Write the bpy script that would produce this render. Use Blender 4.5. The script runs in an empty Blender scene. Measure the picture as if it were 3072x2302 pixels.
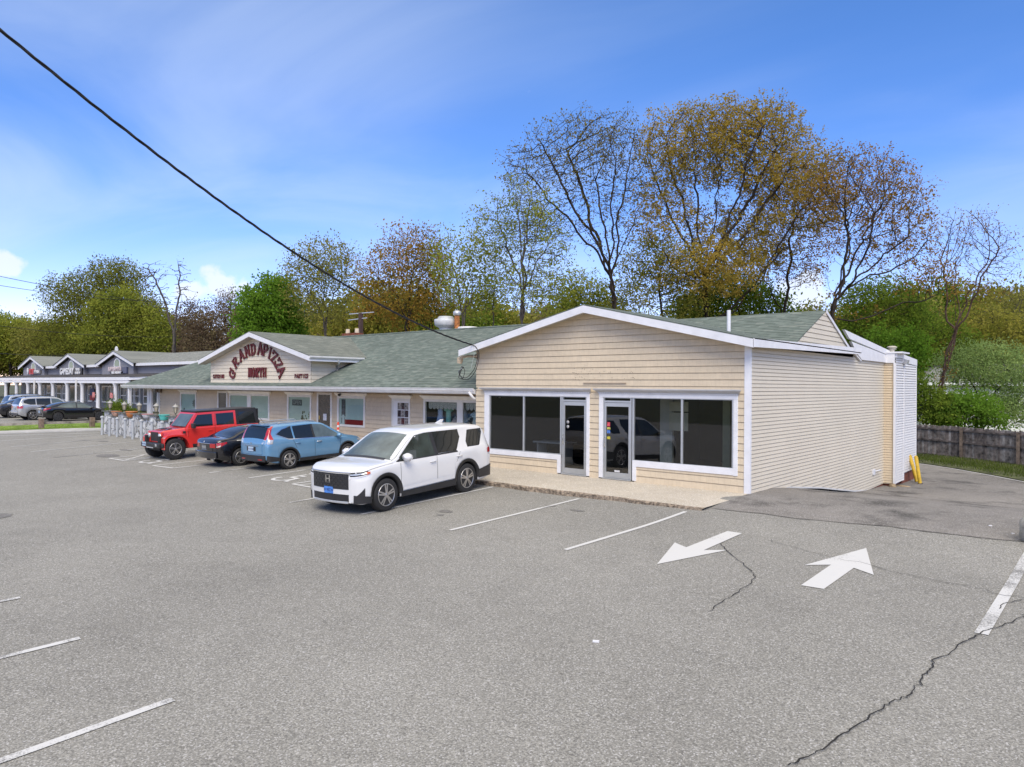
import bpy, bmesh, math, random
import numpy as np
from mathutils import Vector, Matrix, Euler
PI = math.pi
SC = bpy.context.scene
COL = SC.collection
random.seed(7)
R = math.radians

# ------------------------------------------------------------------ terrain
def sm(t):
    t = min(1.0, max(0.0, t))
    return t * t * (3 - 2 * t)

def G(x, y):
    """height of the ground; z = 0 is the top of the shop's concrete walk"""
    yy = max(y, -45.0)
    z = .035 * (yy + 1.8) - .10 if yy < -1.8 else -.10
    z += sm((x + 4) / 4.0) * sm((y + 5) / 4) * .10
    k = max(0, y - .8)
    drop = 1.2 * (1 - math.exp(-(k / 6.6) ** 1.8))
    w = sm((x + 1) / 1.0)
    w = max(w, sm((y - 13.2) / 1.5) * sm((x + 48) / 20))
    return z - w * drop

# ------------------------------------------------------------------ tagging
def tag(o, label=None, cat=None, group=None, kind=None):
    if label: o['label'] = label
    if cat: o['category'] = cat
    if group: o['group'] = group
    if kind: o['kind'] = kind
    return o

ROOT = {}
def thing(name, label, cat, loc=(0, 0, 0), rz=0, group=None, local=False, rot=None):
    o = bpy.data.objects.new(name, None)
    COL.objects.link(o)
    o.empty_display_size = .2
    o.location = loc
    if rot is not None: o.rotation_euler = rot
    else: o.rotation_euler = (0, 0, rz)
    if not local: ROOT[o] = Vector(loc)
    return tag(o, label, cat, group)

def copy_tree(o, parent=None):
    c = o.copy()
    COL.objects.link(c)
    if parent is not None: c.parent = parent
    for ch in list(o.children):
        copy_tree(ch, c)
    return c

# ------------------------------------------------------------------ mesh builder
class MB:
    def __init__(self): self.v = []; self.f = []; self.m = []; self.s = []
    def add(self, vs, fs, mi=0, smooth=False):
        b = len(self.v)
        self.v += [tuple(p) for p in vs]
        for f in fs:
            self.f.append(tuple(i + b for i in f)); self.m.append(mi); self.s.append(smooth)
        return self
    def poly(self, pts, mi=0): return self.add(pts, [range(len(pts))], mi)
    def box(self, x0, x1, y0, y1, z0, z1, mi=0):
        vs = [(x, y, z) for z in (z0, z1) for x, y in ((x0, y0), (x1, y0), (x1, y1), (x0, y1))]
        return self.add(vs, [(3, 2, 1, 0), (4, 5, 6, 7), (0, 1, 5, 4), (1, 2, 6, 5), (2, 3, 7, 6), (3, 0, 4, 7)], mi)
    def boxn(self, x0, x1, y0, y1, z0, z1, n=12, mi=0):
        ys = [y0 + (y1 - y0) * i / n for i in range(n + 1)]
        return self.grid([[(x0, y, z0), (x1, y, z0), (x1, y, z1), (x0, y, z1)] for y in ys], mi, False, True).poly([(x0, y0, z0), (x0, y0, z1), (x1, y0, z1), (x1, y0, z0)], mi).poly([(x0, y1, z0), (x1, y1, z0), (x1, y1, z1), (x0, y1, z1)], mi)
    def obox(self, c, s, M=None, mi=0):
        M = M or Matrix.Identity(3)
        c = Vector(c)
        vs = [c + M @ Vector((s[0] * x / 2, s[1] * y / 2, s[2] * z / 2)) for z in (-1, 1) for x, y in ((-1, -1), (1, -1), (1, 1), (-1, 1))]
        return self.add(vs, [(3, 2, 1, 0), (4, 5, 6, 7), (0, 1, 5, 4), (1, 2, 6, 5), (2, 3, 7, 6), (3, 0, 4, 7)], mi)
    def prism(self, pts, d, mi=0):
        """closed polygon pts (3D) pushed along vector d"""
        n = len(pts); d = Vector(d)
        a = [Vector(p) for p in pts]; b = [p + d for p in a]
        return self.add(a + b, [tuple(range(n))[::-1], tuple(range(n, 2 * n))] + [(i, (i + 1) % n, (i + 1) % n + n, i + n) for i in range(n)], mi)
    def beam(self, p, q, w, h, mi=0, up=(0, 0, 1)):
        p = Vector(p); q = Vector(q); d = (q - p).normalized()
        s = d.cross(Vector(up)).normalized(); u = s.cross(d)
        vs = [c + s * (w / 2 * a) + u * (h / 2 * b) for c in (p, q) for a, b in ((-1, -1), (1, -1), (1, 1), (-1, 1))]
        return self.add(vs, [(0, 1, 2, 3), (7, 6, 5, 4), (0, 4, 5, 1), (1, 5, 6, 2), (2, 6, 7, 3), (3, 7, 4, 0)], mi)
    def tube(self, pts, rad, n=8, mi=0, cap=True):
        pts = [Vector(p) for p in pts]
        rs = rad if hasattr(rad, '__len__') else [rad] * len(pts)
        vs = []; ref = None
        for i, p in enumerate(pts):
            t = (pts[min(i + 1, len(pts) - 1)] - pts[max(i - 1, 0)]).normalized()
            if ref is None: ref = Vector((0, 0, 1)) if abs(t.z) < .9 else Vector((1, 0, 0))
            a = t.cross(ref)
            if a.length < 1e-4: a = t.cross(Vector((.3, 1, .2)))
            a.normalize(); b = t.cross(a); ref = -b.cross(t).cross(t) if False else ref
            for k in range(n):
                w = 2 * PI * k / n
                vs.append(p + (a * math.cos(w) + b * math.sin(w)) * rs[i])
        fs = [(i * n + k, i * n + (k + 1) % n, (i + 1) * n + (k + 1) % n, (i + 1) * n + k) for i in range(len(pts) - 1) for k in range(n)]
        self.add(vs, fs, mi, True)
        if cap:
            self.add(vs[:n], [tuple(range(n))[::-1]], mi); self.add(vs[-n:], [tuple(range(n))], mi)
        return self
    def lathe(self, prof, n=16, c=(0, 0, 0), axis='z', mi=0, smooth=True, sx=1, sy=1):
        vs = []
        for r, h in prof:
            for k in range(n):
                w = 2 * PI * k / n
                a, b = r * math.cos(w) * sx, r * math.sin(w) * sy
                vs.append({'z': (c[0] + a, c[1] + b, c[2] + h), 'y': (c[0] + a, c[1] + h, c[2] + b), 'x': (c[0] + h, c[1] + a, c[2] + b)}[axis])
        fs = [(i * n + k, i * n + (k + 1) % n, (i + 1) * n + (k + 1) % n, (i + 1) * n + k) for i in range(len(prof) - 1) for k in range(n)]
        self.add(vs, fs, mi, smooth)
        if prof[0][0] > 1e-4: self.add(vs[:n], [tuple(range(n))[::-1]], mi)
        if prof[-1][0] > 1e-4: self.add(vs[-n:], [tuple(range(n))], mi)
        return self
    def grid(self, rows, mi=0, smooth=True, closed=False):
        nr = len(rows); nc = len(rows[0])
        vs = [p for r in rows for p in r]
        fs = [(i * nc + j, i * nc + (j + 1) % nc, (i + 1) * nc + (j + 1) % nc, (i + 1) * nc + j) for i in range(nr - 1) for j in range(nc if closed else nc - 1)]
        return self.add(vs, fs, mi, smooth)
    def build(self, name, mat, parent=None, loc=None, bevel=0, fixn=False, sub=0):
        me = bpy.data.meshes.new(name)
        off = Vector((0, 0, 0))
        if loc is not None: off = Vector(loc)
        elif parent is not None:
            p = parent
            while p.parent is not None: p = p.parent
            off = ROOT.get(p, off)
        me.from_pydata([tuple(Vector(p) - off) for p in self.v], [], self.f)
        for m in (mat if isinstance(mat, (list, tuple)) else [mat]): me.materials.append(m)
        me.polygons.foreach_set('material_index', self.m)
        me.polygons.foreach_set('use_smooth', self.s)
        if fixn or bevel:
            bm = bmesh.new(); bm.from_mesh(me)
            bmesh.ops.recalc_face_normals(bm, faces=bm.faces)
            bm.to_mesh(me); bm.free()
        me.update()
        o = bpy.data.objects.new(name, me)
        COL.objects.link(o)
        if loc is not None: o.location = loc
        if parent is not None: o.parent = parent
        if bevel:
            b = o.modifiers.new('bevel', 'BEVEL'); b.width = bevel; b.segments = 2; b.limit_method = 'ANGLE'; b.angle_limit = R(40)
        if sub:
            b = o.modifiers.new('sub', 'SUBSURF'); b.levels = b.render_levels = sub
        return o

def struct(name, mb, mat, **k):
    o = mb.build(name, mat, **k); o['kind'] = 'structure'; return o

# ------------------------------------------------------------------ materials
def nodes(name):
    m = bpy.data.materials.new(name); m.use_nodes = True
    nt = m.node_tree
    for n in list(nt.nodes): nt.nodes.remove(n)
    out = nt.nodes.new('ShaderNodeOutputMaterial')
    return m, nt, out

def N(nt, typ, **kw):
    n = nt.nodes.new('ShaderNode' + typ)
    for k, v in kw.items():
        if k in n.inputs: n.inputs[k].default_value = v
        else: setattr(n, k, v)
    return n

def L(nt, a, ai, b, bi): nt.links.new(a.outputs[ai], b.inputs[bi])

def ramp(nt, stops, interp='LINEAR'):
    r = nt.nodes.new('ShaderNodeValToRGB'); r.color_ramp.interpolation = interp
    el = r.color_ramp.elements
    while len(el) < len(stops): el.new(.5)
    for e, (p, c) in zip(el, stops):
        e.position = p; e.color = c if len(c) == 4 else (*c, 1)
    return r

def simple(name, col, rough=.6, metal=0, spec=.5, coat=0, vary=.08, scale=3.0, bump=0, bscale=60., emit=None):
    """principled colour broken by soft noise so that no surface is uniform"""
    m, nt, out = nodes(name)
    p = N(nt, 'BsdfPrincipled', Roughness=rough, Metallic=metal)
    p.inputs['Specular IOR Level'].default_value = spec
    p.inputs['Coat Weight'].default_value = coat
    p.inputs['Coat Roughness'].default_value = .03
    tc = N(nt, 'TexCoord')
    if vary:
        n1 = N(nt, 'TexNoise', Scale=scale, Detail=6.0, Roughness=.6)
        L(nt, tc, 'Object', n1, 'Vector')
        a = tuple(max(0, c * (1 - vary * 1.6)) for c in col); b = tuple(min(1, c * (1 + vary * 1.2)) for c in col)
        r = ramp(nt, [(.3, a), (.7, b)])
        L(nt, n1, 'Fac', r, 'Fac'); L(nt, r, 'Color', p, 'Base Color')
    else: p.inputs['Base Color'].default_value = (*col, 1)
    if bump:
        n2 = N(nt, 'TexNoise', Scale=bscale, Detail=4.0)
        L(nt, tc, 'Object', n2, 'Vector')
        b = N(nt, 'Bump', Strength=bump, Distance=.02)
        L(nt, n2, 'Fac', b, 'Height'); L(nt, b, 'Normal', p, 'Normal')
    if emit:
        p.inputs['Emission Color'].default_value = (*emit[0], 1); p.inputs['Emission Strength'].default_value = emit[1]
    L(nt, p, 0, out, 0)
    return m

def asphalt(name, base, grain=.5, stain=.25, tint=(1.04, 1.0, .95), patch=0):
    m, nt, out = nodes(name)
    p = N(nt, 'BsdfPrincipled', Roughness=.88)
    p.inputs['Specular IOR Level'].default_value = .25
    g = N(nt, 'NewGeometry')
    def nz(sc, det, rough=.6, off=0):
        n = N(nt, 'TexNoise', Scale=sc, Detail=det, Roughness=rough)
        if off:
            v = N(nt, 'VectorMath', operation='ADD'); v.inputs[1].default_value = (off, off * 2, 0)
            L(nt, g, 'Position', v, 0); L(nt, v, 0, n, 'Vector')
        else: L(nt, g, 'Position', n, 'Vector')
        return n
    fine = nz(42., 2., .8); mid = nz(2.2, 6.); big = nz(.25, 5., .55, 13.); vor = N(nt, 'TexVoronoi', Scale=70.)
    L(nt, g, 'Position', vor, 'Vector')
    def mp(n, a, b, c, d, i=0):
        r = N(nt, 'MapRange'); r.inputs[1].default_value = a; r.inputs[2].default_value = b; r.inputs[3].default_value = c; r.inputs[4].default_value = d
        L(nt, n, i, r, 0); return r
    f1 = mp(fine, .3, .7, 1 - grain, 1 + grain); f2 = mp(mid, .25, .75, 1 - stain * .55, 1 + stain * .45); f3 = mp(big, .3, .7, 1 - stain, 1 + stain * .6)
    sepv = N(nt, 'SeparateColor'); L(nt, vor, 'Color', sepv, 0)
    f4 = mp(sepv, .0, 1., 1 - grain * .55, 1 + grain * .6)
    # pale chippings
    chip = mp(sepv, .90, .95, 0, .62, 1)
    mu = None
    for f in (f2, f3, f4):
        q = N(nt, 'Math', operation='MULTIPLY'); L(nt, mu or f1, 0, q, 0); L(nt, f, 0, q, 1); mu = q
    if patch:
        pn = nz(.55, 5., .62, 41.); pp = mp(pn, .52, .66, 1., 1 - patch)
        q = N(nt, 'Math', operation='MULTIPLY'); L(nt, mu, 0, q, 0); L(nt, pp, 0, q, 1); mu = q
    c = N(nt, 'VectorMath', operation='SCALE'); c.inputs[0].default_value = tuple(base * t for t in tint); L(nt, mu, 0, c, 'Scale')
    mx = N(nt, 'Mix', data_type='RGBA'); mx.inputs[7].default_value = (base * 2.3, base * 2.25, base * 2.2, 1)
    L(nt, chip, 0, mx, 0); L(nt, c, 0, mx, 6); L(nt, mx, 2, p, 'Base Color')
    b = N(nt, 'Bump', Strength=.55, Distance=.012)
    L(nt, fine, 'Fac', b, 'Height'); L(nt, b, 'Normal', p, 'Normal')
    L(nt, p, 0, out, 0)
    return m

def shingle(name, c1, c2, c3, along='x', slope=1.0, sc=1.0):
    """roof shingles: level courses with broken dark butt lines, tabs of three tones, soft weathering"""
    m, nt, out = nodes(name)
    p = N(nt, 'BsdfPrincipled', Roughness=.92); p.inputs['Specular IOR Level'].default_value = .2
    g = N(nt, 'NewGeometry'); s = N(nt, 'SeparateXYZ'); L(nt, g, 'Position', s, 0)
    def M(op, a, b=None, c=None):
        n = N(nt, 'Math', operation=op)
        for i, v in enumerate((a, b, c)):
            if v is None: continue
            if isinstance(v, (int, float)): n.inputs[i].default_value = v
            else: nt.links.new(v, n.inputs[i])
        return n.outputs[0]
    hx = s.outputs[0 if along == 'x' else 1]
    wob = N(nt, 'TexNoise', Scale=3., Detail=2.); L(nt, g, 'Position', wob, 'Vector')
    v = M('ADD', M('MULTIPLY', s.outputs[2], slope / .15), M('MULTIPLY', wob.outputs[0], .22))
    row = M('FLOOR', v); fr = M('FRACT', v)
    def vec(x, y):
        c = N(nt, 'CombineXYZ'); nt.links.new(x, c.inputs[0]); nt.links.new(y, c.inputs[1]); return c.outputs[0]
    tab = N(nt, 'TexWhiteNoise', noise_dimensions='2D'); nt.links.new(vec(M('FLOOR', M('MULTIPLY_ADD', row, .37, M('MULTIPLY', hx, 3.4))), row), tab.inputs['Vector'])
    dash = N(nt, 'TexNoise', Scale=1.0, Detail=2.); nt.links.new(vec(M('MULTIPLY', hx, 2.6), M('MULTIPLY', row, 3.7)), dash.inputs['Vector'])
    r = ramp(nt, [(.0, c1), (.75, c2), (1., c3)]); L(nt, tab, 0, r, 0)
    ed = N(nt, 'MapRange'); ed.inputs[1].default_value = .22; ed.inputs[2].default_value = .46; ed.inputs[3].default_value = 1; ed.inputs[4].default_value = 0; nt.links.new(fr, ed.inputs[0])
    da = N(nt, 'MapRange'); da.inputs[1].default_value = .36; da.inputs[2].default_value = .56; da.inputs[3].default_value = .25; da.inputs[4].default_value = 1.0; L(nt, dash, 0, da, 0)
    k = M('MULTIPLY', ed.outputs[0], da.outputs[0])
    mo = N(nt, 'Mix', data_type='RGBA'); mo.inputs[7].default_value = tuple(q * .40 for q in c1[:3]) + (1,)
    nt.links.new(k, mo.inputs[0]); L(nt, r, 0, mo, 6)
    n2 = N(nt, 'TexNoise', Scale=.5, Detail=5.); L(nt, g, 'Position', n2, 'Vector')
    w = N(nt, 'MapRange'); w.inputs[1].default_value = .3; w.inputs[2].default_value = .7; w.inputs[3].default_value = .78; w.inputs[4].default_value = .92; L(nt, n2, 0, w, 0)
    fin = N(nt, 'VectorMath', operation='SCALE'); L(nt, mo, 2, fin, 0); L(nt, w, 0, fin, 'Scale')
    L(nt, fin, 0, p, 'Base Color'); L(nt, p, 0, out, 0)
    return m

def siding(name, col, shake=True, dirt=.10):
    """paint of a lapped board: vertical shake joints and faint grime, real laps are modelled"""
    m, nt, out = nodes(name)
    p = N(nt, 'BsdfPrincipled', Roughness=.55); p.inputs['Specular IOR Level'].default_value = .35
    g = N(nt, 'NewGeometry')
    n1 = N(nt, 'TexNoise', Scale=.7, Detail=6.); L(nt, g, 'Position', n1, 'Vector')
    n2 = N(nt, 'TexNoise', Scale=7., Detail=4.); L(nt, g, 'Position', n2, 'Vector')
    ad = N(nt, 'Math', operation='ADD'); L(nt, n1, 0, ad, 0); L(nt, n2, 0, ad, 1)
    r = ramp(nt, [(.35, tuple(c * (1 - dirt) for c in col)), (.65, tuple(min(1, c * (1 + dirt * .4)) for c in col))])
    h = N(nt, 'Math', operation='MULTIPLY'); h.inputs[1].default_value = .5; L(nt, ad, 0, h, 0); L(nt, h, 0, r, 0)
    last = (r, 0)
    if shake:
        s = N(nt, 'SeparateXYZ'); L(nt, g, 'Position', s, 0)
        cx = N(nt, 'CombineXYZ'); hx = N(nt, 'Math', operation='ADD'); L(nt, s, 0, hx, 0); L(nt, s, 1, hx, 1)
        L(nt, hx, 0, cx, 0); L(nt, s, 2, cx, 1)
        br = N(nt, 'TexBrick', Scale=1.0); br.offset_frequency = 2; br.squash = .7; br.squash_frequency = 3
        br.inputs['Color1'].default_value = (.93, .93, .93, 1); br.inputs['Color2'].default_value = (1.03, 1.02, 1.01, 1); br.inputs['Mortar'].default_value = (.74, .71, .66, 1)
        br.inputs['Mortar Size'].default_value = .004; br.inputs['Brick Width'].default_value = .17; br.inputs['Row Height'].default_value = .184
        L(nt, cx, 0, br, 'Vector')
        mm = N(nt, 'Mix', data_type='RGBA', blend_type='MULTIPLY'); mm.inputs[0].default_value = .5
        L(nt, r, 0, mm, 6); L(nt, br, 'Color', mm, 7); last = (mm, 2)
    L(nt, last[0], last[1], p, 'Base Color')
    n3 = N(nt, 'TexNoise', Scale=1.6, Detail=2.); L(nt, g, 'Position', n3, 'Vector')
    b = N(nt, 'Bump', Strength=.25, Distance=.02); L(nt, n3, 0, b, 'Height'); L(nt, b, 'Normal', p, 'Normal')
    L(nt, p, 0, out, 0)
    return m

def glass(name, tint=(.85, .9, .9), refl=1.0):
    m, nt, out = nodes(name)
    tr = N(nt, 'BsdfTransparent'); tr.inputs[0].default_value = (*tint, 1)
    gl = N(nt, 'BsdfGlossy', Roughness=.015); gl.inputs[0].default_value = (1, 1, 1, 1)
    g = N(nt, 'NewGeometry')
    dt_ = N(nt, 'VectorMath', operation='DOT_PRODUCT'); L(nt, g, 'Normal', dt_, 0); L(nt, g, 'Incoming', dt_, 1)
    ab = N(nt, 'Math', operation='ABSOLUTE'); L(nt, dt_, 'Value', ab, 0)
    om = N(nt, 'Math', operation='SUBTRACT'); om.inputs[0].default_value = 1.0; L(nt, ab, 0, om, 1)
    pw = N(nt, 'Math', operation='POWER'); pw.inputs[1].default_value = 5.0; L(nt, om, 0, pw, 0)
    k = N(nt, 'Math', operation='MULTIPLY_ADD'); k.inputs[1].default_value = .9; k.inputs[2].default_value = .042 * refl; k.use_clamp = True; L(nt, pw, 0, k, 0)
    n = N(nt, 'TexNoise', Scale=.6, Detail=1.); L(nt, g, 'Position', n, 'Vector')
    b = N(nt, 'Bump', Strength=.02, Distance=.05); L(nt, n, 0, b, 'Height'); L(nt, b, 'Normal', gl, 'Normal')
    mx = N(nt, 'MixShader'); L(nt, k, 0, mx, 0); L(nt, tr, 0, mx, 1); L(nt, gl, 0, mx, 2); L(nt, mx, 0, out, 0)
    return m

def leafmat(name, cols, trans=.45):
    m, nt, out = nodes(name)
    g = N(nt, 'NewGeometry')
    n = N(nt, 'TexNoise', Scale=.35, Detail=3.); L(nt, g, 'Position', n, 'Vector')
    a = N(nt, 'Math', operation='MULTIPLY_ADD'); a.inputs[1].default_value = .55; L(nt, g, 'Random Per Island', a, 0)
    h = N(nt, 'Math', operation='MULTIPLY_ADD'); h.inputs[1].default_value = 1.3; h.inputs[2].default_value = -.42; L(nt, n, 0, h, 0); L(nt, h, 0, a, 2)
    r = ramp(nt, [(i / (len(cols) - 1), c) for i, c in enumerate(cols)]); L(nt, a, 0, r, 0)
    d = N(nt, 'BsdfDiffuse', Roughness=.6); L(nt, r, 0, d, 0)
    t = N(nt, 'BsdfTranslucent'); L(nt, r, 0, t, 0)
    mx = N(nt, 'MixShader'); mx.inputs[0].default_value = trans; L(nt, d, 0, mx, 1); L(nt, t, 0, mx, 2); L(nt, mx, 0, out, 0)
    return m

def barkmat(name, a, b):
    m, nt, out = nodes(name)
    p = N(nt, 'BsdfPrincipled', Roughness=.95); p.inputs['Specular IOR Level'].default_value = .1
    g = N(nt, 'NewGeometry'); n = N(nt, 'TexNoise', Scale=5., Detail=6.); L(nt, g, 'Position', n, 'Vector')
    r = ramp(nt, [(.3, a), (.7, b)]); L(nt, n, 0, r, 0); L(nt, r, 0, p, 'Base Color'); L(nt, p, 0, out, 0)
    return m

def carpaint(name, col, metal=0., rough=.28):
    m = simple(name, col, rough=rough, metal=metal, coat=1.0, vary=.03, scale=1.2)
    return m
# ------------------------------------------------------------------ palette
WHITE = simple('white_trim', (.74, .74, .76), .45, vary=.05)
WHITE2 = simple('white_gutter', (.70, .69, .67), .4, vary=.07)
SOFFIT = simple('soffit', (.50, .47, .42), .7)
BROWN = simple('brown_soffit', (.16, .10, .06), .7)
SHAKE = siding('beige_shake', (.65, .545, .395), True)
LAP = siding('ivory_vinyl_lap', (.65, .585, .47), False, .07)
LAPW = siding('pale_vinyl_lap', (.72, .70, .67), False, .07)
GLAP = siding('beige_wall_board', (.60, .50, .37), True)
DORM = siding('dormer_board', (.70, .62, .49), False, .06)
GREYLAP = siding('grey_vinyl_lap', (.25, .245, .265), False, .08)
ROOFX = shingle('green_shingle', (.150, .185, .160), (.19, .228, .20), (.235, .265, .232), 'x', 2.4)
ROOFY = shingle('green_shingle_gable', (.140, .172, .150), (.18, .215, .19), (.22, .248, .218), 'y', 4.6)
ROOFD = shingle('weathered_shingle', (.19, .21, .18), (.24, .255, .22), (.285, .295, .255), 'y', 4.6)
ROOFG = shingle('grey_shingle', (.25, .262, .238), (.30, .31, .28), (.34, .345, .315), 'x', 2.4)
ROOFM = simple('dark_membrane', (.055, .05, .048), .9, vary=.2, scale=.8)
GLASS = glass('shop_glass', (.62, .66, .66), 1.8); GLASS2 = glass('window_glass', (.82, .88, .86), 1.3)
ALU = simple('aluminium_frame', (.52, .54, .55), .35, .6, vary=.05)
BLACK = simple('black_rubber', (.018, .018, .019), .75, vary=.2)
BLACKP = simple('black_plastic', (.022, .022, .024), .45, vary=.15)
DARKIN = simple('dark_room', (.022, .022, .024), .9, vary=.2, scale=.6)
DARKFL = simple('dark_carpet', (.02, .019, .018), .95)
CONC = asphalt('tan_concrete', .47, .10, .17, (1.10, .98, .80))
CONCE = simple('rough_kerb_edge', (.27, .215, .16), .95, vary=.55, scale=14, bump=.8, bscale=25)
LOT = asphalt('lot_asphalt', .236, .42, .11, (1.035, 1.0, .905), patch=.08)
DRIVE = asphalt('driveway_asphalt', .215, .32, .22, (1.07, 1.0, .92), patch=.6)
PATCH = asphalt('asphalt_patch', .17, .3, .3)
CRACK = simple('crack_dirt', (.022, .02, .018), 1., vary=.3)
RUST = simple('rust_pipe', (.42, .16, .05), .9, vary=.5, scale=9)
GALV = simple('galvanised', (.55, .56, .57), .4, .5, vary=.1)
RED = simple('sign_maroon', (.115, .008, .010), .5, vary=.12)
CHROME = simple('chrome', (.75, .75, .76), .12, 1., vary=.02)
ALLOY = simple('alloy_rim', (.52, .51, .50), .3, .85, vary=.05)
ALLOYD = simple('dark_rim', (.05, .05, .052), .4, .3)
CARGLASS = simple('car_glass', (.012, .016, .018), .03, 0, .7, vary=0)
CARGLASS3 = simple('car_glass_mid', (.035, .048, .044), .03, 0, .8, vary=.3, scale=2.)
CORN = simple('cornice_grey', (.47, .47, .48), .5, vary=.1)
CARGLASS2 = simple('car_glass_clear', (.10, .13, .13), .03, 0, .8, vary=.25, scale=2.)
LAMPR = simple('tail_red', (.42, .01, .012), .12, coat=1, vary=.1, scale=8)
LAMPW = simple('lamp_clear', (.55, .56, .56), .1, .3, coat=1, vary=.15, scale=12)
AMBER = simple('amber_lens', (.55, .10, .02), .2, coat=1)
PLATE = simple('plate_blue', (.07, .22, .62), .4, vary=.25, scale=6)
PLATEW = simple('plate_pale', (.45, .56, .68), .4)
INK = simple('plate_ink', (.02, .04, .16), .5)
STONE = None
WOODG = simple('grey_wood', (.17, .145, .125), .9, vary=.4, scale=2.5, bump=.3, bscale=20)
WOODB = simple('brown_post', (.22, .155, .12), .9, vary=.35, scale=5, bump=.3)
YEL = simple('bollard_yellow', (.62, .40, .03), .55, vary=.2, scale=6)
ORANGE = simple('delineator_orange', (.75, .07, .025), .45)
PBOLL = simple('bollard_grey_paint', (.40, .42, .44), .55, vary=.12, scale=5)
IRON = simple('black_iron', (.03, .03, .03), .5)
TERRA = simple('terracotta', (.42, .16, .065), .8, vary=.15)
TURQ = simple('turquoise_plastic', (.10, .50, .44), .4)
POTW = simple('white_ceramic', (.60, .60, .62), .3, vary=.2, scale=9)
BRICK = simple('red_brick', (.20, .065, .04), .9, vary=.3, scale=8)
SOIL = simple('soil', (.05, .035, .022), 1.)
LANT = simple('lantern_glass', (.46, .42, .32), .25, coat=.6)
LANTF = simple('lantern_metal', (.13, .12, .10), .45, .3)
GRASS = leafmat('grass_blades', [(.15, .23, .03), (.24, .36, .045), (.33, .42, .07)], .3)
TURF = simple('turf', (.19, .28, .045), 1., vary=.4, scale=1.4, bump=.6, bscale=30)
DIRTG = simple('verge_earth', (.075, .085, .03), 1., vary=.5, scale=1.8, bump=.6, bscale=25)
EARTH = simple('earth_under_trees', (.07, .075, .032), 1., vary=.4, scale=.8)
BLIND = simple('pale_blind', (.50, .58, .50), .7, vary=.10, scale=.9)
BLIND2 = simple('pale_blue_blind', (.46, .57, .55), .7, vary=.08, scale=.9)

def paintmat(name, worn):
    m, nt, out = nodes(name)
    p = N(nt, 'BsdfPrincipled', Roughness=.7); g = N(nt, 'NewGeometry')
    n = N(nt, 'TexNoise', Scale=38., Detail=4., Roughness=.75); L(nt, g, 'Position', n, 'Vector')
    n2 = N(nt, 'TexNoise', Scale=1.3, Detail=4.); L(nt, g, 'Position', n2, 'Vector')
    a = N(nt, 'Math', operation='ADD'); L(nt, n, 0, a, 0); L(nt, n2, 0, a, 1)
    h = N(nt, 'Math', operation='MULTIPLY'); h.inputs[1].default_value = .5; L(nt, a, 0, h, 0)
    r = ramp(nt, [(worn - .05, (.21, .205, .195)), (worn + .04, (.58, .575, .56))]); L(nt, h, 0, r, 0)
    L(nt, r, 0, p, 'Base Color'); L(nt, p, 0, out, 0)
    return m
PAINT = paintmat('road_paint', .39); PAINTW = paintmat('worn_road_paint', .485)

# ------------------------------------------------------------------ camera
cam = bpy.data.cameras.new('camera'); co = bpy.data.objects.new('camera', cam); COL.objects.link(co)
r0 = Vector((.7607, .6491, 0)).normalized(); f0 = Vector((-r0.y, r0.x, 0)); zz = Vector((0, 0, 1))
pt, ph = R(.159), R(.367)
fw = f0 * math.cos(pt) + zz * math.sin(pt); u0 = zz * math.cos(pt) - f0 * math.sin(pt)
rr = r0 * math.cos(ph) + u0 * math.sin(ph); uu = u0 * math.cos(ph) - r0 * math.sin(ph)
co.matrix_world = Matrix(((rr.x, uu.x, -fw.x, 7.39), (rr.y, uu.y, -fw.y, -18.10), (rr.z, uu.z, -fw.z, 2.75), (0, 0, 0, 1)))
cam.sensor_width = 36; cam.lens = 36 * 2164 / 3072; cam.clip_end = 3000
SC.camera = co
def at_depth(u, v, Y):
    """world point seen at photo pixel (u, v) of the 3072-wide photo, Y metres ahead (used for the trees and wires)"""
    return Vector((7.39, -18.10, 2.75)) + (fw + rr * ((u - 1536) / 2164) - uu * ((v - 1151) / 2164)) * Y

# ------------------------------------------------------------------ light
SUN_EL, SUN_AZ = R(46), R(44)      # azimuth measured from -y (the street side) towards +x when positive
sd = Vector((math.sin(SUN_AZ) * math.cos(SUN_EL), -math.cos(SUN_AZ) * math.cos(SUN_EL), math.sin(SUN_EL)))
sun = bpy.data.lights.new('sun', 'SUN'); so = bpy.data.objects.new('sun', sun); COL.objects.link(so)
sun.energy = 2.5; sun.angle = R(36); sun.color = (1.0, .92, .80)
so.rotation_euler = sd.to_track_quat('Z', 'Y').to_euler(); so.location = (0, 0, 60)
W = bpy.data.worlds.new('World'); SC.world = W; W.use_nodes = True
nt = W.node_tree
for n in list(nt.nodes): nt.nodes.remove(n)
wo = nt.nodes.new('ShaderNodeOutputWorld'); bg = N(nt, 'Background', Strength=.145); L(nt, bg, 0, wo, 0)
sky = N(nt, 'TexSky'); sky.sky_type = 'NISHITA'; sky.sun_disc = False
sky.sun_elevation = SUN_EL; sky.sun_rotation = math.atan2(sd.x, sd.y)
sky.air_density = 1.0; sky.dust_density = .3; sky.ozone_density = 2.4; sky.altitude = 100
tc = N(nt, 'TexCoord'); sp = N(nt, 'SeparateXYZ'); L(nt, tc, 'Generated', sp, 0)
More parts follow.
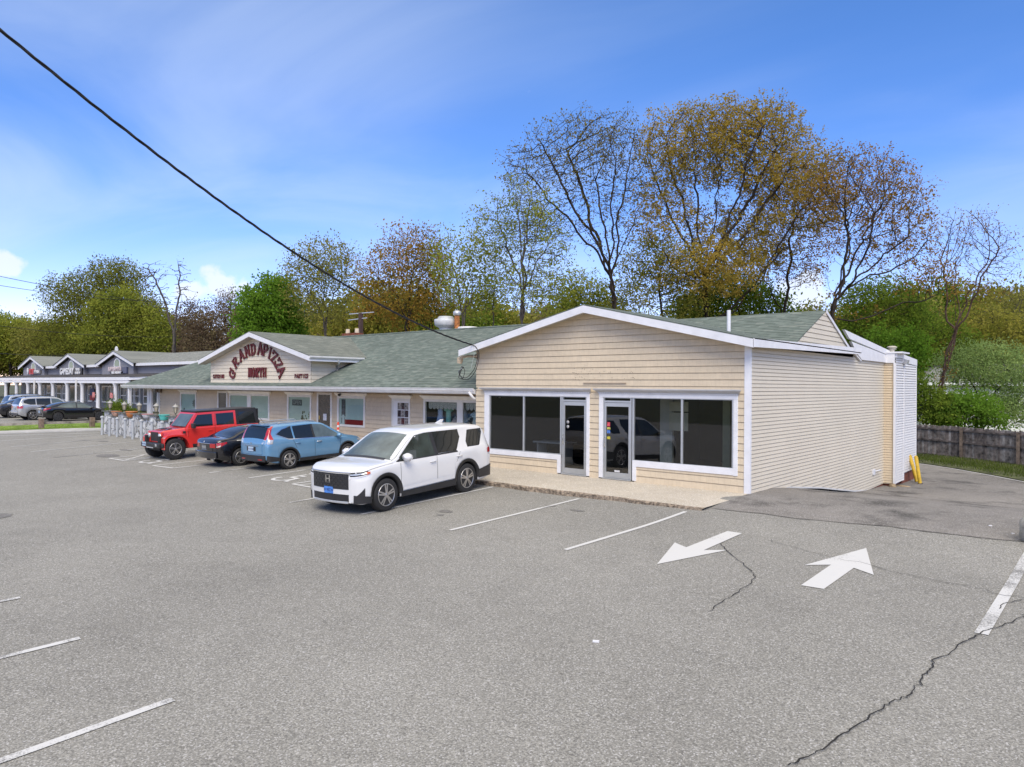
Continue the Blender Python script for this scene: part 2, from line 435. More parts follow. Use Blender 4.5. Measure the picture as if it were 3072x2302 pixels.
# thin cirrus on a high plane
za = N(nt, 'Math', operation='MAXIMUM'); L(nt, sp, 2, za, 0); za.inputs[1].default_value = 0.0
zb = N(nt, 'Math', operation='ADD'); L(nt, za, 0, zb, 0); zb.inputs[1].default_value = .12
dx = N(nt, 'Math', operation='DIVIDE'); L(nt, sp, 0, dx, 0); L(nt, zb, 0, dx, 1)
dy = N(nt, 'Math', operation='DIVIDE'); L(nt, sp, 1, dy, 0); L(nt, zb, 0, dy, 1)
cc = N(nt, 'CombineXYZ'); L(nt, dx, 0, cc, 0); L(nt, dy, 0, cc, 1)
mpn = N(nt, 'Mapping'); mpn.inputs['Rotation'].default_value = (0, 0, R(-44)); mpn.inputs['Scale'].default_value = (.62, 1.15, 1); mpn.inputs['Location'].default_value = (3.1, 1.4, 0)
L(nt, cc, 0, mpn, 0)
c1 = N(nt, 'TexNoise', Scale=.9, Detail=8., Roughness=.52, Distortion=.8); L(nt, mpn, 0, c1, 'Vector')
c2 = N(nt, 'TexNoise', Scale=.33, Detail=3., Roughness=.5); L(nt, cc, 0, c2, 'Vector')
q = N(nt, 'Math', operation='MULTIPLY'); L(nt, c1, 0, q, 0); L(nt, c2, 0, q, 1)
cr = ramp(nt, [(.15, (0, 0, 0)), (.46, (.44, .44, .44))], 'EASE'); L(nt, q, 0, cr, 0)
# soft heaped clouds low in the sky
noi = N(nt, 'TexNoise', Scale=26., Detail=7., Roughness=.55); L(nt, tc, 'Generated', noi, 'Vector')
last = None
for (u, v, rad, fl) in ((5, 795, .026, 1.3), (665, 850, .040, 1.35), (735, 860, .022, 1.2), (590, 875, .035, 1.6), (2390, 880, .05, 1.3)):
    d = (fw + rr * ((u - 1536) / 2164) - uu * ((v - 1151) / 2164)).normalized()
    sb = N(nt, 'VectorMath', operation='SUBTRACT'); L(nt, tc, 'Generated', sb, 0); sb.inputs[1].default_value = d
    ml = N(nt, 'VectorMath', operation='MULTIPLY'); L(nt, sb, 0, ml, 0); ml.inputs[1].default_value = (1, 1, fl)
    ln = N(nt, 'VectorMath', operation='LENGTH'); L(nt, ml, 0, ln, 0)
    mr = N(nt, 'MapRange'); L(nt, ln, 'Value', mr, 0); mr.inputs[1].default_value = rad * 1.15; mr.inputs[2].default_value = 0; mr.inputs[3].default_value = 0; mr.inputs[4].default_value = 1
    if last is None: last = mr
    else:
        mm = N(nt, 'Math', operation='MAXIMUM'); L(nt, last, 0, mm, 0); L(nt, mr, 0, mm, 1); last = mm
na = N(nt, 'Math', operation='MULTIPLY_ADD'); L(nt, noi, 0, na, 0); na.inputs[1].default_value = 1.5; na.inputs[2].default_value = -.95
ns = N(nt, 'Math', operation='ADD'); L(nt, last, 0, ns, 0); L(nt, na, 0, ns, 1)
cu = ramp(nt, [(.16, (0, 0, 0)), (.44, (.72, .72, .72))], 'EASE'); L(nt, ns, 0, cu, 0)
hs = N(nt, 'HueSaturation'); hs.inputs['Hue'].default_value = .515; hs.inputs['Saturation'].default_value = 1.30; hs.inputs['Value'].default_value = 1.08
L(nt, sky, 0, hs, 'Color')
low = ramp(nt, [(.0, (1.42, 1.06, 1.34)), (.12, (1.12, .99, 1.20)), (.28, (1.02, 1.03, 1.10)), (.46, (1.20, 1.16, 1.08))]); L(nt, sp, 2, low, 0)
hm = N(nt, 'Mix', data_type='RGBA', blend_type='MULTIPLY'); hm.inputs[0].default_value = 1.0; L(nt, hs, 0, hm, 6); L(nt, low, 0, hm, 7)
mx1 = N(nt, 'Mix', data_type='RGBA'); L(nt, cr, 0, mx1, 0); L(nt, hm, 2, mx1, 6); mx1.inputs[7].default_value = (4.6, 5.3, 6.6, 1)
mx2 = N(nt, 'Mix', data_type='RGBA'); L(nt, cu, 0, mx2, 0); L(nt, mx1, 2, mx2, 6); mx2.inputs[7].default_value = (5.6, 5.8, 6.2, 1)
# a bright cloud deck added overhead, out of frame, as neutral fill light
fill_deckn = N(nt, 'TexNoise', Scale=2.2, Detail=5.); L(nt, tc, 'Generated', fill_deckn, 'Vector')
dk1 = N(nt, 'Math', operation='MULTIPLY_ADD'); L(nt, fill_deckn, 0, dk1, 0); dk1.inputs[1].default_value = .25; L(nt, sp, 2, dk1, 2)
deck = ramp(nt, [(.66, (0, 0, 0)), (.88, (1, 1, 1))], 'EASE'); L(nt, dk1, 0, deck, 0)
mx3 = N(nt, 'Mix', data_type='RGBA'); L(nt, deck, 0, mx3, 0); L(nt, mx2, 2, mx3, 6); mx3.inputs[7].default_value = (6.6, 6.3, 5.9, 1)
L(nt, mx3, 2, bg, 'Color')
vs = SC.view_settings; vs.view_transform = 'Standard'; vs.look = 'None'; vs.gamma = 1; vs.exposure = .3
SC.cycles.max_bounces = 8; SC.cycles.transparent_max_bounces = 24; SC.cycles.caustics_reflective = False; SC.cycles.caustics_refractive = False

# ------------------------------------------------------------------ ground
def sheet(name, xs, ys, mat, dz=0., hole=None):
    m = MB()
    rows = [[(x, y, G(x, y) + dz) for x in xs] for y in ys]
    m.grid(rows)
    return struct(name, m, mat)
def arange(a, b, s): return [a + s * i for i in range(int(round((b - a) / s)) + 1)]
gx = [-900, -500, -300, -200, -150] + arange(-120, -52, 4) + arange(-50, 14, .5) + [16, 20, 30, 50, 90, 160, 300, 600]
gy = [-600, -300, -150, -90] + arange(-60, -24, 4) + arange(-22, 36, .5) + [40, 46, 54, 64, 80, 110, 160, 240, 400, 700]
sheet('ground', gx, gy, EARTH, -.06)
lx = arange(-130, -52, 2) + arange(-51, 12, .25) + arange(13, 30, 1)
ly = arange(-60, -21, 1) + arange(-20, 11.5, .25)
sheet('parking_lot', lx, ly, LOT)
# the darker driveway laid down the side of the shop; its near edge is the old seam
def xr(y):
    pts = [(-2.6, 7.5), (3, 9.5), (10, 9.6), (12.3, 9.5), (15, 7.6), (19.3, 4.05), (22.8, 1.0), (25, -1.4), (27, -5.)]
    for (a, b), (c, d) in zip(pts, pts[1:]):
        if y <= c: return b + (d - b) * (y - a) / (c - a)
    return pts[-1][1]
def seam(x): return -2.52 + .07 * x + .05 * math.sin(x * 2.1) + .03 * math.sin(x * 5.3 + 1)
rows = []
for y in arange(0, 13.9, .25):
    x0, x1 = -.02, xr(y); rows.append([(x0 + (x1 - x0) * i / 36, y, 0) for i in range(37)])
near = [[(.10 + (xr(0) - .10) * (i / 36.), 0, 0) for i in range(37)]]
m = MB()
pre = []
for k in range(11):
    t = k / 10.
    row = []
    for i in range(37):
        xb = .12 + 7.6 * i / 36; xt = -.02 + (xr(0) + .02) * i / 36
        yb = seam(xb)
        row.append((xb + (xt - xb) * t, yb * (1 - t), 0))
    pre.append(row)
allr = pre[:-1] + rows
m.grid([[(x, y, G(x, y) + .006) for x, y, z in r] for r in allr])
rows = []
for y in arange(13.9, 26.9, .25):
    x0, x1 = -14., xr(y); rows.append([(x0 + (x1 - x0) * i / 60, y, G(x0 + (x1 - x0) * i / 60, y) + .006) for i in range(61)])
m.grid(rows)
struct('driveway', m, DRIVE)

def strip(m, pts, w, dz=.010, seg=.3, jag=0., rnd=random):
    """flat band on the ground along 2D points"""
    P = []
    for (a, b) in zip(pts, pts[1:]):
        n = max(1, int(math.hypot(b[0] - a[0], b[1] - a[1]) / seg))
        P += [(a[0] + (b[0] - a[0]) * i / n, a[1] + (b[1] - a[1]) * i / n) for i in range(n)]
    P.append(pts[-1])
    rows = []
    for i, (x, y) in enumerate(P):
        a = P[max(0, i - 1)]; b = P[min(len(P) - 1, i + 1)]
        d = math.hypot(b[0] - a[0], b[1] - a[1]) or 1
        nx, ny = -(b[1] - a[1]) / d, (b[0] - a[0]) / d
        ww = w if not hasattr(w, '__len__') else w[0] + (w[1] - w[0]) * i / len(P)
        jx = rnd.uniform(-jag, jag); ww *= rnd.uniform(.55, 1.3) if jag else 1
        rows.append([(x + nx * (jx + ww / 2 * s), y + ny * (jx + ww / 2 * s), G(x + nx * ww / 2 * s, y + ny * ww / 2 * s) + dz) for s in (-1, 1)])
    m.grid(rows, smooth=False)
def flat(m, pts, dz=.010):
    m.poly([(x, y, G(x, y) + dz) for x, y in pts])

# painted bay lines; two meshes because some are worn almost away
m = MB(); mw = MB()
for p in ([(-3.40, -7.42), (-3.26, -2.95)], [(-.52, -7.28), (-.24, -3.05)], [(-6.27, -7.51), (-6.30, -2.85)],
          [(-29.25, -7.7), (-29.9, -3.0)], [(-36.8, -6.95), (-35.9, -2.85)], [(-42.6, -6.3), (-38.98, -1.4)]): strip(m, p, .10)
for p in ([(-.19, -19.5), (-.17, -14.65)], [(-3.2, -19.0), (-2.88, -14.62)], [(-5.75, -18.9), (-5.49, -14.57)], [(-32.7, -7.5), (-33.05, -2.85)],
          [(-25.9, -7.85), (-26.4, -3.1)], [(-16.08, -6.25), (-16.06, -2.8)], [(-13.86, -6.07), (-13.93, -2.8)], [(-9.0, -7.69), (-8.98, -2.9)]): strip(mw, p, .11)
strip(mw, [(6.02, -7.5), (6.09, -3.5), (6.12, -2.6)], .15)
for p in ([(-23.58, -6.6), (-22.19, -6.56)], [(-22.19, -6.56), (-22.05, -2.9)], [(-23.58, -6.6), (-23.56, -2.9)], [(-23.0, -6.58), (-22.1, -5.4)], [(-22.3, -6.5), (-23.5, -5.3)],
          [(-19.69, -6.55), (-18.32, -6.42)], [(-19.69, -6.55), (-19.55, -2.9)], [(-18.32, -6.42), (-18.2, -2.9)],
          [(-11.6, -5.93), (-10.45, -5.95)], [(-11.6, -5.93), (-11.6, -2.9)], [(-10.45, -5.95), (-10.5, -2.9)], [(-11.3, -5.9), (-10.6, -4.6)]): strip(m, p, .10, .010)
struct('parking_lines', m, PAINT); struct('worn_parking_lines', mw, PAINTW)
# wheelchair symbols in two bays
m = MB()
for cx, cy in ((-21.0, -5.95), (-12.75, -5.35)):
    arc = [(cx + .36 * math.cos(R(a)), cy - .12 + .36 * math.sin(R(a))) for a in range(-200, 60, 20)]
    strip(m, arc, .13, .011, .1)
    strip(m, [(cx - .10, cy + .75), (cx - .06, cy + .15), (cx + .34, cy + .12), (cx + .5, cy - .4), (cx + .66, cy - .4)], .15, .0125, .15)
    strip(m, [(cx - .08, cy + .45), (cx + .28, cy + .45)], .12, .014, .15)
    flat(m, [(cx - .12 + .13 * math.cos(k * PI / 6), cy + .98 + .13 * math.sin(k * PI / 6)) for k in range(12)], .011)
struct('wheelchair_symbols', m, PAINT)
m = MB(); strip(m, [(9.3, 12.6), (7.6, 15.), (5.8, 17.2), (4.05, 19.3), (2.6, 21.05), (1.0, 22.8), (-1.0, 24.6), (-4, 26.2)], .11, .012)
struct('driveway_edge_line', m, PAINT)
m = MB()
for nm, lab, pts in (('lane_arrow', 'white painted arrow pointing out towards the open lot, lying nearer the beige shopfront', [(1.30, -7.13), (.83, -5.60), (1.17, -5.80), (1.25, -4.17), (1.56, -4.18), (1.52, -5.80), (1.86, -5.52)]),
                     ('lane_arrow', 'white painted arrow pointing in towards the side driveway, at the right of the lot', [(3.80, -3.98), (3.28, -5.70), (3.62, -5.42), (3.61, -6.85), (3.94, -6.83), (3.97, -5.39), (4.33, -5.62)])):
    a = MB()
    if pts[0][1] < -7: tri = [[pts[0], pts[1], pts[2], pts[5], pts[6]][::-1], [pts[2], pts[3], pts[4], pts[5]][::-1]]
    else: tri = [[pts[0], pts[1], pts[2], pts[5], pts[6]], [pts[2], pts[3], pts[4], pts[5]]]
    c = pts[2]; z0 = G(*c)
    for t in tri: flat(a, t, .010)
    o = a.build(nm, PAINT, loc=(c[0], c[1], z0)); tag(o, lab, 'road arrow', 'arrows painted on the lot')
# cracks and patches in the asphalt
rc = random.Random(3)
def wander(pts, n, amp):
    out = []
    for a, b in zip(pts, pts[1:]):
        for i in range(n):
            t = i / n; out.append((a[0] + (b[0] - a[0]) * t + rc.gauss(0, amp), a[1] + (b[1] - a[1]) * t + rc.gauss(0, amp)))
    return out + [pts[-1]]
from_px = lambda u, v: gpx(u, v)
def gpx(u, v):
    z = -.3
    for i in range(40):
        d = fw + rr * ((u - 1536) / 2164) - uu * ((v - 1151) / 2164)
        P = Vector((7.39, -18.10, 2.75)) + d * ((z - 2.75) / d.z); z = .5 * z + .5 * G(P.x, P.y)
    return (P.x, P.y)
m = MB()
main = [gpx(2300 + x / 2.361, 1600 + y / 2.361) for x, y in ((1823, 597), (1660, 660), (1520, 712), (1430, 760), (1275, 870), (1185, 905), (1160, 970), (1105, 1010), (1090, 1075), (1000, 1165), (900, 1200), (810, 1250), (630, 1380), (545, 1430), (400, 1545), (260, 1605), (150, 1655))]
strip(m, wander(main, 5, .012), .016, .016, .2, .006, rc)
strip(m, wander([main[0], gpx(3080, 1845), (7.6, -7.2)], 5, .02), .015, .016, .2, .006, rc)
sec = [gpx(1900 + x / 2.765, 1560 + y / 2.765) for x, y in ((725, 200), (780, 262), (870, 345), (980, 425), (1015, 475), (975, 530), (890, 580), (845, 625), (690, 710), (632, 765))]
strip(m, wander(sec, 4, .012), .014, .016, .2, .006, rc)
strip(m, wander([gpx(2300 + x / 2.361, 1600 + y / 2.361) for x, y in ((1823, 475), (1700, 495), (1650, 540))], 4, .012), .012, .016, .2, .004, rc)
strip(m, wander([(x, seam(x) - .01) for x in arange(.2, 7.4, .6)], 3, .012), .018, .016, .2, .006, rc)
for a in (((2.2, -4.4), (3.3, -4.9), (5.2, -5.4), (6.5, -5.6)), ((3.2, 9.2), (4.6, 11.6), (4.9, 14.3)), ((1.2, 13.5), (3.0, 15.), (4.6, 16.8)), ((2.3, 18.4), (3.1, 18.9))):
    strip(m, wander(a, 9, .035), .010, .016, .2, .012, rc)
struct('asphalt_cracks', m, CRACK)
m = MB()
for (cx, cy, sx, sy) in ((-24.6, -6.3, .8, .4), (-31.6, -3.9, .45, .18), (-13.4, -12.9, .4, .3), (-26.3, -4.9, .6, .18)):
    n = 9; flat(m, [(cx + sx * (math.cos(k * 2 * PI / n)) * rc.uniform(.85, 1.1), cy + sy * math.sin(k * 2 * PI / n) * rc.uniform(.85, 1.1)) for k in range(n)], .008)
for (cx, cy, sx, sy) in ((-4.9, -6.1, .22, .16), (-4.7, -6.45, .1, .08), (-2.4, -4.2, .25, .1), (-3.3, -4.1, .16, .07)):
    n = 9; flat(m, [(cx + sx * (math.cos(k * 2 * PI / n)) * rc.uniform(.7, 1.2), cy + sy * math.sin(k * 2 * PI / n) * rc.uniform(.7, 1.2)) for k in range(n)], .007)
struct('asphalt_patches', m, PATCH)
# little bits of litter on the asphalt
for u, v, s, lab in ((1788, 1927, .05, 'white scrap of paper lying alone on the open asphalt, lower middle'), (2971, 1579, .035, 'white pebble on the dark stain, farther from the boulder'), (3039, 1603, .03, 'white pebble on the dark stain, close beside the boulder')):
    x, y = gpx(u, v); a = MB(); a.obox((x, y, G(x, y) + .012), (s * 1.6, s * .7, .02), Matrix.Rotation(.5, 3, 'Z'))
    tag(a.build('litter_scrap', WHITE, loc=(x, y, G(x, y))), lab, 'litter')
# faded letters on the back driveway
# worn words on the far driveway (only stubs of paint are left)
# ------------------------------------------------------------------ lapped siding
def clip(poly, axis, val, keep_hi):
    out = []
    n = len(poly)
    for i in range(n):
        a, b = poly[i], poly[(i + 1) % n]
        da = (a[axis] - val) * (1 if keep_hi else -1); db = (b[axis] - val) * (1 if keep_hi else -1)
        if da >= 0: out.append(a)
        if da * db < 0:
            t = da / (da - db); out.append((a[0] + (b[0] - a[0]) * t, a[1] + (b[1] - a[1]) * t))
    return out
def lap(m, poly, frame, pitch, d=.016, z0=0., mi=0):
    """convex 2D outline (s, z) clad with lapped boards; frame(s, z, out) -> 3D"""
    lo = min(p[1] for p in poly); hi = max(p[1] for p in poly)
    k0 = int(math.floor((lo - z0) / pitch)); k1 = int(math.ceil((hi - z0) / pitch))
    for k in range(k0, k1):
        a, b = z0 + k * pitch, z0 + (k + 1) * pitch
        q = clip(clip(poly, 1, a, True), 1, b, False)
        if len(q) < 3: continue
        f = lambda p: frame(p[0], p[1], d * (b - p[1]) / pitch)
        gr = min(.020, pitch * .17)
        q1 = clip(q, 1, b - gr, False)
        if len(q1) >= 3: m.poly([f(p) for p in q1], mi)
        q2 = clip(q, 1, b - gr, True)
        if len(q2) >= 3:
            # the undercut beneath the butt of the board above
            m.poly([frame(p[0], p[1], -.016) for p in q2], mi)
            e = sorted([p[0] for p in q2 if abs(p[1] - (b - gr)) < 1e-5])
            if len(e) == 2: m.poly([frame(e[0], b - gr, d * gr / pitch), frame(e[1], b - gr, d * gr / pitch), frame(e[1], b - gr, -.016), frame(e[0], b - gr, -.016)], mi)
        bot = [p for p in q if abs(p[1] - a) < 1e-5]
        if len(bot) == 2:
            s0, s1 = sorted(p[0] for p in bot)
            m.poly([frame(s0, a, -.016), frame(s1, a, -.016), frame(s1, a, d), frame(s0, a, d)], mi)
FR = lambda y0: (lambda s, z, o: (s, y0 - o, z))           # faces -y
SX = lambda x0: (lambda s, z, o: (x0 + o, s, z))           # faces +x

# ================================================================== gabled shop
shop = thing('gabled_shop', 'beige shingle-sided shop with wide white gable, two glass shopfronts and a long ivory side wall', 'building', (-4.9, 0, 0))
EZ, AP, AX = 3.86, 5.02, -4.92      # underside of the eave, apex, ridge x
gz = lambda x: AP - abs(x - AX) * (AP - EZ) / 5.05
m = MB(); f = FR(0)
regs = [[(-9.67, 0), (-9.11, 0), (-9.11, 2.58), (-9.67, 2.58)], [(-9.11, 0), (-6.14, 0), (-6.14, .43), (-9.11, .43)], [(-4.95, 0), (-4.61, 0), (-4.61, 2.58), (-4.95, 2.58)],
        [(-3.40, 0), (-.31, 0), (-.31, .45), (-3.40, .45)], [(-.31, 0), (-.13, 0), (-.13, 2.58), (-.31, 2.58)],
        [(-9.67, 2.58), (-.13, 2.58), (-.13, gz(-.13)), (AX, AP), (-9.67, gz(-9.67))]]
for r in regs: lap(m, r, f, .184, .017)
# shingle ends showing at the left corner
m.box(-9.67, -9.66, 0.001, .9, 0, 3.9)
m.build('front_wall', SHAKE, shop)
m = MB(); f = SX(0)
gnd = [(y, min(-.03 - .012 * y, G(.05, y) + .03) if y > .4 else -.03) for y in arange(.06, 13.36, .35)]
skirt = [(.06, -.05), (2.85, -.12), (5.5, -.40), (9.2, -.90), (11.1, -1.08), (13.4, -1.05)]
for (a, za), (b, zb2) in zip(skirt, skirt[1:]):
    top = lambda y: 3.82
    lap(m, [(a, za), (b, zb2), (b, 3.82), (a, 3.82)], f, .1016, .016)
m.build('side_wall', LAP, shop)
m = MB(); lap(m, [(3.22, 3.98), (9.08, 3.98), (6.05, 5.19)], SX(.0), .1016 * 1.5, .016, 3.98)
lap(m, [(9.15, 3.80), (9.62, 3.80), (9.15, 4.2)], SX(.0), .1016, .016); m.build('gable_end_siding', LAP, shop)
# bump-out and the brick footing under it
m = MB(); lap(m, [(0.0, -1.05), (.39, -1.05), (.39, 3.75), (0.0, 3.75)], FR(13.4), .1016, .024); m.build('bump_out_front', SHAKE if False else siding('bump_beige', (.64, .53, .38), False, .06), shop)
m = MB(); lap(m, [(13.40, -1.06), (14.78, -1.02), (14.78, 4.0), (13.40, 4.1)], SX(.40), .1016, .034); lap(m, [(14.84, -.75), (17.0, -.72), (17.0, 3.8), (14.84, 3.8)], SX(.40), .1016, .034)
m.build('bump_out_side', LAPW, shop)
m = MB(); m.box(-.2, .36, 14.8, 17, -1.4, -.75); m.box(-.2, -.02, 9.5, 13.4, -1.35, -.9); m.box(-.1, .3, 13.46, 14.7, -1.3, -1.06); m.build('brick_footing', BRICK, shop)
# corner boards
m = MB(); m.box(-.14, .022, -.026, .06, 0, 3.82); m.build('corner_board', WHITE, shop)
m = MB(); m.box(.36, .44, 13.33, 13.43, -1.08, 3.74); m.box(.40, .44, 14.78, 14.84, -1.02, 3.95); m.box(.40, .44, 17.0, 17.08, -.8, 3.95); m.build('corner_board', WHITE, shop)
# white band under the wall's wavy foot
m = MB()
for (a, za), (b, zb2) in zip(skirt[:-1], skirt[1:-1]): m.prism([(.0, a, za - .03), (.0, b, zb2 - .03), (.0, b, zb2 + .02), (.0, a, za + .02)], (.024, 0, 0))
m.build('starter_strip', WHITE2, shop)
# ---- roof
def slab(m, pts, t=.09, mi=0): m.prism(pts, (0, 0, -t), mi)
OH = -.42
sl = (AP + .16 - 4.0) / 5.2
zt = lambda x: 5.18 - abs(x - AX) * 1.19 / 5.19
m = MB()
xl, xrr = -10.12, .29
slab(m, [(xl, OH - .02, zt(xl)), (AX, OH - .02, zt(AX)), (AX, 6.0, zt(AX)), (xl, 6.0, zt(xl))], .03)
slab(m, [(AX, OH - .02, zt(AX)), (xrr, OH - .02, zt(xrr)), (xrr, 9.1, zt(xrr)), (AX, 9.1, zt(AX))], .03)
m.build('gable_roof', ROOFY, shop)
# the long main roof shows behind the gable and ends over the side wall
m = MB(); mr = lambda y: 5.23 - abs(y - 6.05) * .425
slab(m, [(-9.7, 2.2, mr(2.2)), (-2.2, 2.2, mr(2.2)), (.02, 3.15, mr(3.15)), (.02, 6.05, 5.23), (-9.7, 6.05, 5.23)], .03)
slab(m, [(-9.7, 6.05, 5.23), (.02, 6.05, 5.23), (.02, 8.7, mr(8.7)), (-9.7, 8.7, mr(8.7))], .03)
m.build('main_roof', ROOFX, shop)
m = MB()
for (x0, x1) in ((xl + .02, AX), (AX, xrr - .02)):
    a, b = (x0, OH, zt(x0) - .035), (x1, OH, zt(x1) - .035)
    m.prism([a, b, (b[0], b[1], b[2] - .215), (a[0], a[1], a[2] - .215)], (0, -.03, 0))
m.build('front_fascia', WHITE, shop)
m = MB(); m.prism([(xrr - .03, OH - .03, 3.975), (xrr - .03, 9.1, 4.14), (xrr - .03, 9.1, 3.92), (xrr - .03, OH - .03, 3.755)], (.03, 0, 0)); m.build('side_fascia', WHITE, shop)
m = MB()
m.poly([(xl, OH, EZ - .02), (-9.6, .0, EZ + .06), (AX, 0, AP - .02), (AX, OH, AP - .07)]); m.poly([(xrr, OH, 3.78), (0, 0, 3.84), (AX, 0, AP - .02), (AX, OH, AP - .07)][::-1])
m.poly([(0, -.02, 3.80), (xrr - .03, OH, 3.77), (xrr - .03, 9.1, 3.93), (0, 9.1, 3.93)]); m.build('soffit', SOFFIT, shop)
# rake of the low rear roof: white boards and coping
m = MB()
m.prism([(.005, 8.62, 4.36), (.005, 13.4, 4.06), (.005, 13.4, 3.76), (.005, 9.92, 3.76), (.005, 9.2, 4.02)], (.085, 0, 0))
m.prism([(.02, 7.75, 4.72), (.02, 14.0, 4.24), (.02, 14.0, 4.04), (.02, 8.35, 4.44)], (.08, 0, 0))
m.prism([(.02, 8.9, 4.02), (.02, 9.95, 3.74), (.02, 9.9, 3.70), (.02, 9.35, 3.86)], (.06, 0, 0))
m.prism([(.02, 6.05, 5.235), (.02, 9.0, 3.98), (.02, 8.9, 3.92), (.02, 6.05, 5.13)], (.03, 0, 0))
m.build('rear_rake_board', WHITE, shop)
m = MB()
m.box(-.03, .40, 13.33, 13.40, 3.74, 4.12); m.box(-.06, .68, 13.30, 14.55, 4.12, 4.18); m.box(.40, .47, 13.40, 14.55, 3.95, 4.12); m.prism([(.40, 14.55, 4.12), (.40, 17.1, 3.98), (.40, 17.1, 3.72), (.40, 14.55, 3.8)], (.05, 0, 0)); m.build('parapet_cap', WHITE, shop)
m = MB(); slab(m, [(-9, 8, 4.3), (.0, 8, 4.3), (.0, 17, 3.9), (-9, 17, 3.9)], .1); m.build('rear_roof', ROOFM, shop)
# blocks behind: back and hidden walls keep the light out
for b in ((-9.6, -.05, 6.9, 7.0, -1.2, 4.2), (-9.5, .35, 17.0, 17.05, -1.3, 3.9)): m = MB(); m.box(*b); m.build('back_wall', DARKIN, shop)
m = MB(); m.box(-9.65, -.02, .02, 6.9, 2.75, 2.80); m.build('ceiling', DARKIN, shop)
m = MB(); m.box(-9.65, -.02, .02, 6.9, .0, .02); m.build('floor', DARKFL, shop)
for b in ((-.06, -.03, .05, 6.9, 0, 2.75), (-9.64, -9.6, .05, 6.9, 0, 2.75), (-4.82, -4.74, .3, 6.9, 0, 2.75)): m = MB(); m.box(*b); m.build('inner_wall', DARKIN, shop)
m = MB(); m.box(-3.3, -2.9, 1.3, 1.4, .02, 2.75); m.box(-3.3, -2.6, 1.42, 1.5, 2.2, 2.75); m.build('partition', simple('pale_partition', (.42, .42, .38), .8), shop)
m = MB(); m.box(-1.5, -1.28, 1.7, 1.92, .02, 2.75); m.build('column', simple('dim_column', (.30, .32, .20), .7), shop)
m = MB(); m.box(-8.6, -7.2, 1.8, 2.5, .75, .80); m.box(-8.5, -8.44, 1.9, 2.4, .02, .75); m.box(-7.35, -7.3, 1.9, 2.4, .02, .75); m.build('counter', simple('counter_white', (.5, .5, .5), .6), shop)
m = MB(); m.box(-2.95, -2.35, 1.22, 1.26, 2.02, 2.30); m.box(-2.95, -2.35, 1.22, 1.26, 1.45, 1.98); m.build('notice_board', simple('notice_cream', (.45, .43, .33), .8), shop)
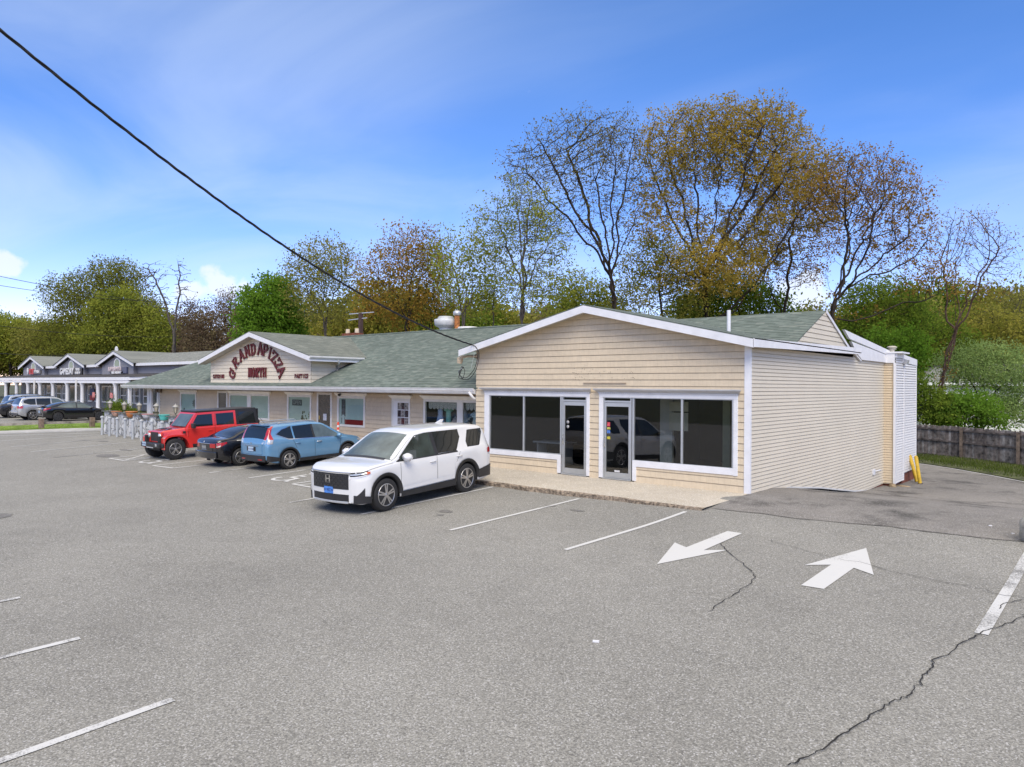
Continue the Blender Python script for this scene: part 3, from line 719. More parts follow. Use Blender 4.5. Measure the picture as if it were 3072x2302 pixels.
# ---- shopfront trim, built for each of the two fronts
def shopfront(x0, x1, cols, door, win, mull, first):
    """x0..x1 outer trim; door (a, b) ; win (a, b); mull mullion centre"""
    m = MB(); a, b = (door, win) if door[0] < win[0] else (win, door)
    zs = .43
    m.box(x0, x1, -.035, .03, 2.42, 2.53)
    if door[0] < win[0]:
        m.box(x0, door[0], -.035, .03, .03, 2.42); m.box(win[1], x1, -.035, .03, .43, 2.42); m.box(door[1] + .04, door[1] + .17, -.034, .03, .03, .62)
        m.box(door[1] + .17, win[1], -.036, .03, .44, .62)
    else:
        m.box(x0, win[0], -.035, .03, .43, 2.42); m.box(door[1], x1, -.035, .03, .03, 2.42); m.box(door[0] - .17, door[0] - .04, -.034, .03, .03, .60)
        m.box(win[0], door[0] - .17, -.036, .03, .44, .60)
    m.build('shopfront_trim', WHITE, shop, bevel=.006)
    m = MB()
    e0, e1 = x0 + .02, x1 - .02; t0, t1 = x0 - .15, x1 + .09
    for k in range(5):
        pass
    prof = [(-.036, 2.53), (-.05, 2.545), (-.055, 2.565), (-.10, 2.60), (-.16, 2.635), (-.17, 2.655), (-.17, 2.675), (.0, 2.685)]
    rows = []
    for (py_, pz_) in prof:
        t = (-py_ - .036) / .134; t = max(0, min(1, t)); ex = .015 + .12 * t
        rows.append([(x0 - ex, py_, pz_), (x1 + ex, py_, pz_)])
    m.grid(rows, smooth=False)
    for s in (0, 1): m.poly([r[s] for r in rows] + [(rows[-1][s][0], 0, 2.53)])
    m.build('cornice', CORN, shop)
    m = MB(); n = int((x1 - x0) / .062)
    for k in range(n): xx = x0 + .02 + (x1 - x0 - .04) * k / (n - 1); m.box(xx - .017, xx + .017, -.066, -.038, 2.535, 2.562)
    m.build('dentil_row', WHITE, shop)
    # aluminium frame
    m = MB(); zb, ztop = .60, 2.42
    for xx in (win[0] + .015, mull, win[1] - .015): m.box(xx - .03, xx + .03, -.012, .05, zb, ztop)
    m.box(win[0], win[1], -.010, .048, zb, zb + .03); m.box(win[0], win[1], -.010, .048, ztop - .02, ztop)
    w = m.build('window_frame', ALU, shop)
    for a0, b0 in ((win[0] + .045, mull - .03), (mull + .03, win[1] - .045)):
        m = MB(); m.poly([(a0, .02, zb + .03), (b0, .02, zb + .03), (b0, .02, ztop - .02), (a0, .02, ztop - .02)]); m.build('window_pane', GLASS, shop)
    d0, d1 = door
    m = MB(); m.box(d0, d0 + .04, -.016, .055, .03, 2.42); m.box(d1 - .04, d1, -.016, .055, .03, 2.42); m.box(d0 + .04, d1 - .04, -.014, .055, 2.27, 2.325); m.box(d0 + .04, d1 - .04, -.014, .055, 2.40, 2.42); m.build('door_frame', ALU, shop)
    m = MB(); m.poly([(d0 + .04, .02, 2.325), (d1 - .04, .02, 2.325), (d1 - .04, .02, 2.40), (d0 + .04, .02, 2.40)]); m.build('transom_pane', GLASS, shop)
    m = MB(); u, v = d0 + .045, d1 - .045
    m.box(u, u + .055, -.008, .036, .05, 2.26); m.box(v - .055, v, -.008, .036, .05, 2.26); m.box(u + .055, v - .055, -.006, .034, 2.15, 2.26); m.box(u + .055, v - .055, -.006, .034, .05, .215)
    dr = m.build('door', ALU, shop)
    m = MB(); m.poly([(u + .055, .014, .215), (v - .055, .014, .215), (v - .055, .014, 2.15), (u + .055, .014, 2.15)]); m.build('door_pane', GLASS, dr)
    m = MB(); hx = u + .03
    m.tube([(hx, -.008, 1.25), (hx, -.06, 1.24), (hx, -.065, 1.1), (hx, -.06, .95), (hx, -.008, .94)], .012, 6); m.build('door_handle', CHROME, dr)
    m = MB(); m.box(d0, d1, -.05, .05, .012, .045); m.build('threshold', ALU, shop)
    return dr
d1 = shopfront(-9.26, -4.95, 0, (-5.99, -5.06), (-9.05, -6.02), -7.54, True)
d2 = shopfront(-4.61, -.31, 0, (-4.47, -3.50), (-3.46, -.43), -1.91, False)
for k, (c, z, h) in enumerate((((.72, .08, .10), 1.62, .13), ((.75, .55, .12), 1.50, .06), ((.08, .2, .6), 1.40, .09), ((.6, .5, .05), 1.22, .08))):
    m = MB(); m.box(-4.345, -4.24 + .01 * (k % 2), .008, .010, z - h / 2, z + h / 2); m.build('door_sticker', simple('sticker', c, .5, vary=.6, scale=30), d2)
m = MB(); m.box(-4.08, -3.9, .008, .010, .225, .285); m.build('door_sticker', simple('sticker_white', (.6, .6, .6), .5, vary=.3, scale=40), d2)
m = MB()
for (z, r, c) in ((1.63, .05, 0), (1.49, .05, 0)): m.lathe([(0, -.002), (r, -.002), (r, .002), (0, .002)], 14, (-5.78, .009, z), 'y')
m.build('door_sticker', simple('sticker_grey', (.4, .4, .4), .5, vary=.3, scale=40), d1)
m = MB(); m.box(-5.18, -3.68, -.045, -.017, 2.825, 2.85); m.build('sign_ledge', simple('ledge', (.34, .27, .20), .6), shop)
m = MB()
rk = random.Random(5)
for k in range(46): xx, z = rk.uniform(-5.6, -3.4), rk.choice((3.0, 2.98, 3.12, 3.16, 3.3)) + rk.gauss(0, .03); m.obox((xx, -.019, z), (.014, .006, .014))
m.build('screw_holes', simple('hole_dark', (.10, .07, .05), .9), shop)
# little white wall fitting low on the side wall, flood light, vents
m = MB(); m.box(.012, .06, 11.7, 11.95, -.56, -.36); m.tube([(.05, 11.95, -.44), (.12, 12.1, -.42), (.14, 12.35, -.42), (.12, 12.5, -.47)], .022, 6); m.build('wall_spigot', WHITE, shop)
m = MB(); m.obox((.52, 14.72, 3.82), (.16, .22, .18), Matrix.Rotation(.3, 3, 'Y')); m.tube([(.41, 14.72, 3.86), (.5, 14.72, 3.84)], .03, 6); m.build('flood_light', GALV, shop)
m = MB(); m.lathe([(.10, 0), (.10, .22)], 12, (.15, 14.0, 4.16)); m.lathe([(.10, .14), (.16, .15), (.16, .17), (.12, .19)], 16, (.15, 14.0, 4.16)); m.lathe([(.10, .20), (.19, .21), (.19, .24), (.12, .28), (0, .29)], 16, (.15, 14.0, 4.16)); m.build('roof_vent', simple('vent_beige', (.5, .46, .38), .5), shop)
m = MB(); m.lathe([(.055, -.1), (.055, .52)], 12, (-1.2, 1.4, 4.40)); m.build('vent_pipe', WHITE, shop)
# service mast at the left corner of the gable
m = MB()
m.tube([(-9.55, -.10, 3.74), (-9.9, -.18, 3.75), (-10.12, -.22, 3.73), (-10.22, -.24, 3.66), (-10.24, -.25, 3.5)], [.04, .04, .05, .11, .09], 10); m.build('weatherhead', simple('weatherhead_beige', (.50, .40, .28), .6), shop)
m = MB(); m.tube([(-9.62, -.10, 3.74), (-9.62, -.05, 3.74)], .07, 8); m.tube([(-9.58, -.1, 3.745), (-9.95, -.18, 3.752)], .046, 8); m.build('mast_bracket', BLACKP, shop)

# ---- concrete walk along both fronts
m = MB()
def edge(x): return -2.74 + .03 * math.sin(x * 1.7) + .02 * math.sin(x * 5.1)
xs = arange(-40.4, .2, .2)
top = lambda x: 0.0
rows = [[(x, 0.6 if x < -9.67 else .0, .0) for x in xs], [(x, -1.2, -.002) for x in xs], [(x, (edge(x) if x > -9.7 else -.9), -.006) for x in xs]]
rows2 = [[(x, (edge(x) if x > -9.7 else -.9) , -.006) for x in xs], [(x, (edge(x) - .025 if x > -9.7 else -.93), -.03) for x in xs], [(x, (edge(x) - .03 if x > -9.7 else -.95), -.22) for x in xs]]
xs1 = [x for x in xs if x > -9.71]
def taper(x): return x
R1 = [[(x, .012, .001) for x in xs1], [(x, -1.2 if x < -1.5 else -1.2, -.002) for x in xs1], [(x, edge(x), -.006) for x in xs1]]
# the right end is cut on the skew by the driveway
cut = lambda x, y: min(x, .02 + .02 * (-y))
R1 = [[(cut(x, y), y, z) for x, y, z in r] for r in R1]
m.grid(R1, smooth=False)
m.grid([[(x, 1.22, 0.0) for x in arange(-37.2, -9.6, .4)], [(x, -.88, -.004) for x in arange(-37.2, -9.6, .4)]], smooth=False)
struct('concrete_walk', m, CONC)
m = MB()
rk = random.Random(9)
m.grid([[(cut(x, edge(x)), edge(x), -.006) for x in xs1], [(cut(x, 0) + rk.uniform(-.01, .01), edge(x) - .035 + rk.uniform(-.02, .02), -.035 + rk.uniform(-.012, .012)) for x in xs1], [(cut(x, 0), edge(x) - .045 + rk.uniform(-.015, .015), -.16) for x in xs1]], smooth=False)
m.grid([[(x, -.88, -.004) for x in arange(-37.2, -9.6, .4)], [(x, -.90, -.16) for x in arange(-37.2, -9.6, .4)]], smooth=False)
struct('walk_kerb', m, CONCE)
# ================================================================== restaurant wing
rest = thing('restaurant_building', 'long beige restaurant wing under a green shingle roof, maroon letters on its front gable', 'building', (-24, 1.2, 0))
m = MB(); f = FR(1.2)
def wall_with(m, x0, x1, z0, z1, holes, f, pitch):
    xs = x0
    for (a, b, c, d) in holes:
        if a > xs: lap(m, [(xs, z0), (a, z0), (a, z1), (xs, z1)], f, pitch, .017)
        if c > z0: lap(m, [(a, z0), (b, z0), (b, c), (a, c)], f, pitch, .017)
        if d < z1: lap(m, [(a, d), (b, d), (b, z1), (a, z1)], f, pitch, .017)
        xs = b
    if xs < x1: lap(m, [(xs, z0), (x1, z0), (x1, z1), (xs, z1)], f, pitch, .017)
OPEN = [(-34.26, -32.34, 1.0, 2.22), (-29.92, -28.88, 0, 2.33), (-28.67, -24.77, .98, 2.22), (-23.17, -21.22, .98, 2.22), (-20.76, -19.63, 0, 2.36), (-19.2, -17.28, .93, 2.22), (-15.5, -14.42, 0, 2.17), (-13.6, -9.75, .93, 2.20)]
wall_with(m, -36.98, -9.7, 0, 2.46, OPEN, f, .184)
m.build('front_wall', GLAP, rest)
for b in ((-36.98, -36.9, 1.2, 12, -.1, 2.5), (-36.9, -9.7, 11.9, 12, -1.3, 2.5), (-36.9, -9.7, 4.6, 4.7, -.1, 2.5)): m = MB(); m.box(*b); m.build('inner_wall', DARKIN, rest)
m = MB(); m.box(-37.0, -36.92, 1.17, 1.25, 0, 2.46); m.build('corner_board', WHITE2, rest)
def opening(kind, a, b, z0, z1, mull=None, blind=None, corn=True, dw=.11):
    m = MB()
    m.box(a, a + dw, 1.165, 1.24, z0, z1); m.box(b - dw, b, 1.165, 1.24, z0, z1); m.box(a + dw, b - dw, 1.166, 1.24, z1 - .10, z1)
    if kind == 'window': m.box(a + dw, b - dw, 1.164, 1.24, z0, z0 + .09)
    if mull:
        for q in mull: m.box(q[0], q[1], 1.166, 1.24, z0 + .09, z1 - .10)
    if corn:
        m.prism([(a - .02, 1.165, z1), (b + .02, 1.165, z1), (b + .14, 1.08, z1 + .11), (b + .14, 1.08, z1 + .14), (a - .14, 1.08, z1 + .14), (a - .14, 1.08, z1 + .11)], (0, .085, 0))
    fr = m.build(kind + '_frame' if kind == 'window' else 'door_frame', WHITE2, rest)
    if kind == 'window':
        zs = [(a + dw, b - dw)] if not mull else []
        if mull:
            x = a + dw
            for q in mull: zs.append((x, q[0])); x = q[1]
            zs.append((x, b - dw))
        for (p, q) in zs:
            m = MB(); m.poly([(p, 1.20, z0 + .09), (q, 1.20, z0 + .09), (q, 1.20, z1 - .10), (p, 1.20, z1 - .10)]); m.build('window_pane', GLASS2, fr)
        if blind:
            m = MB(); m.box(a + dw * .5, b - dw * .5, 1.222, 1.236, z0 + .05, z1 - .05); m.build('blind', blind, fr)
    return fr
w1 = opening('window', -34.28, -32.32, .98, 2.24, blind=BLIND2)
w2 = opening('window', -28.69, -24.75, .96, 2.24, [(-26.86, -26.5)], BLIND)
w3 = opening('window', -23.19, -21.2, .96, 2.24, blind=BLIND)
w4 = opening('window', -19.22, -17.26, .91, 2.24, blind=BLIND2)
w5 = opening('window', -13.62, -9.72, .91, 2.20, [(-11.76, -11.46)], None)
for (w, rects) in ((w1, ((-33.9, -33.78, 1.06, 1.35),)), (w4, ((-18.95, -18.68, 1.35, 2.1), (-18.95, -18.72, 1.05, 1.3)))):
    m = MB()
    for (a, b, c, d) in rects: m.box(a, b, 1.209, 1.218, c, d)
    m.build('window_poster', simple('poster_dark', (.06, .065, .08), .7, vary=.8, scale=9), w)
m = MB(); m.box(-18.9, -18.74, 1.2085, 1.2115, 1.02, 1.42); m.build('window_poster', simple('poster_pale', (.55, .62, .62), .7), w4)
m = MB(); m.box(-18.72, -17.36, 1.209, 1.218, 1.0, 1.22); m.build('red_valance', simple('red_cloth', (.25, .01, .01), .8), w4)
m = MB(); m.lathe([(0, -.004), (.17, -.004), (.17, .004), (0, .004)], 10, (-32.62, 1.214, 1.62), 'y')
for k in range(10): m.obox((-32.62 + .2 * math.cos(k * .628), 1.214, 1.62 + .2 * math.sin(k * .628)), (.07, .006, .07), Matrix.Rotation(k * .628, 3, 'Y'))
m.build('sun_ornament', simple('ornament_grey', (.22, .24, .23), .8), w1)
# OPEN sign (unlit neon tubes on a dark board) and garlands in the third window
op = thing('open_sign', 'dark OPEN sign hanging in the restaurant window behind the blue car', 'sign', (-22.5, 1.25, 1.9))
m = MB(); m.box(-22.82, -22.02, 1.211, 1.219, 1.74, 2.02); m.build('board', simple('sign_dark', (.07, .075, .075), .7), op)
m = MB(); rk = random.Random(2)
for k in range(26): m.obox((-21.9 + rk.uniform(-.1, .5) * (1 if k % 2 else -.3), 1.214, 1.02 + rk.uniform(0, .45) * (1 if k % 3 else .3)), (.09, .006, .07), Matrix.Rotation(rk.uniform(0, 3), 3, 'Y'))
m.build('window_decals', simple('decal_leaf', (.20, .22, .10), .8, vary=.6, scale=9), w3)

def text_mesh(body, size, mat, name, parent=None, M=None, ext=.006, off=0.0, align='CENTER', loc=None, space=1.0):
    cu = bpy.data.curves.new('tmp', 'FONT'); cu.body = body; cu.size = size; cu.extrude = ext; cu.offset = off; cu.align_x = align; cu.align_y = 'CENTER'; cu.space_character = space
    o = bpy.data.objects.new('tmp', cu); COL.objects.link(o)
    dg = bpy.context.evaluated_depsgraph_get(); dg.update()
    me = bpy.data.meshes.new_from_object(o.evaluated_get(dg)); bpy.data.objects.remove(o); me.name = name
    me.transform(M); me.materials.clear(); me.materials.append(mat)
    off3 = Vector((0, 0, 0)); p = parent
    if p is not None:
        while p.parent is not None: p = p.parent
        off3 = ROOT.get(p, off3)
    if loc is not None: off3 = Vector(loc)
    me.transform(Matrix.Translation(-off3))
    q = bpy.data.objects.new(name, me); COL.objects.link(q)
    if loc is not None: q.location = loc
    q.parent = parent; return q
def front(x, y, z, sx=1, sz=1): return Matrix(((sx, 0, 0, x), (0, 0, -1, y), (0, sz, 0, z), (0, 0, 0, 1)))
text_mesh('OPEN', .27, simple('neon_off', (.33, .34, .33), .5), 'lettering', op, front(-22.42, 1.2095, 1.88), .001)
# doors
def door(a, b, ztop, mat, name='door'):
    m = MB(); m.box(a + .11, b - .11, 1.19, 1.235, .02, ztop); return m.build(name, mat, rest)
opening('door', -29.92, -28.86, 0, 2.36, corn=False); dA = door(-29.92, -28.86, 2.26, simple('door_black', (.035, .033, .03), .25, vary=.4, scale=4, coat=.5))
opening('door', -20.76, -19.62, 0, 2.38, corn=False); dB = door(-20.76, -19.62, 2.28, simple('door_dark_brown', (.045, .033, .025), .25, vary=.5, scale=5, coat=.5))
m = MB(); m.box(-20.28, -20.02, 1.180, 1.188, 1.12, 1.42); m.build('door_notice', simple('notice_paper', (.60, .62, .68), .7, vary=.25, scale=25), dB)
m = MB(); m.box(-20.60, -20.52, 1.17, 1.188, 1.15, 1.32); m.build('door_handle', simple('brass', (.5, .36, .12), .35, .8), dB)
opening('door', -15.52, -14.40, 0, 2.19, dw=.07)
dC = door(-15.56, -14.36, 2.09, WHITE)
for i in range(3):
    for k in range(3):
        m = MB(); xx = -15.16 + i * .222; z = 1.15 + k * .30
        m.box(xx, xx + .195, 1.178, 1.189, z, z + .27); m.build('door_pane', simple('pane_%d%d' % (i, k), (.04, .04, .042), .1, vary=.9, scale=14, spec=.7) if (i + k) % 2 else simple('pane_l%d%d' % (i, k), (.2, .2, .19), .2, vary=.9, scale=12), dC)
m = MB(); m.lathe([(0, -.02), (.10, -.02), (.12, .01), (0, .01)], 10, (-14.95, 1.178, 1.0), 'y', sx=1.2); m.build('door_plaque', simple('plaque_gold', (.30, .22, .05), .5), dC)
# right-hand window: clothes shop
m = MB(); rk = random.Random(4)
for (a, b) in ((-13.45, -11.8), (-11.44, -9.8)):
    n = 8
    for k in range(n):
        xx = a + (b - a) * (k + .5) / n; w = (b - a) / n * .49
        pts = [(xx - w, 1.30, 2.12), (xx + w, 1.30, 2.12)] + [(xx + w * math.cos(t), 1.30, 1.92 - .11 * math.sin(t)) for t in (0, .5, 1.0, 1.57, 2.1, 2.6, PI)]
        m.prism(pts, (0, .02, 0))
m.build('lace_valance', simple('lace', (.42, .42, .42), .9, vary=.5, scale=30), w5)
m = MB(); m.box(-13.5, -9.75, 1.26, 2.2, .96, 1.0); m.box(-13.5, -9.75, 2.2, 2.25, .9, 2.2); m.build('display_floor', simple('display_dark', (.09, .095, .10), .8, vary=.3), w5)
def garment(name, x, prof, col, lab, cat, z0, col2=None, sleeves=False, y=1.62):
    t = thing(name, lab, cat, (x, y, z0), group='clothes shown in the shop window')
    mat = simple(name + '_cloth', col, .9, vary=.16, scale=22)
    m = MB(); m.lathe([(r, h) for r, h in prof], 18, (x, y, z0), sy=.5); m.build('skirt', mat, t)
    if sleeves:
        m = MB()
        for s in (-1, 1): m.tube([(x + s * .08, y, z0 + prof[-1][1] - .06), (x + s * .20, y, z0 + prof[-1][1] - .16)], [.055, .075], 8)
        m.build('sleeve', mat, t)
    m = MB(); m.tube([(x, y, z0 + prof[-1][1]), (x, y, z0 + prof[-1][1] + .08)], .008, 5); m.tube([(x - .14, y, z0 + prof[-1][1] - .03), (x, y, z0 + prof[-1][1] + .03), (x + .14, y, z0 + prof[-1][1] - .03)], .008, 5); m.build('hanger', GALV, t)
garment('child_dress', -13.12, [(.24, 0), (.21, .25), (.13, .55), (.12, .57), (.13, .75), (.10, .80), (.06, .82)], (.38, .46, .66), 'pale blue long-skirted dress at the left end of the shop window', 'dress', 1.02)
garment('child_dress', -12.66, [(.13, 0), (.13, .35), (.12, .6), (.10, .68), (.06, .72)], (.22, .46, .40), 'mint green short-sleeved dress hanging in the shop window', 'dress', 1.22, sleeves=True)
garment('baby_bonnet', -12.30, [(.20, 0), (.24, .15), (.21, .3), (.10, .42), (.03, .46)], (.50, .38, .36), 'pink patterned bonnet-shaped outfit low in the shop window', 'clothes', 1.02)
garment('child_dress', -12.0, [(.30, 0), (.27, .3), (.16, .55), (.15, .65), (.12, .85), (.05, .92)], (.33, .34, .40), 'grey lilac full dress at the right of the first shop pane', 'dress', 1.05, y=1.8)
garment('romper_suit', -11.22, [(.16, 0), (.15, .2), (.12, .4), (.13, .55), (.07, .64)], (.40, .50, .54), 'pale blue romper with trouser legs in the second shop pane', 'clothes', 1.12, sleeves=True)

# main roof: hipped at the far left, running into the shop at the right
EZ2 = 2.66; SLR = .447
rz2 = lambda y: EZ2 + .02 + SLR * y
m = MB(); RY = 6.0
A, B_, C_, D_ = (-39.35, -.02, rz2(-.02)), (-9.6, -.02, rz2(-.02)), (-9.6, RY, rz2(RY)), (-33.3, RY, rz2(RY))
slab(m, [A, B_, C_, D_], .04)
slab(m, [(-39.35, 12.0, rz2(0)), (-33.3, RY, rz2(RY)), (-9.6, RY, rz2(RY)), (-9.6, 12.0, rz2(0))], .04)
m.build('main_roof', ROOFX, rest)
m = MB(); slab(m, [(-39.35, -.02, rz2(-.02)), D_, (-39.35, 12.0, rz2(0))], .04); m.build('hip_roof', ROOFY, rest)
m = MB(); m.tube([(-33.3, RY, rz2(RY) + .0), (-9.9, RY, rz2(RY) + .0)], .06, 6); m.build('ridge_cap', ROOFX, rest)
m = MB(); 
prof = [(0.0, 2.45), (-.02, 2.455), (-.05, 2.50), (-.055, 2.53), (-.085, 2.56), (-.09, 2.62), (-.105, 2.63), (-.105, 2.65), (-.085, 2.65), (-.075, 2.63), (-.02, 2.56), (0, 2.56)]
m.grid([[(x, a, b + .0) for a, b in prof] for x in (-39.45, -9.72)], closed=True, smooth=False)
for x in (-39.45, -9.72): m.poly([(x, a, b) for a, b in prof])
m.build('gutter', WHITE2, rest)
m = MB(); m.prism([(-39.3, .0, 2.44), (-9.72, .0, 2.44), (-9.72, .0, 2.62), (-39.3, .0, 2.62)], (0, .03, 0)); m.build('eave_fascia', WHITE2, rest)
m = MB(); m.box(-39.3, -9.72, .03, 1.2, 2.44, 2.46); m.box(-39.3, -36.9, 1.2, 12, 2.44, 2.46); m.build('eave_soffit', simple('eave_brown', (.20, .15, .105), .8, vary=.2), rest)
m = MB(); m.tube([(-9.95, -.06, 2.50), (-9.84, -.09, 2.42), (-9.78, -.03, 2.30), (-9.76, .15, 2.26)], .05, 8); m.build('downspout', WHITE2, rest)
# porch at the left end: white posts, wide door casing, hanging lamps
m = MB(); m.box(-38.62, -38.50, .02, .14, -.1, 2.45); m.build('porch_post', WHITE, rest)
m = MB(); m.box(-38.05, -37.45, .9, 1.0, -.1, 2.45); m.box(-37.75, -37.70, .87, .9, 0, 2.3); m.build('porch_door', WHITE, rest)
m = MB(); m.box(-36.85, -36.62, 1.05, 1.18, 2.18, 2.42); m.box(-37.25, -37.05, 1.05, 1.2, 2.2, 2.42); m.build('wall_lamp', simple('lamp_bronze', (.14, .11, .08), .6), rest)
m = MB(); m.lathe([(0, -.08), (.07, -.04), (.08, .03), (.0, .05)], 10, (-18.9, 1.05, 2.30)); m.build('camera_dome', BLACKP, rest)

# ---- front gable carrying the name
m = MB(); f = FR(.30)
dz = lambda x: 5.02 - abs(x + 24.42) * .247
lap(m, [(-28.93, 2.74), (-19.93, 2.74), (-19.93, dz(-19.93)), (-24.42, dz(-24.42)), (-28.93, dz(-28.93))], f, .184, .017, .02)
m.build('gable_front', DORM, rest)
m = MB()
lap(m, [(.30, 2.77), (2.75, 3.88), (.30, 3.88)], SX(-19.93), .184, .015, .02); m.build('gable_cheek', DORM, rest)
m = MB(); m.prism([(-28.93, .30, 2.77), (-28.93, 2.75, 3.88), (-28.93, .30, 3.88)], (.02, 0, 0)); m.build('gable_cheek', DORM, rest)
m = MB(); m.prism([(-19.92, .28, 2.76), (-19.92, 2.85, 3.91), (-19.92, 2.85, 3.87), (-19.92, .28, 2.71)], (.03, 0, 0)); m.box(-28.95, -19.90, .25, .30, 2.70, 2.755); m.build('flashing', WHITE2, rest)
dt = lambda x: 5.25 - abs(x + 24.42) * .250
m = MB(); xl2, xr2 = -29.45, -19.42
slab(m, [(xl2, -.13, dt(xl2)), (-24.42, -.13, dt(-24.42)), (-24.42, 5.8, dt(-24.42)), (xl2, 3.05, dt(xl2))], .04)
slab(m, [(-24.42, -.13, dt(-24.42)), (xr2, -.13, dt(xr2)), (xr2, 3.05, dt(xr2)), (-24.42, 5.8, dt(-24.42))], .04)
m.build('gable_roof', ROOFD, rest)
m = MB()
for x0, x1 in ((xl2 + .02, -24.42), (-24.42, xr2 - .02)):
    a, b = (x0, -.11, dt(x0) - .045), (x1, -.11, dt(x1) - .045); m.prism([a, b, (b[0], b[1], b[2] - .205), (a[0], a[1], a[2] - .205)], (0, -.03, 0))
m.build('gable_fascia', WHITE, rest)
m = MB(); a = xr2 - .05; zq = dt(xr2)
m.prism([(a, -.12, zq - .06), (a, 3.05, zq - .06), (a, 2.65, zq - .25), (a, -.12, zq - .25)], (.03, 0, 0)); m.build('side_fascia', WHITE, rest)
m = MB(); m.prism([(a + .03, -.14, zq - .02), (a + .13, -.14, zq - .02), (a + .13, -.14, zq - .08), (a + .08, -.14, zq - .14), (a + .03, -.14, zq - .14)], (0, 2.9, 0)); m.build('side_gutter', WHITE2, rest)
m = MB(); m.box(xl2 - .1, xl2, -.14, 2.9, dt(xl2) - .14, dt(xl2) - .03); m.build('side_gutter', WHITE2, rest)
m = MB(); m.poly([(xl2, -.11, dt(xl2) - .25), (-24.42, -.11, dt(-24.42) - .25), (-24.42, .3, dt(-24.42) - .25), (xl2, .3, dt(xl2) - .25)]); m.poly([(xr2, -.11, dt(xr2) - .25), (-24.42, -.11, dt(-24.42) - .25), (-24.42, .3, dt(-24.42) - .25), (xr2, .3, dt(xr2) - .25)][::-1])
m.poly([(-19.9, -.1, zq - .24), (a, -.1, zq - .24), (a, 2.8, zq - .24), (-19.9, 2.8, zq - .24)]); m.build('gable_soffit', SOFFIT, rest)
m = MB(); m.tube([(a + .06, 1.35, 3.84), (a + .03, 1.42, 3.70), (-19.85, 1.62, 3.60), (-19.85, 1.62, 3.42), (-19.78, 1.58, 3.36)], .045, 6); m.build('downspout', WHITE2, rest)

# ---- maroon slab letters
GLY = {
 'A': ([((.12, .05), (.5, .98)), ((.5, .98), (.88, .05)), ((.26, .36), (.74, .36))], [(.12, 0), (.88, 0)]),
 'B': ([((.2, 0), (.2, 1))], []),
 'C': ([((.84, .72), (.72, .90)), ((.72, .90), (.46, .95)), ((.46, .95), (.2, .74)), ((.2, .74), (.2, .26)), ((.2, .26), (.46, .05)), ((.46, .05), (.74, .10)), ((.74, .10), (.86, .28)), ((.86, .98), (.86, .66))], []),
 'D': ([((.24, .03), (.24, .97)), ((.10, .93), (.55, .93)), ((.55, .93), (.82, .72)), ((.82, .72), (.82, .28)), ((.82, .28), (.55, .07)), ((.10, .07), (.55, .07))], []),
 'E': ([((.24, .03), (.24, .97)), ((.10, .93), (.85, .93)), ((.10, .07), (.85, .07)), ((.24, .5), (.65, .5)), ((.84, .97), (.84, .74)), ((.84, .03), (.84, .26))], []),
 'G': ([((.82, .72), (.70, .90)), ((.70, .90), (.46, .95)), ((.46, .95), (.2, .74)), ((.2, .74), (.2, .26)), ((.2, .26), (.46, .05)), ((.46, .05), (.80, .12)), ((.80, .05), (.80, .44)), ((.55, .44), (.95, .44)), ((.84, .98), (.84, .68))], []),
 'H': ([((.2, .05), (.2, .95)), ((.8, .05), (.8, .95)), ((.2, .5), (.8, .5))], [(.2, 0), (.8, 0), (.2, 1), (.8, 1)]),
 'I': ([((.5, .05), (.5, .95))], [(.5, 0), (.5, 1)]),
 'N': ([((.2, .05), (.2, .95)), ((.8, .05), (.8, .95)), ((.2, .92), (.8, .08))], [(.2, 0), (.2, 1), (.8, 1)]),
 'O': ([((.5, .95), (.2, .74)), ((.2, .74), (.2, .26)), ((.2, .26), (.5, .05)), ((.5, .05), (.8, .26)), ((.8, .26), (.8, .74)), ((.8, .74), (.5, .95))], []),
 'P': ([((.26, .05), (.26, .95)), ((.10, .93), (.62, .93)), ((.62, .93), (.84, .76)), ((.84, .76), (.84, .62)), ((.84, .62), (.62, .46)), ((.26, .46), (.62, .46))], [(.26, 0)]),
 'R': ([((.24, .05), (.24, .95)), ((.10, .93), (.62, .93)), ((.62, .93), (.82, .78)), ((.82, .78), (.82, .64)), ((.82, .64), (.6, .5)), ((.24, .5), (.6, .5)), ((.52, .5), (.82, .05))], [(.24, 0), (.86, 0)]),
 'S': ([((.82, .76), (.64, .93)), ((.64, .93), (.34, .93)), ((.34, .93), (.18, .74)), ((.18, .74), (.30, .58)), ((.30, .58), (.72, .42)), ((.72, .42), (.84, .24)), ((.84, .24), (.64, .06)), ((.64, .06), (.34, .06)), ((.34, .06), (.16, .24)), ((.82, .97), (.82, .70)), ((.17, .03), (.17, .30))], []),
 'T': ([((.5, .05), (.5, .95)), ((.08, .93), (.92, .93)), ((.10, .97), (.10, .72)), ((.90, .97), (.90, .72))], [(.5, 0)]),
 'Z': ([((.12, .93), (.88, .93)), ((.86, .93), (.14, .07)), ((.10, .07), (.88, .07)), ((.88, .03), (.88, .30)), ((.13, .97), (.13, .70))], []),
}
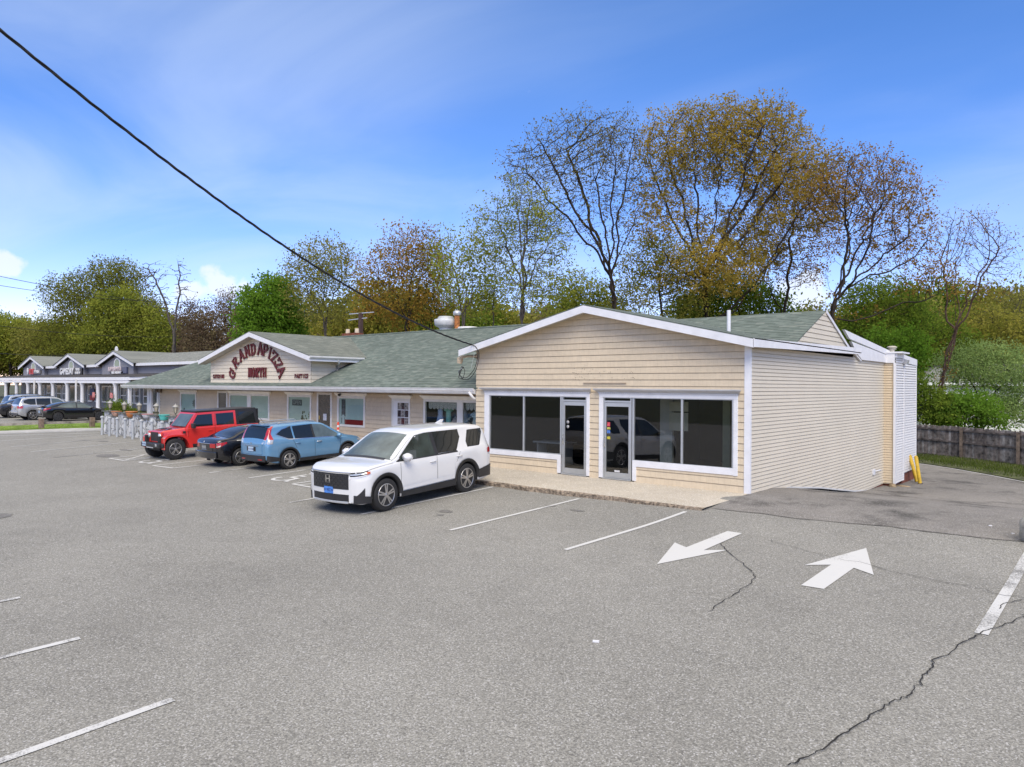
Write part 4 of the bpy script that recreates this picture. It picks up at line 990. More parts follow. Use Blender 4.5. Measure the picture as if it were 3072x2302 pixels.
def glyph(m, ch, P, w, h, ang, y, th=.17, d=.05):
    """centre-bottom point P (x, z) on the wall, letter tilted by ang"""
    ca, sa = math.cos(ang), math.sin(ang)
    T = lambda u, v: (P[0] + (u - .5) * w * ca + v * h * sa * 1.0, P[1] - (u - .5) * w * sa + v * h * ca)
    st, se = GLY[ch]
    k = 0
    def bar(a, b, t):
        nonlocal k
        (x0, z0), (x1, z1) = T(*a), T(*b)
        L_ = math.hypot(x1 - x0, z1 - z0) or 1e-6; ux, uz = (x1 - x0) / L_, (z1 - z0) / L_; t2 = t / 2
        x0 -= ux * t2 * .6; z0 -= uz * t2 * .6; x1 += ux * t2 * .6; z1 += uz * t2 * .6
        yy = y - .0011 * k; k += 1
        m.prism([(x0 - uz * t2, yy, z0 + ux * t2), (x1 - uz * t2, yy, z1 + ux * t2), (x1 + uz * t2, yy, z1 - ux * t2), (x0 + uz * t2, yy, z0 - ux * t2)], (0, -d, 0))
    t = th * h
    for a, b in st:
        thin = abs(a[1] - b[1]) * h < abs(a[0] - b[0]) * w * .5
        bar(a, b, t * (.60 if thin else 1.05))
    for (u, v) in se: bar((u - .13, v + (.045 if v < .5 else -.045)), (u + .13, v + (.045 if v < .5 else -.045)), t * .62)
YL = .275
sg = thing('gable_lettering', 'maroon slab letters spelling the restaurant name in an arch over its lower line', 'sign', (-24.4, YL, 3.0))
arch = [('G', -26.42, 3.10, -62), ('R', -26.16, 3.60, -44), ('A', -25.66, 3.90, -27), ('N', -25.15, 4.06, -17), ('D', -24.66, 4.13, -8), ('A', -24.08, 4.13, 3), ('P', -23.66, 4.06, 10), ('I', -23.30, 3.93, 19), ('Z', -22.98, 3.74, 31), ('Z', -22.66, 3.44, 46), ('A', -22.50, 3.20, 62)]
for ch, x, z, a in arch:
    m = MB(); glyph(m, ch, (x, z), .49 if ch != 'I' else .42, .59 if ch in 'A' else .57, R(a), YL, .16); m.build('letter', RED, sg)
for i, ch in enumerate('NORTH'):
    m = MB(); glyph(m, ch, (-24.98 + .33 * i, 3.06), .325, .47, 0, YL, .15); m.build('letter', RED, sg)
def smallsign(word, x0, x1, z, h, lab):
    t = thing('wall_lettering', lab, 'sign', ((x0 + x1) / 2, YL, z))
    st = (x1 - x0) / len(word)
    for i, ch in enumerate(word):
        m = MB(); glyph(m, ch, (x0 + st * (i + .5), z), st * .98, h, 0, YL, .15, .02); m.build('letter', RED, t)
smallsign('CATERING', -28.64, -27.48, 3.02, .20, 'small maroon CATERING lettering at the left of the gable')
smallsign('PARTIES', -21.18, -20.1, 3.02, .19, 'small maroon PARTIES lettering at the right of the gable')

# ---- things standing on the roof
t = thing('exhaust_fan', 'white mushroom-shaped kitchen exhaust fan on the ridge of the green roof', 'roof fan', (-18.6, 7.2, 5.0))
m = MB(); m.lathe([(.34, .0), (.34, .55), (.30, .56), (.34, .66), (.50, .74), (.56, .80), (.575, .95), (.585, 1.06), (.56, 1.08), (.40, 1.10)], 24, (-18.58, 7.2, 4.95)); m.build('bowl', simple('fan_white', (.62, .63, .63), .4, vary=.12), t)
m = MB(); m.lathe([(.40, 1.09), (.41, 1.17), (.36, 1.19), (.36, 1.23), (0, 1.24)], 24, (-18.58, 7.2, 4.95)); m.build('lid', simple('fan_lid', (.45, .46, .46), .4), t)
t = thing('flue_pipe', 'rusty orange flue pipe with a pale cap beside the roof fan', 'pipe', (-17.8, 7.2, 5.0))
m = MB(); m.lathe([(.135, 0), (.135, 1.25)], 12, (-17.79, 7.2, 4.98)); m.build('pipe', RUST, t)
m = MB(); m.lathe([(.13, 1.2), (.20, 1.24), (.20, 1.40), (.10, 1.45), (0, 1.46)], 12, (-17.79, 7.2, 4.98)); m.build('cap', GALV, t)
m = MB(); m.lathe([(.42, 0), (.42, .42), (.50, .45), (.50, .58), (.46, .60), (0, .61)], 24, (-17.03, 7.2, 4.98)); tag(m.build('roof_vent', WHITE2, loc=(-17.03, 7.2, 4.98)), 'low round white roof vent right of the rusty flue', 'roof vent')
t = thing('brick_chimney', 'short brick chimney with clay pots showing over the roof ridge', 'chimney', (-28.5, 9, 3.8))
m = MB(); m.box(-29.2, -27.85, 8.7, 9.3, 3.8, 5.86); m.build('stack', BRICK, t)
for k, x in enumerate((-29.0, -28.1)): m = MB(); m.lathe([(.14, 0), (.12, .28), (0, .28)], 10, (x, 9, 5.86)); m.build('chimney_pot', simple('pot_buff', (.5, .42, .32), .8), t)
t = thing('aerial_mast', 'dark roof mast with horizontal aerial arms beside the chimney', 'aerial', (-28.5, 9.6, 3.8))
m = MB(); m.box(-28.62, -28.40, 9.5, 9.7, 3.8, 7.15); m.build('mast', simple('mast_brown', (.07, .04, .035), .8), t)
m = MB(); m.beam((-29.75, 9.6, 6.78), (-27.9, 9.6, 6.82), .05, .05); m.beam((-29.4, 9.4, 7.12), (-27.5, 9.8, 7.16), .05, .05); m.build('aerial_arm', GALV, t)

# ---- red and white flexible post by the walk
bx, by = -18.28, .55
t = thing('delineator_post', 'orange plastic delineator post with white bands in front of the restaurant window', 'post', (bx, by, 0))
m = MB(); m.lathe([(.11, 0), (.10, .03), (.055, .05), (.05, 1.08), (.035, 1.14), (0, 1.15)], 14, (bx, by, 0)); m.build('tube', ORANGE, t)
for z in (.72, .92): m = MB(); m.lathe([(.054, 0), (.054, .09)], 14, (bx, by, z)); m.build('reflective_band', WHITE, t)
# ================================================================== patio wall, lamps, pots, posts
def stonemat():
    m, nt, out = nodes('stone_veneer')
    p = N(nt, 'BsdfPrincipled', Roughness=.85); g = N(nt, 'NewGeometry')
    wn = N(nt, 'TexNoise', Scale=1.5, Detail=2.); L(nt, g, 'Position', wn, 'Vector')
    wv = N(nt, 'VectorMath', operation='SCALE'); wv.inputs['Scale'].default_value = .35; L(nt, wn, 'Color', wv, 0)
    ad = N(nt, 'VectorMath', operation='ADD'); L(nt, g, 'Position', ad, 0); L(nt, wv, 0, ad, 1)
    sq = N(nt, 'VectorMath', operation='MULTIPLY'); sq.inputs[1].default_value = (1, 1, .8); L(nt, ad, 0, sq, 0)
    v = N(nt, 'TexVoronoi', Scale=3.2, feature='DISTANCE_TO_EDGE'); L(nt, sq, 0, v, 'Vector')
    v2 = N(nt, 'TexVoronoi', Scale=3.2); L(nt, sq, 0, v2, 'Vector')
    s = N(nt, 'SeparateColor'); L(nt, v2, 'Color', s, 0)
    r = ramp(nt, [(0, (.36, .365, .36)), (.5, (.52, .525, .52)), (1, (.66, .66, .65))]); L(nt, s, 0, r, 0)
    e = ramp(nt, [(.02, (.15, .15, .145)), (.06, (1, 1, 1))]); L(nt, v, 0, e, 0)
    mm = N(nt, 'Mix', data_type='RGBA', blend_type='MULTIPLY'); mm.inputs[0].default_value = .75; L(nt, r, 0, mm, 6); L(nt, e, 0, mm, 7)
    L(nt, mm, 2, p, 'Base Color')
    b = N(nt, 'Bump', Strength=.8, Distance=.03); L(nt, e, 0, b, 'Height'); L(nt, b, 'Normal', p, 'Normal'); L(nt, p, 0, out, 0)
    return m
STONE = stonemat(); CAPM = simple('slate_cap', (.12, .125, .115), .8, vary=.3, scale=6); LATT = simple('white_block', (.66, .66, .66), .7)
gy0 = -.12
t = thing('patio_wall', 'grey fieldstone patio wall with slate caps and lantern piers, left of the red car', 'wall', (-32.5, -1.9, -.12))
m = MB(); m.box(-36.7, -28.4, -2.0, -1.75, -.16, .86); m.box(-36.7, -36.45, -1.75, .9, -.16, .86); m.box(-28.3, -28.05, -1.75, .5, -.16, .72); m.build('wall', STONE, t)
PX = (-36.2, -34.25, -32.35, -30.3, -28.15)
for k, x in enumerate(PX):
    h = 1.10 if k else 1.14
    m = MB(); m.box(x - .34, x + .34, -2.06, -1.70, -.16, h); m.build('pier', STONE, t)
    m = MB(); m.box(x - .48, x + .48, -2.16, -1.60, h, h + .045); m.build('pier_cap', CAPM, t)
m = MB()
for a, b in zip(PX, PX[1:]): m.box(a + .35, b - .35, -2.08, -1.68, .86, .90)
m.box(-36.8, -36.38, -1.6, .95, .86, .90); m.build('coping', CAPM, t)
for x in (-35.25, -33.0, -29.5):
    m = MB()
    for k in range(8): m.box(x - .13, x + .13, -2.06, -2.0, .16 + k * .085, .215 + k * .085)
    m.box(x - .13, x - .08, -2.055, -2.0, .14, .86); m.box(x + .08, x + .13, -2.055, -2.0, .14, .86); m.build('slotted_block', LATT, t)
def lantern(x, z, lab):
    t = thing('pier_lantern', lab, 'lantern', (x, -1.88, z), group='lanterns on the patio wall')
    c = (x, -1.88, z)
    K = lambda pr: [(r * .74, h * .78) for r, h in pr]
    m = MB(); m.lathe(K([(.11, 0), (.10, .03), (.035, .06), (.03, .14), (.07, .17), (.085, .19), (.02, .2)]), 12, c); m.build('base', LANTF, t)
    m = MB(); m.lathe(K([(.085, .19), (.155, .56)]), 6, c, smooth=False); m.build('glass', LANT, t)
    m = MB()
    for k in range(6):
        w = k * PI / 3; m.beam((c[0] + .066 * math.cos(w), c[1] + .066 * math.sin(w), z + .148), (c[0] + .118 * math.cos(w), c[1] + .118 * math.sin(w), z + .444), .016, .016)
    m.build('frame', LANTF, t)
    m = MB(); m.lathe(K([(.20, .555), (.20, .59), (.13, .66), (.06, .69), (.05, .72), (.025, .74), (.03, .77), (0, .79)]), 12, c); m.build('cap', simple('lantern_cap', (.36, .35, .32), .45), t)
ll = ['lantern with a dark frame on the patio pier at the far left of the wall', 'lantern on the second patio pier, between the patterned and the orange pot', 'lantern on the patio pier between the orange pot and the white pot', 'lantern on the patio pier between the white pot and the turquoise pot', 'lantern standing alone on the right end pier, closest to the red car']
for k, x in enumerate(PX): lantern(x, (1.10 if k else 1.14) + .045, ll[k])
def pot(x, prof, mat, lab, rim=None):
    t = thing('flower_pot', lab, 'flower pot', (x, -1.9, .90), group='pots along the patio wall')
    m = MB(); m.lathe(prof, 20, (x, -1.9, .90)); m.build('bowl', mat, t)
    m = MB(); m.lathe([(prof[-1][0] - .02, 0), (prof[-1][0] + .025, 0), (prof[-1][0] + .025, .04), (prof[-1][0] - .02, .04)], 20, (x, -1.9, .90 + prof[-1][1])); m.build('rim', rim or mat, t)
    m = MB(); m.lathe([(0, 0), (prof[-1][0] - .02, 0)], 16, (x, -1.9, .90 + prof[-1][1] + .01)); m.build('soil', SOIL, t)
pot(-35.25, [(.13, 0), (.19, .06), (.24, .18), (.25, .25)], simple('pot_pattern', (.45, .27, .2), .6, vary=.75, scale=9), 'patterned terracotta and white pot on the patio wall', TERRA)
pot(-33.25, [(.15, 0), (.22, .08), (.27, .22), (.28, .30)], simple('pot_orange', (.52, .19, .06), .6), 'plain orange clay pot on the patio wall')
pot(-31.25, [(.13, 0), (.2, .06), (.27, .18), (.27, .22)], POTW, 'white bowl-shaped pot on the patio wall', simple('pot_rim_red', (.42, .2, .2), .5))
pot(-29.34, [(.17, 0), (.19, .03), (.23, .20), (.24, .24)], TURQ, 'bright turquoise pot on the patio wall')
bl = [(-35.7, -2.46), (-34.48, -2.53), (-33.45, -2.54), (-32.34, -2.58), (-31.37, -2.58), (-30.3, -2.60), (-29.2, -2.55), (-28.2, -2.5)]
bw = ['leftmost pale grey round-capped post, standing alone against the grass', 'pale grey post in front of the patio wall, second from the grass end', 'pale grey post in front of the patio wall, third from the grass end', 'pale grey post in front of the patio wall, fourth from the grass end', 'pale grey post in front of the patio wall, fifth from the grass end', 'pale grey post at the end of a painted bay line, sixth from the grass end', 'pale grey post with a pointed cap, just left of the red car bonnet', 'pale grey post mostly hidden behind the red car bonnet']
for k, ((x, y), lab) in enumerate(zip(bl, bw)):
    z = G(x, y); t = thing('guard_post', lab, 'post', (x, y, z), group='pale guard posts before the patio wall')
    m = MB(); m.lathe([(.066, 0), (.066, .98)], 14, (x, y, z)); m.build('post', PBOLL, t)
    m = MB(); m.lathe([(.10, .95), (.105, .99), (.09, 1.02), (.02, 1.06 if k != 6 else 1.16), (0, 1.06 if k != 6 else 1.17)], 14, (x, y, z)); m.build('cap', PBOLL, t)
# iron table and two chairs on the patio
t = thing('patio_table', 'small black iron table on the patio behind the wall', 'table', (-33.1, -.4, 0))
m = MB(); m.lathe([(0, .70), (.42, .70), (.42, .74), (0, .74)], 18, (-33.1, -.4, 0)); m.build('top', IRON, t)
m = MB(); m.tube([(-33.1, -.4, 0), (-33.1, -.4, .7)], .03, 6); m.lathe([(.25, 0), (.22, .03), (.03, .06)], 12, (-33.1, -.4, 0)); m.build('pedestal', IRON, t)
def ichair(x, y, rz, lab):
    t = thing('patio_chair', lab, 'chair', (x, y, 0), rz, 'iron chairs on the patio', local=True)
    m = MB(); m.lathe([(0, .43), (.22, .43), (.22, .46), (0, .46)], 14); m.build('seat', IRON, t)
    for a in (.8, 2.4, 3.9, 5.5): m = MB(); m.tube([(.17 * math.cos(a), .17 * math.sin(a), .43), (.22 * math.cos(a), .22 * math.sin(a), 0)], .014, 5); m.build('leg', IRON, t)
    m = MB()
    m.tube([(-.2, .18, .45), (-.22, .24, .8), (-.12, .26, .98), (.12, .26, .98), (.22, .24, .8), (.2, .18, .45)], .016, 5)
    for s in (-.1, 0, .1): m.tube([(s, .2, .45), (s, .26, .96)], .01, 5)
    m.build('backrest', IRON, t)
ichair(-32.3, -.1, R(-60), 'black iron chair right of the patio table'); ichair(-34.0, -.3, R(80), 'black iron chair left of the patio table')

# ================================================================== grey strip of shops across the far lot
mall = thing('strip_mall', 'grey strip of shops with three white-trimmed gables over a colonnade', 'building', (-85, 14, -.1))
MZ = -.1
m = MB(); f = FR(14.)
def gab(c, hw, ap, ez=4.78): return lambda x: ap - abs(x - c) * (ap - ez) / hw
lap(m, [(-107, 3.6), (-57, 3.6), (-57, 4.66), (-107, 4.66)], f, .14, .02)
m.build('upper_wall', GREYLAP, mall)
for c, ap in ((-103.4, 6.02), (-89.55, 6.0), (-75.9, 6.0)):
    m = MB(); lap(m, [(c - 4.2, 3.62), (c + 4.2, 3.62), (c + 4.2, 4.66), (c, ap - .2), (c - 4.2, 4.66)], FR(13.6), .14, .02); m.box(c - 4.2, c + 4.2, 13.6, 14, 3.6, 4.6); m.build('gable_wall', GREYLAP, mall)
    m = MB()
    for s in (-1, 1):
        a, b = (c + s * 5.0, 13.25, 4.86), (c, 13.25, ap + .22); m.prism([a, b, (b[0], b[1], b[2] - .36), (a[0], a[1], a[2] - .36)], (0, -.08, 0))
    m.build('gable_fascia', WHITE, mall)
    m = MB()
    for s in (-1, 1): slab(m, [(c + s * 5.1, 13.1, 4.88), (c, 13.1, ap + .26), (c, 21, ap + .26), (c + s * 5.1, 16.2, 4.88)], .06)
    m.build('gable_roof', ROOFG, mall)
    m = MB(); pts = [(c + .0 - .85, 13.55, 4.42), (c + .85, 13.55, 4.42)] + [(c + .85 * math.cos(q), 13.55, 4.85 + .62 * math.sin(q)) for q in (0, .5, 1.0, 1.57, 2.14, 2.64, PI)]
    m.prism(pts, (0, .05, 0)); fr = m.build('arched_frame', WHITE, mall)
    m = MB(); pts = [(c - .62, 13.53, 4.56), (c + .62, 13.53, 4.56)] + [(c + .62 * math.cos(q), 13.53, 4.86 + .46 * math.sin(q)) for q in (0, .5, 1.0, 1.57, 2.14, 2.64, PI)]
    m.prism(pts, (0, .015, 0)); m.build('arched_pane', simple('pane_green', (.20, .28, .20), .25), fr)
m = MB(); slab(m, [(-108.4, 13.6, 4.80), (-57, 13.6, 4.80), (-57, 18.5, 6.15), (-104, 18.5, 6.15)], .08); slab(m, [(-108.4, 24, 4.6), (-104, 18.5, 6.15), (-57, 18.5, 6.15), (-57, 24, 4.6)], .08); slab(m, [(-108.4, 13.6, 4.8), (-104, 18.5, 6.15), (-108.4, 24, 4.6)], .08); m.build('main_roof', ROOFG, mall)
m = MB()
for a, b in ((-98.5, -94.5), (-84.6, -80.8), (-71., -57)): m.box(a, b, 13.5, 13.58, 4.55, 4.82)
m.build('eave_fascia', WHITE, mall)
m = MB(); slab(m, [(-115, 11.4, 3.42), (-67, 11.4, 3.42), (-57, 14, 3.75), (-108, 14, 3.75)], .06); m.build('porch_roof', ROOFM, mall)
m = MB(); m.box(-115, -67.5, 11.42, 11.6, 3.02, 3.42); m.box(-115, -67.5, 11.46, 11.62, 2.72, 3.0); m.build('porch_beam', WHITE, mall)
m = MB(); m.prism([(-67.5, 11.42, 3.05), (-57.5, 14, 3.4), (-57.5, 14, 3.75), (-67.5, 11.42, 3.42)], (.08, 0, 0)); m.build('porch_rake', WHITE, mall)
for x in (-112.7, -108.14, -103.58, -98.95, -94.4, -89.8, -85.1, -80.5, -76.0, -71.4, -67.9):
    m = MB(); m.lathe([(.26, 0), (.26, .12), (.20, .18), (.21, .3), (.20, 2.5), (.23, 2.56), (.25, 2.62), (.29, 2.74), (.32, 2.82)], 14, (x, 11.75, MZ)); m.build('column', WHITE, mall)
for x in (-95.3, -81.3): m = MB(); m.box(x - .12, x + .12, 11.30, 11.42, MZ, 3.2); m.build('downspout', WHITE2, mall)
m = MB(); m.box(-110, -57, 14.0, 14.1, MZ, 3.7); m.box(-57.1, -57, 14, 24, MZ, 4.6); m.box(-108.1, -108, 14, 24, MZ, 4.7); m.box(-108, -57, 23.9, 24, MZ, 4.6); m.build('lower_wall', simple('mall_wall_grey', (.20, .20, .205), .7), mall)
rk = random.Random(12); MG = simple('mall_pane', (.07, .08, .085), .08, spec=.7, vary=.7, scale=.8); MG2 = simple('mall_pane_blue', (.16, .18, .21), .1, spec=.7, vary=.6, scale=.7)
x = -107.4; k = 0
while x < -58:
    isd = k % 5 == 2; w = 1.9 if isd else rk.choice((1.2, 1.6, 2.6)); z0 = MZ if isd else .55
    m = MB(); m.box(x, x + w, 13.86, 14.0, z0, 2.45); fr = m.build('mall_door' if isd else 'shop_window', WHITE2, mall)
    m = MB(); q = .16
    m.box(x + q, x + w - q, 13.84, 13.86, z0 + (.35 if isd else q), 2.3 if w > 1.7 else 1.35)
    if w < 1.7: m.box(x + q, x + w - q, 13.84, 13.86, 1.45, 2.3)
    m.build('pane', MG2 if k % 3 == 0 else MG, fr)
    x += w + rk.choice((.25, .4, .9)); k += 1
m = MB(); m.box(-84.2, -82.9, 13.78, 13.83, .75, 1.3); m.build('window_poster', simple('poster_red', (.45, .03, .03), .6), mall)
m = MB(); m.box(-84.2, -82.9, 13.78, 13.83, 1.3, 2.1); m.build('window_poster', simple('poster_navy', (.06, .07, .16), .6), mall)
m = MB(); m.box(-59.9, -58.4, 13.78, 13.83, .7, 2.2); m.build('window_poster', simple('poster_violet', (.22, .2, .42), .6, vary=.7, scale=2), mall)
for x in (-76.1, -71.4): m = MB(); m.box(x - .3, x + .3, 11.30, 11.36, 1.2, 1.75); m.build('column_notice', simple('notice_red', (.62, .22, .2), .6, vary=.5, scale=6), mall)
# shop signs
BLK = simple('sign_black', (.02, .02, .022), .4); SW = simple('sign_white', (.75, .75, .75), .5)
s = thing('shop_sign', 'black GAMEDAY sign with big white letters on the middle grey gable', 'sign', (-89.2, 13.5, 3.75))
m = MB(); m.box(-92.9, -85.7, 13.40, 13.55, 3.72, 4.46); m.build('panel', BLK, s)
text_mesh('GAMEDAY', 1.12, SW, 'lettering', s, front(-90.5, 13.38, 4.08, .86, .95), .02, .03)
text_mesh("MEN'S", .46, SW, 'lettering', s, front(-86.95, 13.38, 4.30), .02, .012); text_mesh('HEALTH', .42, SW, 'lettering', s, front(-86.95, 13.38, 3.90), .02, .012)
s = thing('shop_sign', 'sign with a red square between white letters on the left grey gable', 'sign', (-103, 13.5, 3.75))
m = MB(); m.box(-102.8, -100.2, 13.40, 13.55, 3.9, 4.44); m.build('panel', simple('sign_grey', (.16, .16, .17), .4), s)
m = MB(); m.box(-104.5, -102.85, 13.38, 13.55, 3.85, 4.55); m.build('red_panel', simple('sign_red', (.50, .015, .02), .4), s)
text_mesh('FITNESS', .52, SW, 'lettering', s, front(-101.5, 13.38, 4.16, .95), .02, .012); text_mesh('9', 1.15, SW, 'lettering', s, front(-105.2, 13.42, 4.2), .02, .04); text_mesh('45', .6, simple('sign_red_dark', (.25, .01, .01), .4), 'lettering', s, front(-103.7, 13.36, 4.2), .01, .02)
s = thing('shop_sign', 'pale pinkish two-line sign with a dark blue end on the right grey gable', 'sign', (-75.7, 13.5, 3.75))
m = MB(); m.box(-74.2, -73.0, 13.40, 13.55, 3.78, 4.45); m.build('panel', simple('sign_navy', (.06, .07, .13), .4), s)
PK = simple('sign_pinkish', (.60, .50, .50), .5)
text_mesh('RAMIAMIYA', .66, PK, 'lettering', s, front(-76.1, 13.38, 4.24, 1.0), .02, .02); m = MB(); m.box(-77.3, -73.9, 13.40, 13.50, 3.72, 3.98); m.build('lower_panel', BLK, s); text_mesh('RESTAURANT', .36, SW, 'lettering', s, front(-75.6, 13.38, 3.86, 1.15), .02, .012)
t = thing('satellite_dish', 'small white satellite dish on the grey shops roof ridge', 'satellite dish', (-84.3, 17, 5.7))
m = MB(); m.lathe([(0, .12), (.30, .08), (.5, -.02), (.5, -.05), (.3, .04), (0, .08)], 16, (-84.3, 16.7, 6.62), 'y'); m.build('dish', SW, t)
m = MB(); m.tube([(-84.3, 16.9, 5.6), (-84.3, 16.9, 6.4)], .05, 6); m.build('stand', GALV, t)

# ================================================================== guard rail, verges, fence
rl = thing('timber_guard_rail', 'low weathered timber guard rail on brown posts at the edge of the grass', 'guard rail', (-42.5, -.6, -.1))
pts = [(-44.75, -5.8), (-43.5, -3.1), (-42.4, -.62), (-41.3, 1.9)]
for k, (x, y) in enumerate(pts): m = MB(); m.box(x - .13, x + .13, y - .13, y + .13, G(x, y) - .1, G(x, y) + .66); m.build('post', WOODB, rl, bevel=.015)
for (a, b) in zip(pts, pts[1:]):
    dx_, dy_ = b[0] - a[0], b[1] - a[1]; L_ = math.hypot(dx_, dy_); nx, ny = dy_ / L_ * .0, dx_ / L_ * .0
    q = (a[0] - .22, a[1] + .02), (b[0] - .22, b[1] - .02)
    m = MB(); m.beam((q[0][0], q[0][1], G(*a) + .38), (q[1][0], q[1][1], G(*b) + .38), .13, .15); m.build('rail', simple('rail_grey', (.27, .24, .21), .9, vary=.35, scale=3, bump=.3), rl)
def blades(name, n, fn, h, w, mat, seed=1):
    r = np.random.default_rng(seed); vs = []; fs = []
    for i in range(n):
        x, y = fn(r); z = G(x, y); a = r.uniform(0, 6.28); hh = h * r.uniform(.5, 1.3); lx, ly = r.normal(0, hh * .35, 2)
        c, s_ = math.cos(a) * w, math.sin(a) * w; b = len(vs)
        vs += [(x - c, y - s_, z), (x + c, y + s_, z), (x + lx, y + ly, z + hh)]; fs.append((b, b + 1, b + 2))
    m = MB(); m.v = vs; m.f = fs; m.m = [0] * n; m.s = [False] * n
    o = m.build(name, mat); o['kind'] = 'stuff'; return o
def gs(t, s): # along rail, across (0 at the kerb, 1 at the rail)
    a = (-44.9, -6.4), (-40.9, .2); b = (-50.0, -4.6), (-47.0, 4.0)
    return (a[0][0] + (a[1][0] - a[0][0]) * t) * (1 - s) + (b[0][0] + (b[1][0] - b[0][0]) * t) * s, (a[0][1] + (a[1][1] - a[0][1]) * t) * (1 - s) + (b[0][1] + (b[1][1] - b[0][1]) * t) * s
m = MB(); m.grid([[(*gs(i / 20, j / 6), G(*gs(i / 20, j / 6)) + .05) for i in range(-20, 27)] for j in range(7)]); struct('grass_strip', m, TURF)
blades('grass', 16000, lambda r: gs(r.uniform(-.9, 1.25), r.uniform(0, 1) ** 1.5), .10, .02, GRASS, 3)
m = MB(); k0 = [gs(i / 20, -.02) for i in range(-20, 27)]; k1 = [gs(i / 20, -.32) for i in range(-20, 27)]
m.grid([[(*p, G(*p) + .055) for p in k0], [(*p, G(*p) + .045) for p in k1], [(*p, G(*p) - .02) for p in k1]], smooth=False); struct('concrete_gutter', m, simple('pale_concrete', (.42, .41, .39), .9, vary=.15, scale=2))
m = MB(); strip(m, [gs(-1.0, -.55), gs(1.2, -.62)], .12, .012); struct('boundary_line', m, PAINT)
# verge between driveway and fence
fl = [(-26, 33.0), (-9, 31.0), (-3.2, 30.6), (.42, 28.35), (3.22, 26.05), (6.1, 23.75), (9.0, 21.4), (11.9, 19.0)]
def fx(t):
    d = [0]
    for a, b in zip(fl, fl[1:]): d.append(d[-1] + math.hypot(b[0] - a[0], b[1] - a[1]))
    s = t * d[-1]
    for i in range(len(fl) - 1):
        if s <= d[i + 1] + 1e-6: q = (s - d[i]) / (d[i + 1] - d[i]); return fl[i][0] + (fl[i + 1][0] - fl[i][0]) * q, fl[i][1] + (fl[i + 1][1] - fl[i][1]) * q
el = [(-26, 27.5), (-9, 27.3), (-4, 26.45), (-1., 24.85), (1.1, 23.0), (2.7, 21.2), (4.2, 19.45), (9.6, 12.7)]
def verge(t, s):
    q = t * (len(el) - 1); i = min(int(q), len(el) - 2); u = q - i
    a = (el[i][0] + (el[i + 1][0] - el[i][0]) * u, el[i][1] + (el[i + 1][1] - el[i][1]) * u); b = (fl[i][0] + (fl[i + 1][0] - fl[i][0]) * u, fl[i][1] + (fl[i + 1][1] - fl[i][1]) * u)
    return a[0] + (b[0] - a[0]) * s, a[1] + (b[1] - a[1]) * s
m = MB(); m.grid([[(*verge(i / 60, j / 8), G(*verge(i / 60, j / 8)) + .02 + .12 * j / 8) for i in range(61)] for j in range(9)]); struct('verge', m, DIRTG)
def vb(r):
    while True:
        t, s = r.uniform(.1, 1), r.uniform(0, 1.0) ** .8
        if s > .25 or r.uniform() < .35: return verge(t, s)
o = blades('verge_grass', 9000, vb, .16, .02, leafmat('verge_blades', [(.07, .09, .025), (.10, .14, .03), (.16, .19, .05)], .3), 5); o.location.z = .07
fence = thing('board_fence', 'weathered grey-brown board fence along the back of the driveway', 'fence', (.4, 28.3, -1.15))
rk = random.Random(8); FM = [simple('fence_board_%d' % k, c, .95, vary=.5, scale=3.5, bump=.2, bscale=18) for k, c in enumerate(((.23, .19, .165), (.28, .245, .22), (.175, .145, .13), (.34, .31, .285)))]
m = MB(); mr_ = MB()
FZ = lambda x, y: -1.16
for (a, b) in zip(fl, fl[1:]):
    L_ = math.hypot(b[0] - a[0], b[1] - a[1]); ux, uy = (b[0] - a[0]) / L_, (b[1] - a[1]) / L_; n = int(L_ / .135)
    nx, ny = uy, -ux
    if ny > 0: nx, ny = -nx, -ny
    M3 = Matrix(((ux, nx, 0), (uy, ny, 0), (0, 0, 1)))
    for k in range(n):
        s = (k + .5) * L_ / n; x, y = a[0] + ux * s, a[1] + uy * s; h = 1.78 + rk.uniform(-.035, .03); o_ = rk.uniform(-.006, .006)
        c = Vector((x - nx * .05, y - ny * .05, FZ(x, y))); w = L_ / n * .47
        P = [c + M3 @ Vector((u, o_, v)) for u, v in ((-w, 0), (w, 0), (w, h - .05), (w * .5, h), (-w * .5, h), (-w, h - .05))]
        m.prism(P, M3 @ Vector((0, .02, 0)), rk.choice((0, 0, 1, 1, 2, 3)))
    for z in (.10, .93, 1.58): mr_.beam((a[0] + ux * .06, a[1] + uy * .06, FZ(0, 0) + z), (b[0] - ux * .06, b[1] - uy * .06, FZ(0, 0) + z), .06, .09)
m.build('boards', FM, fence); mr_.build('rails', FM[2], fence)
for (x, y) in fl[2:]:
    q = MB(); q.box(x - .075, x + .075, y - .16, y - .01, -1.3, FZ(x, y) + 1.72); q.build('post', simple('fence_post', (.15, .115, .09), .9, vary=.4, scale=6), fence)
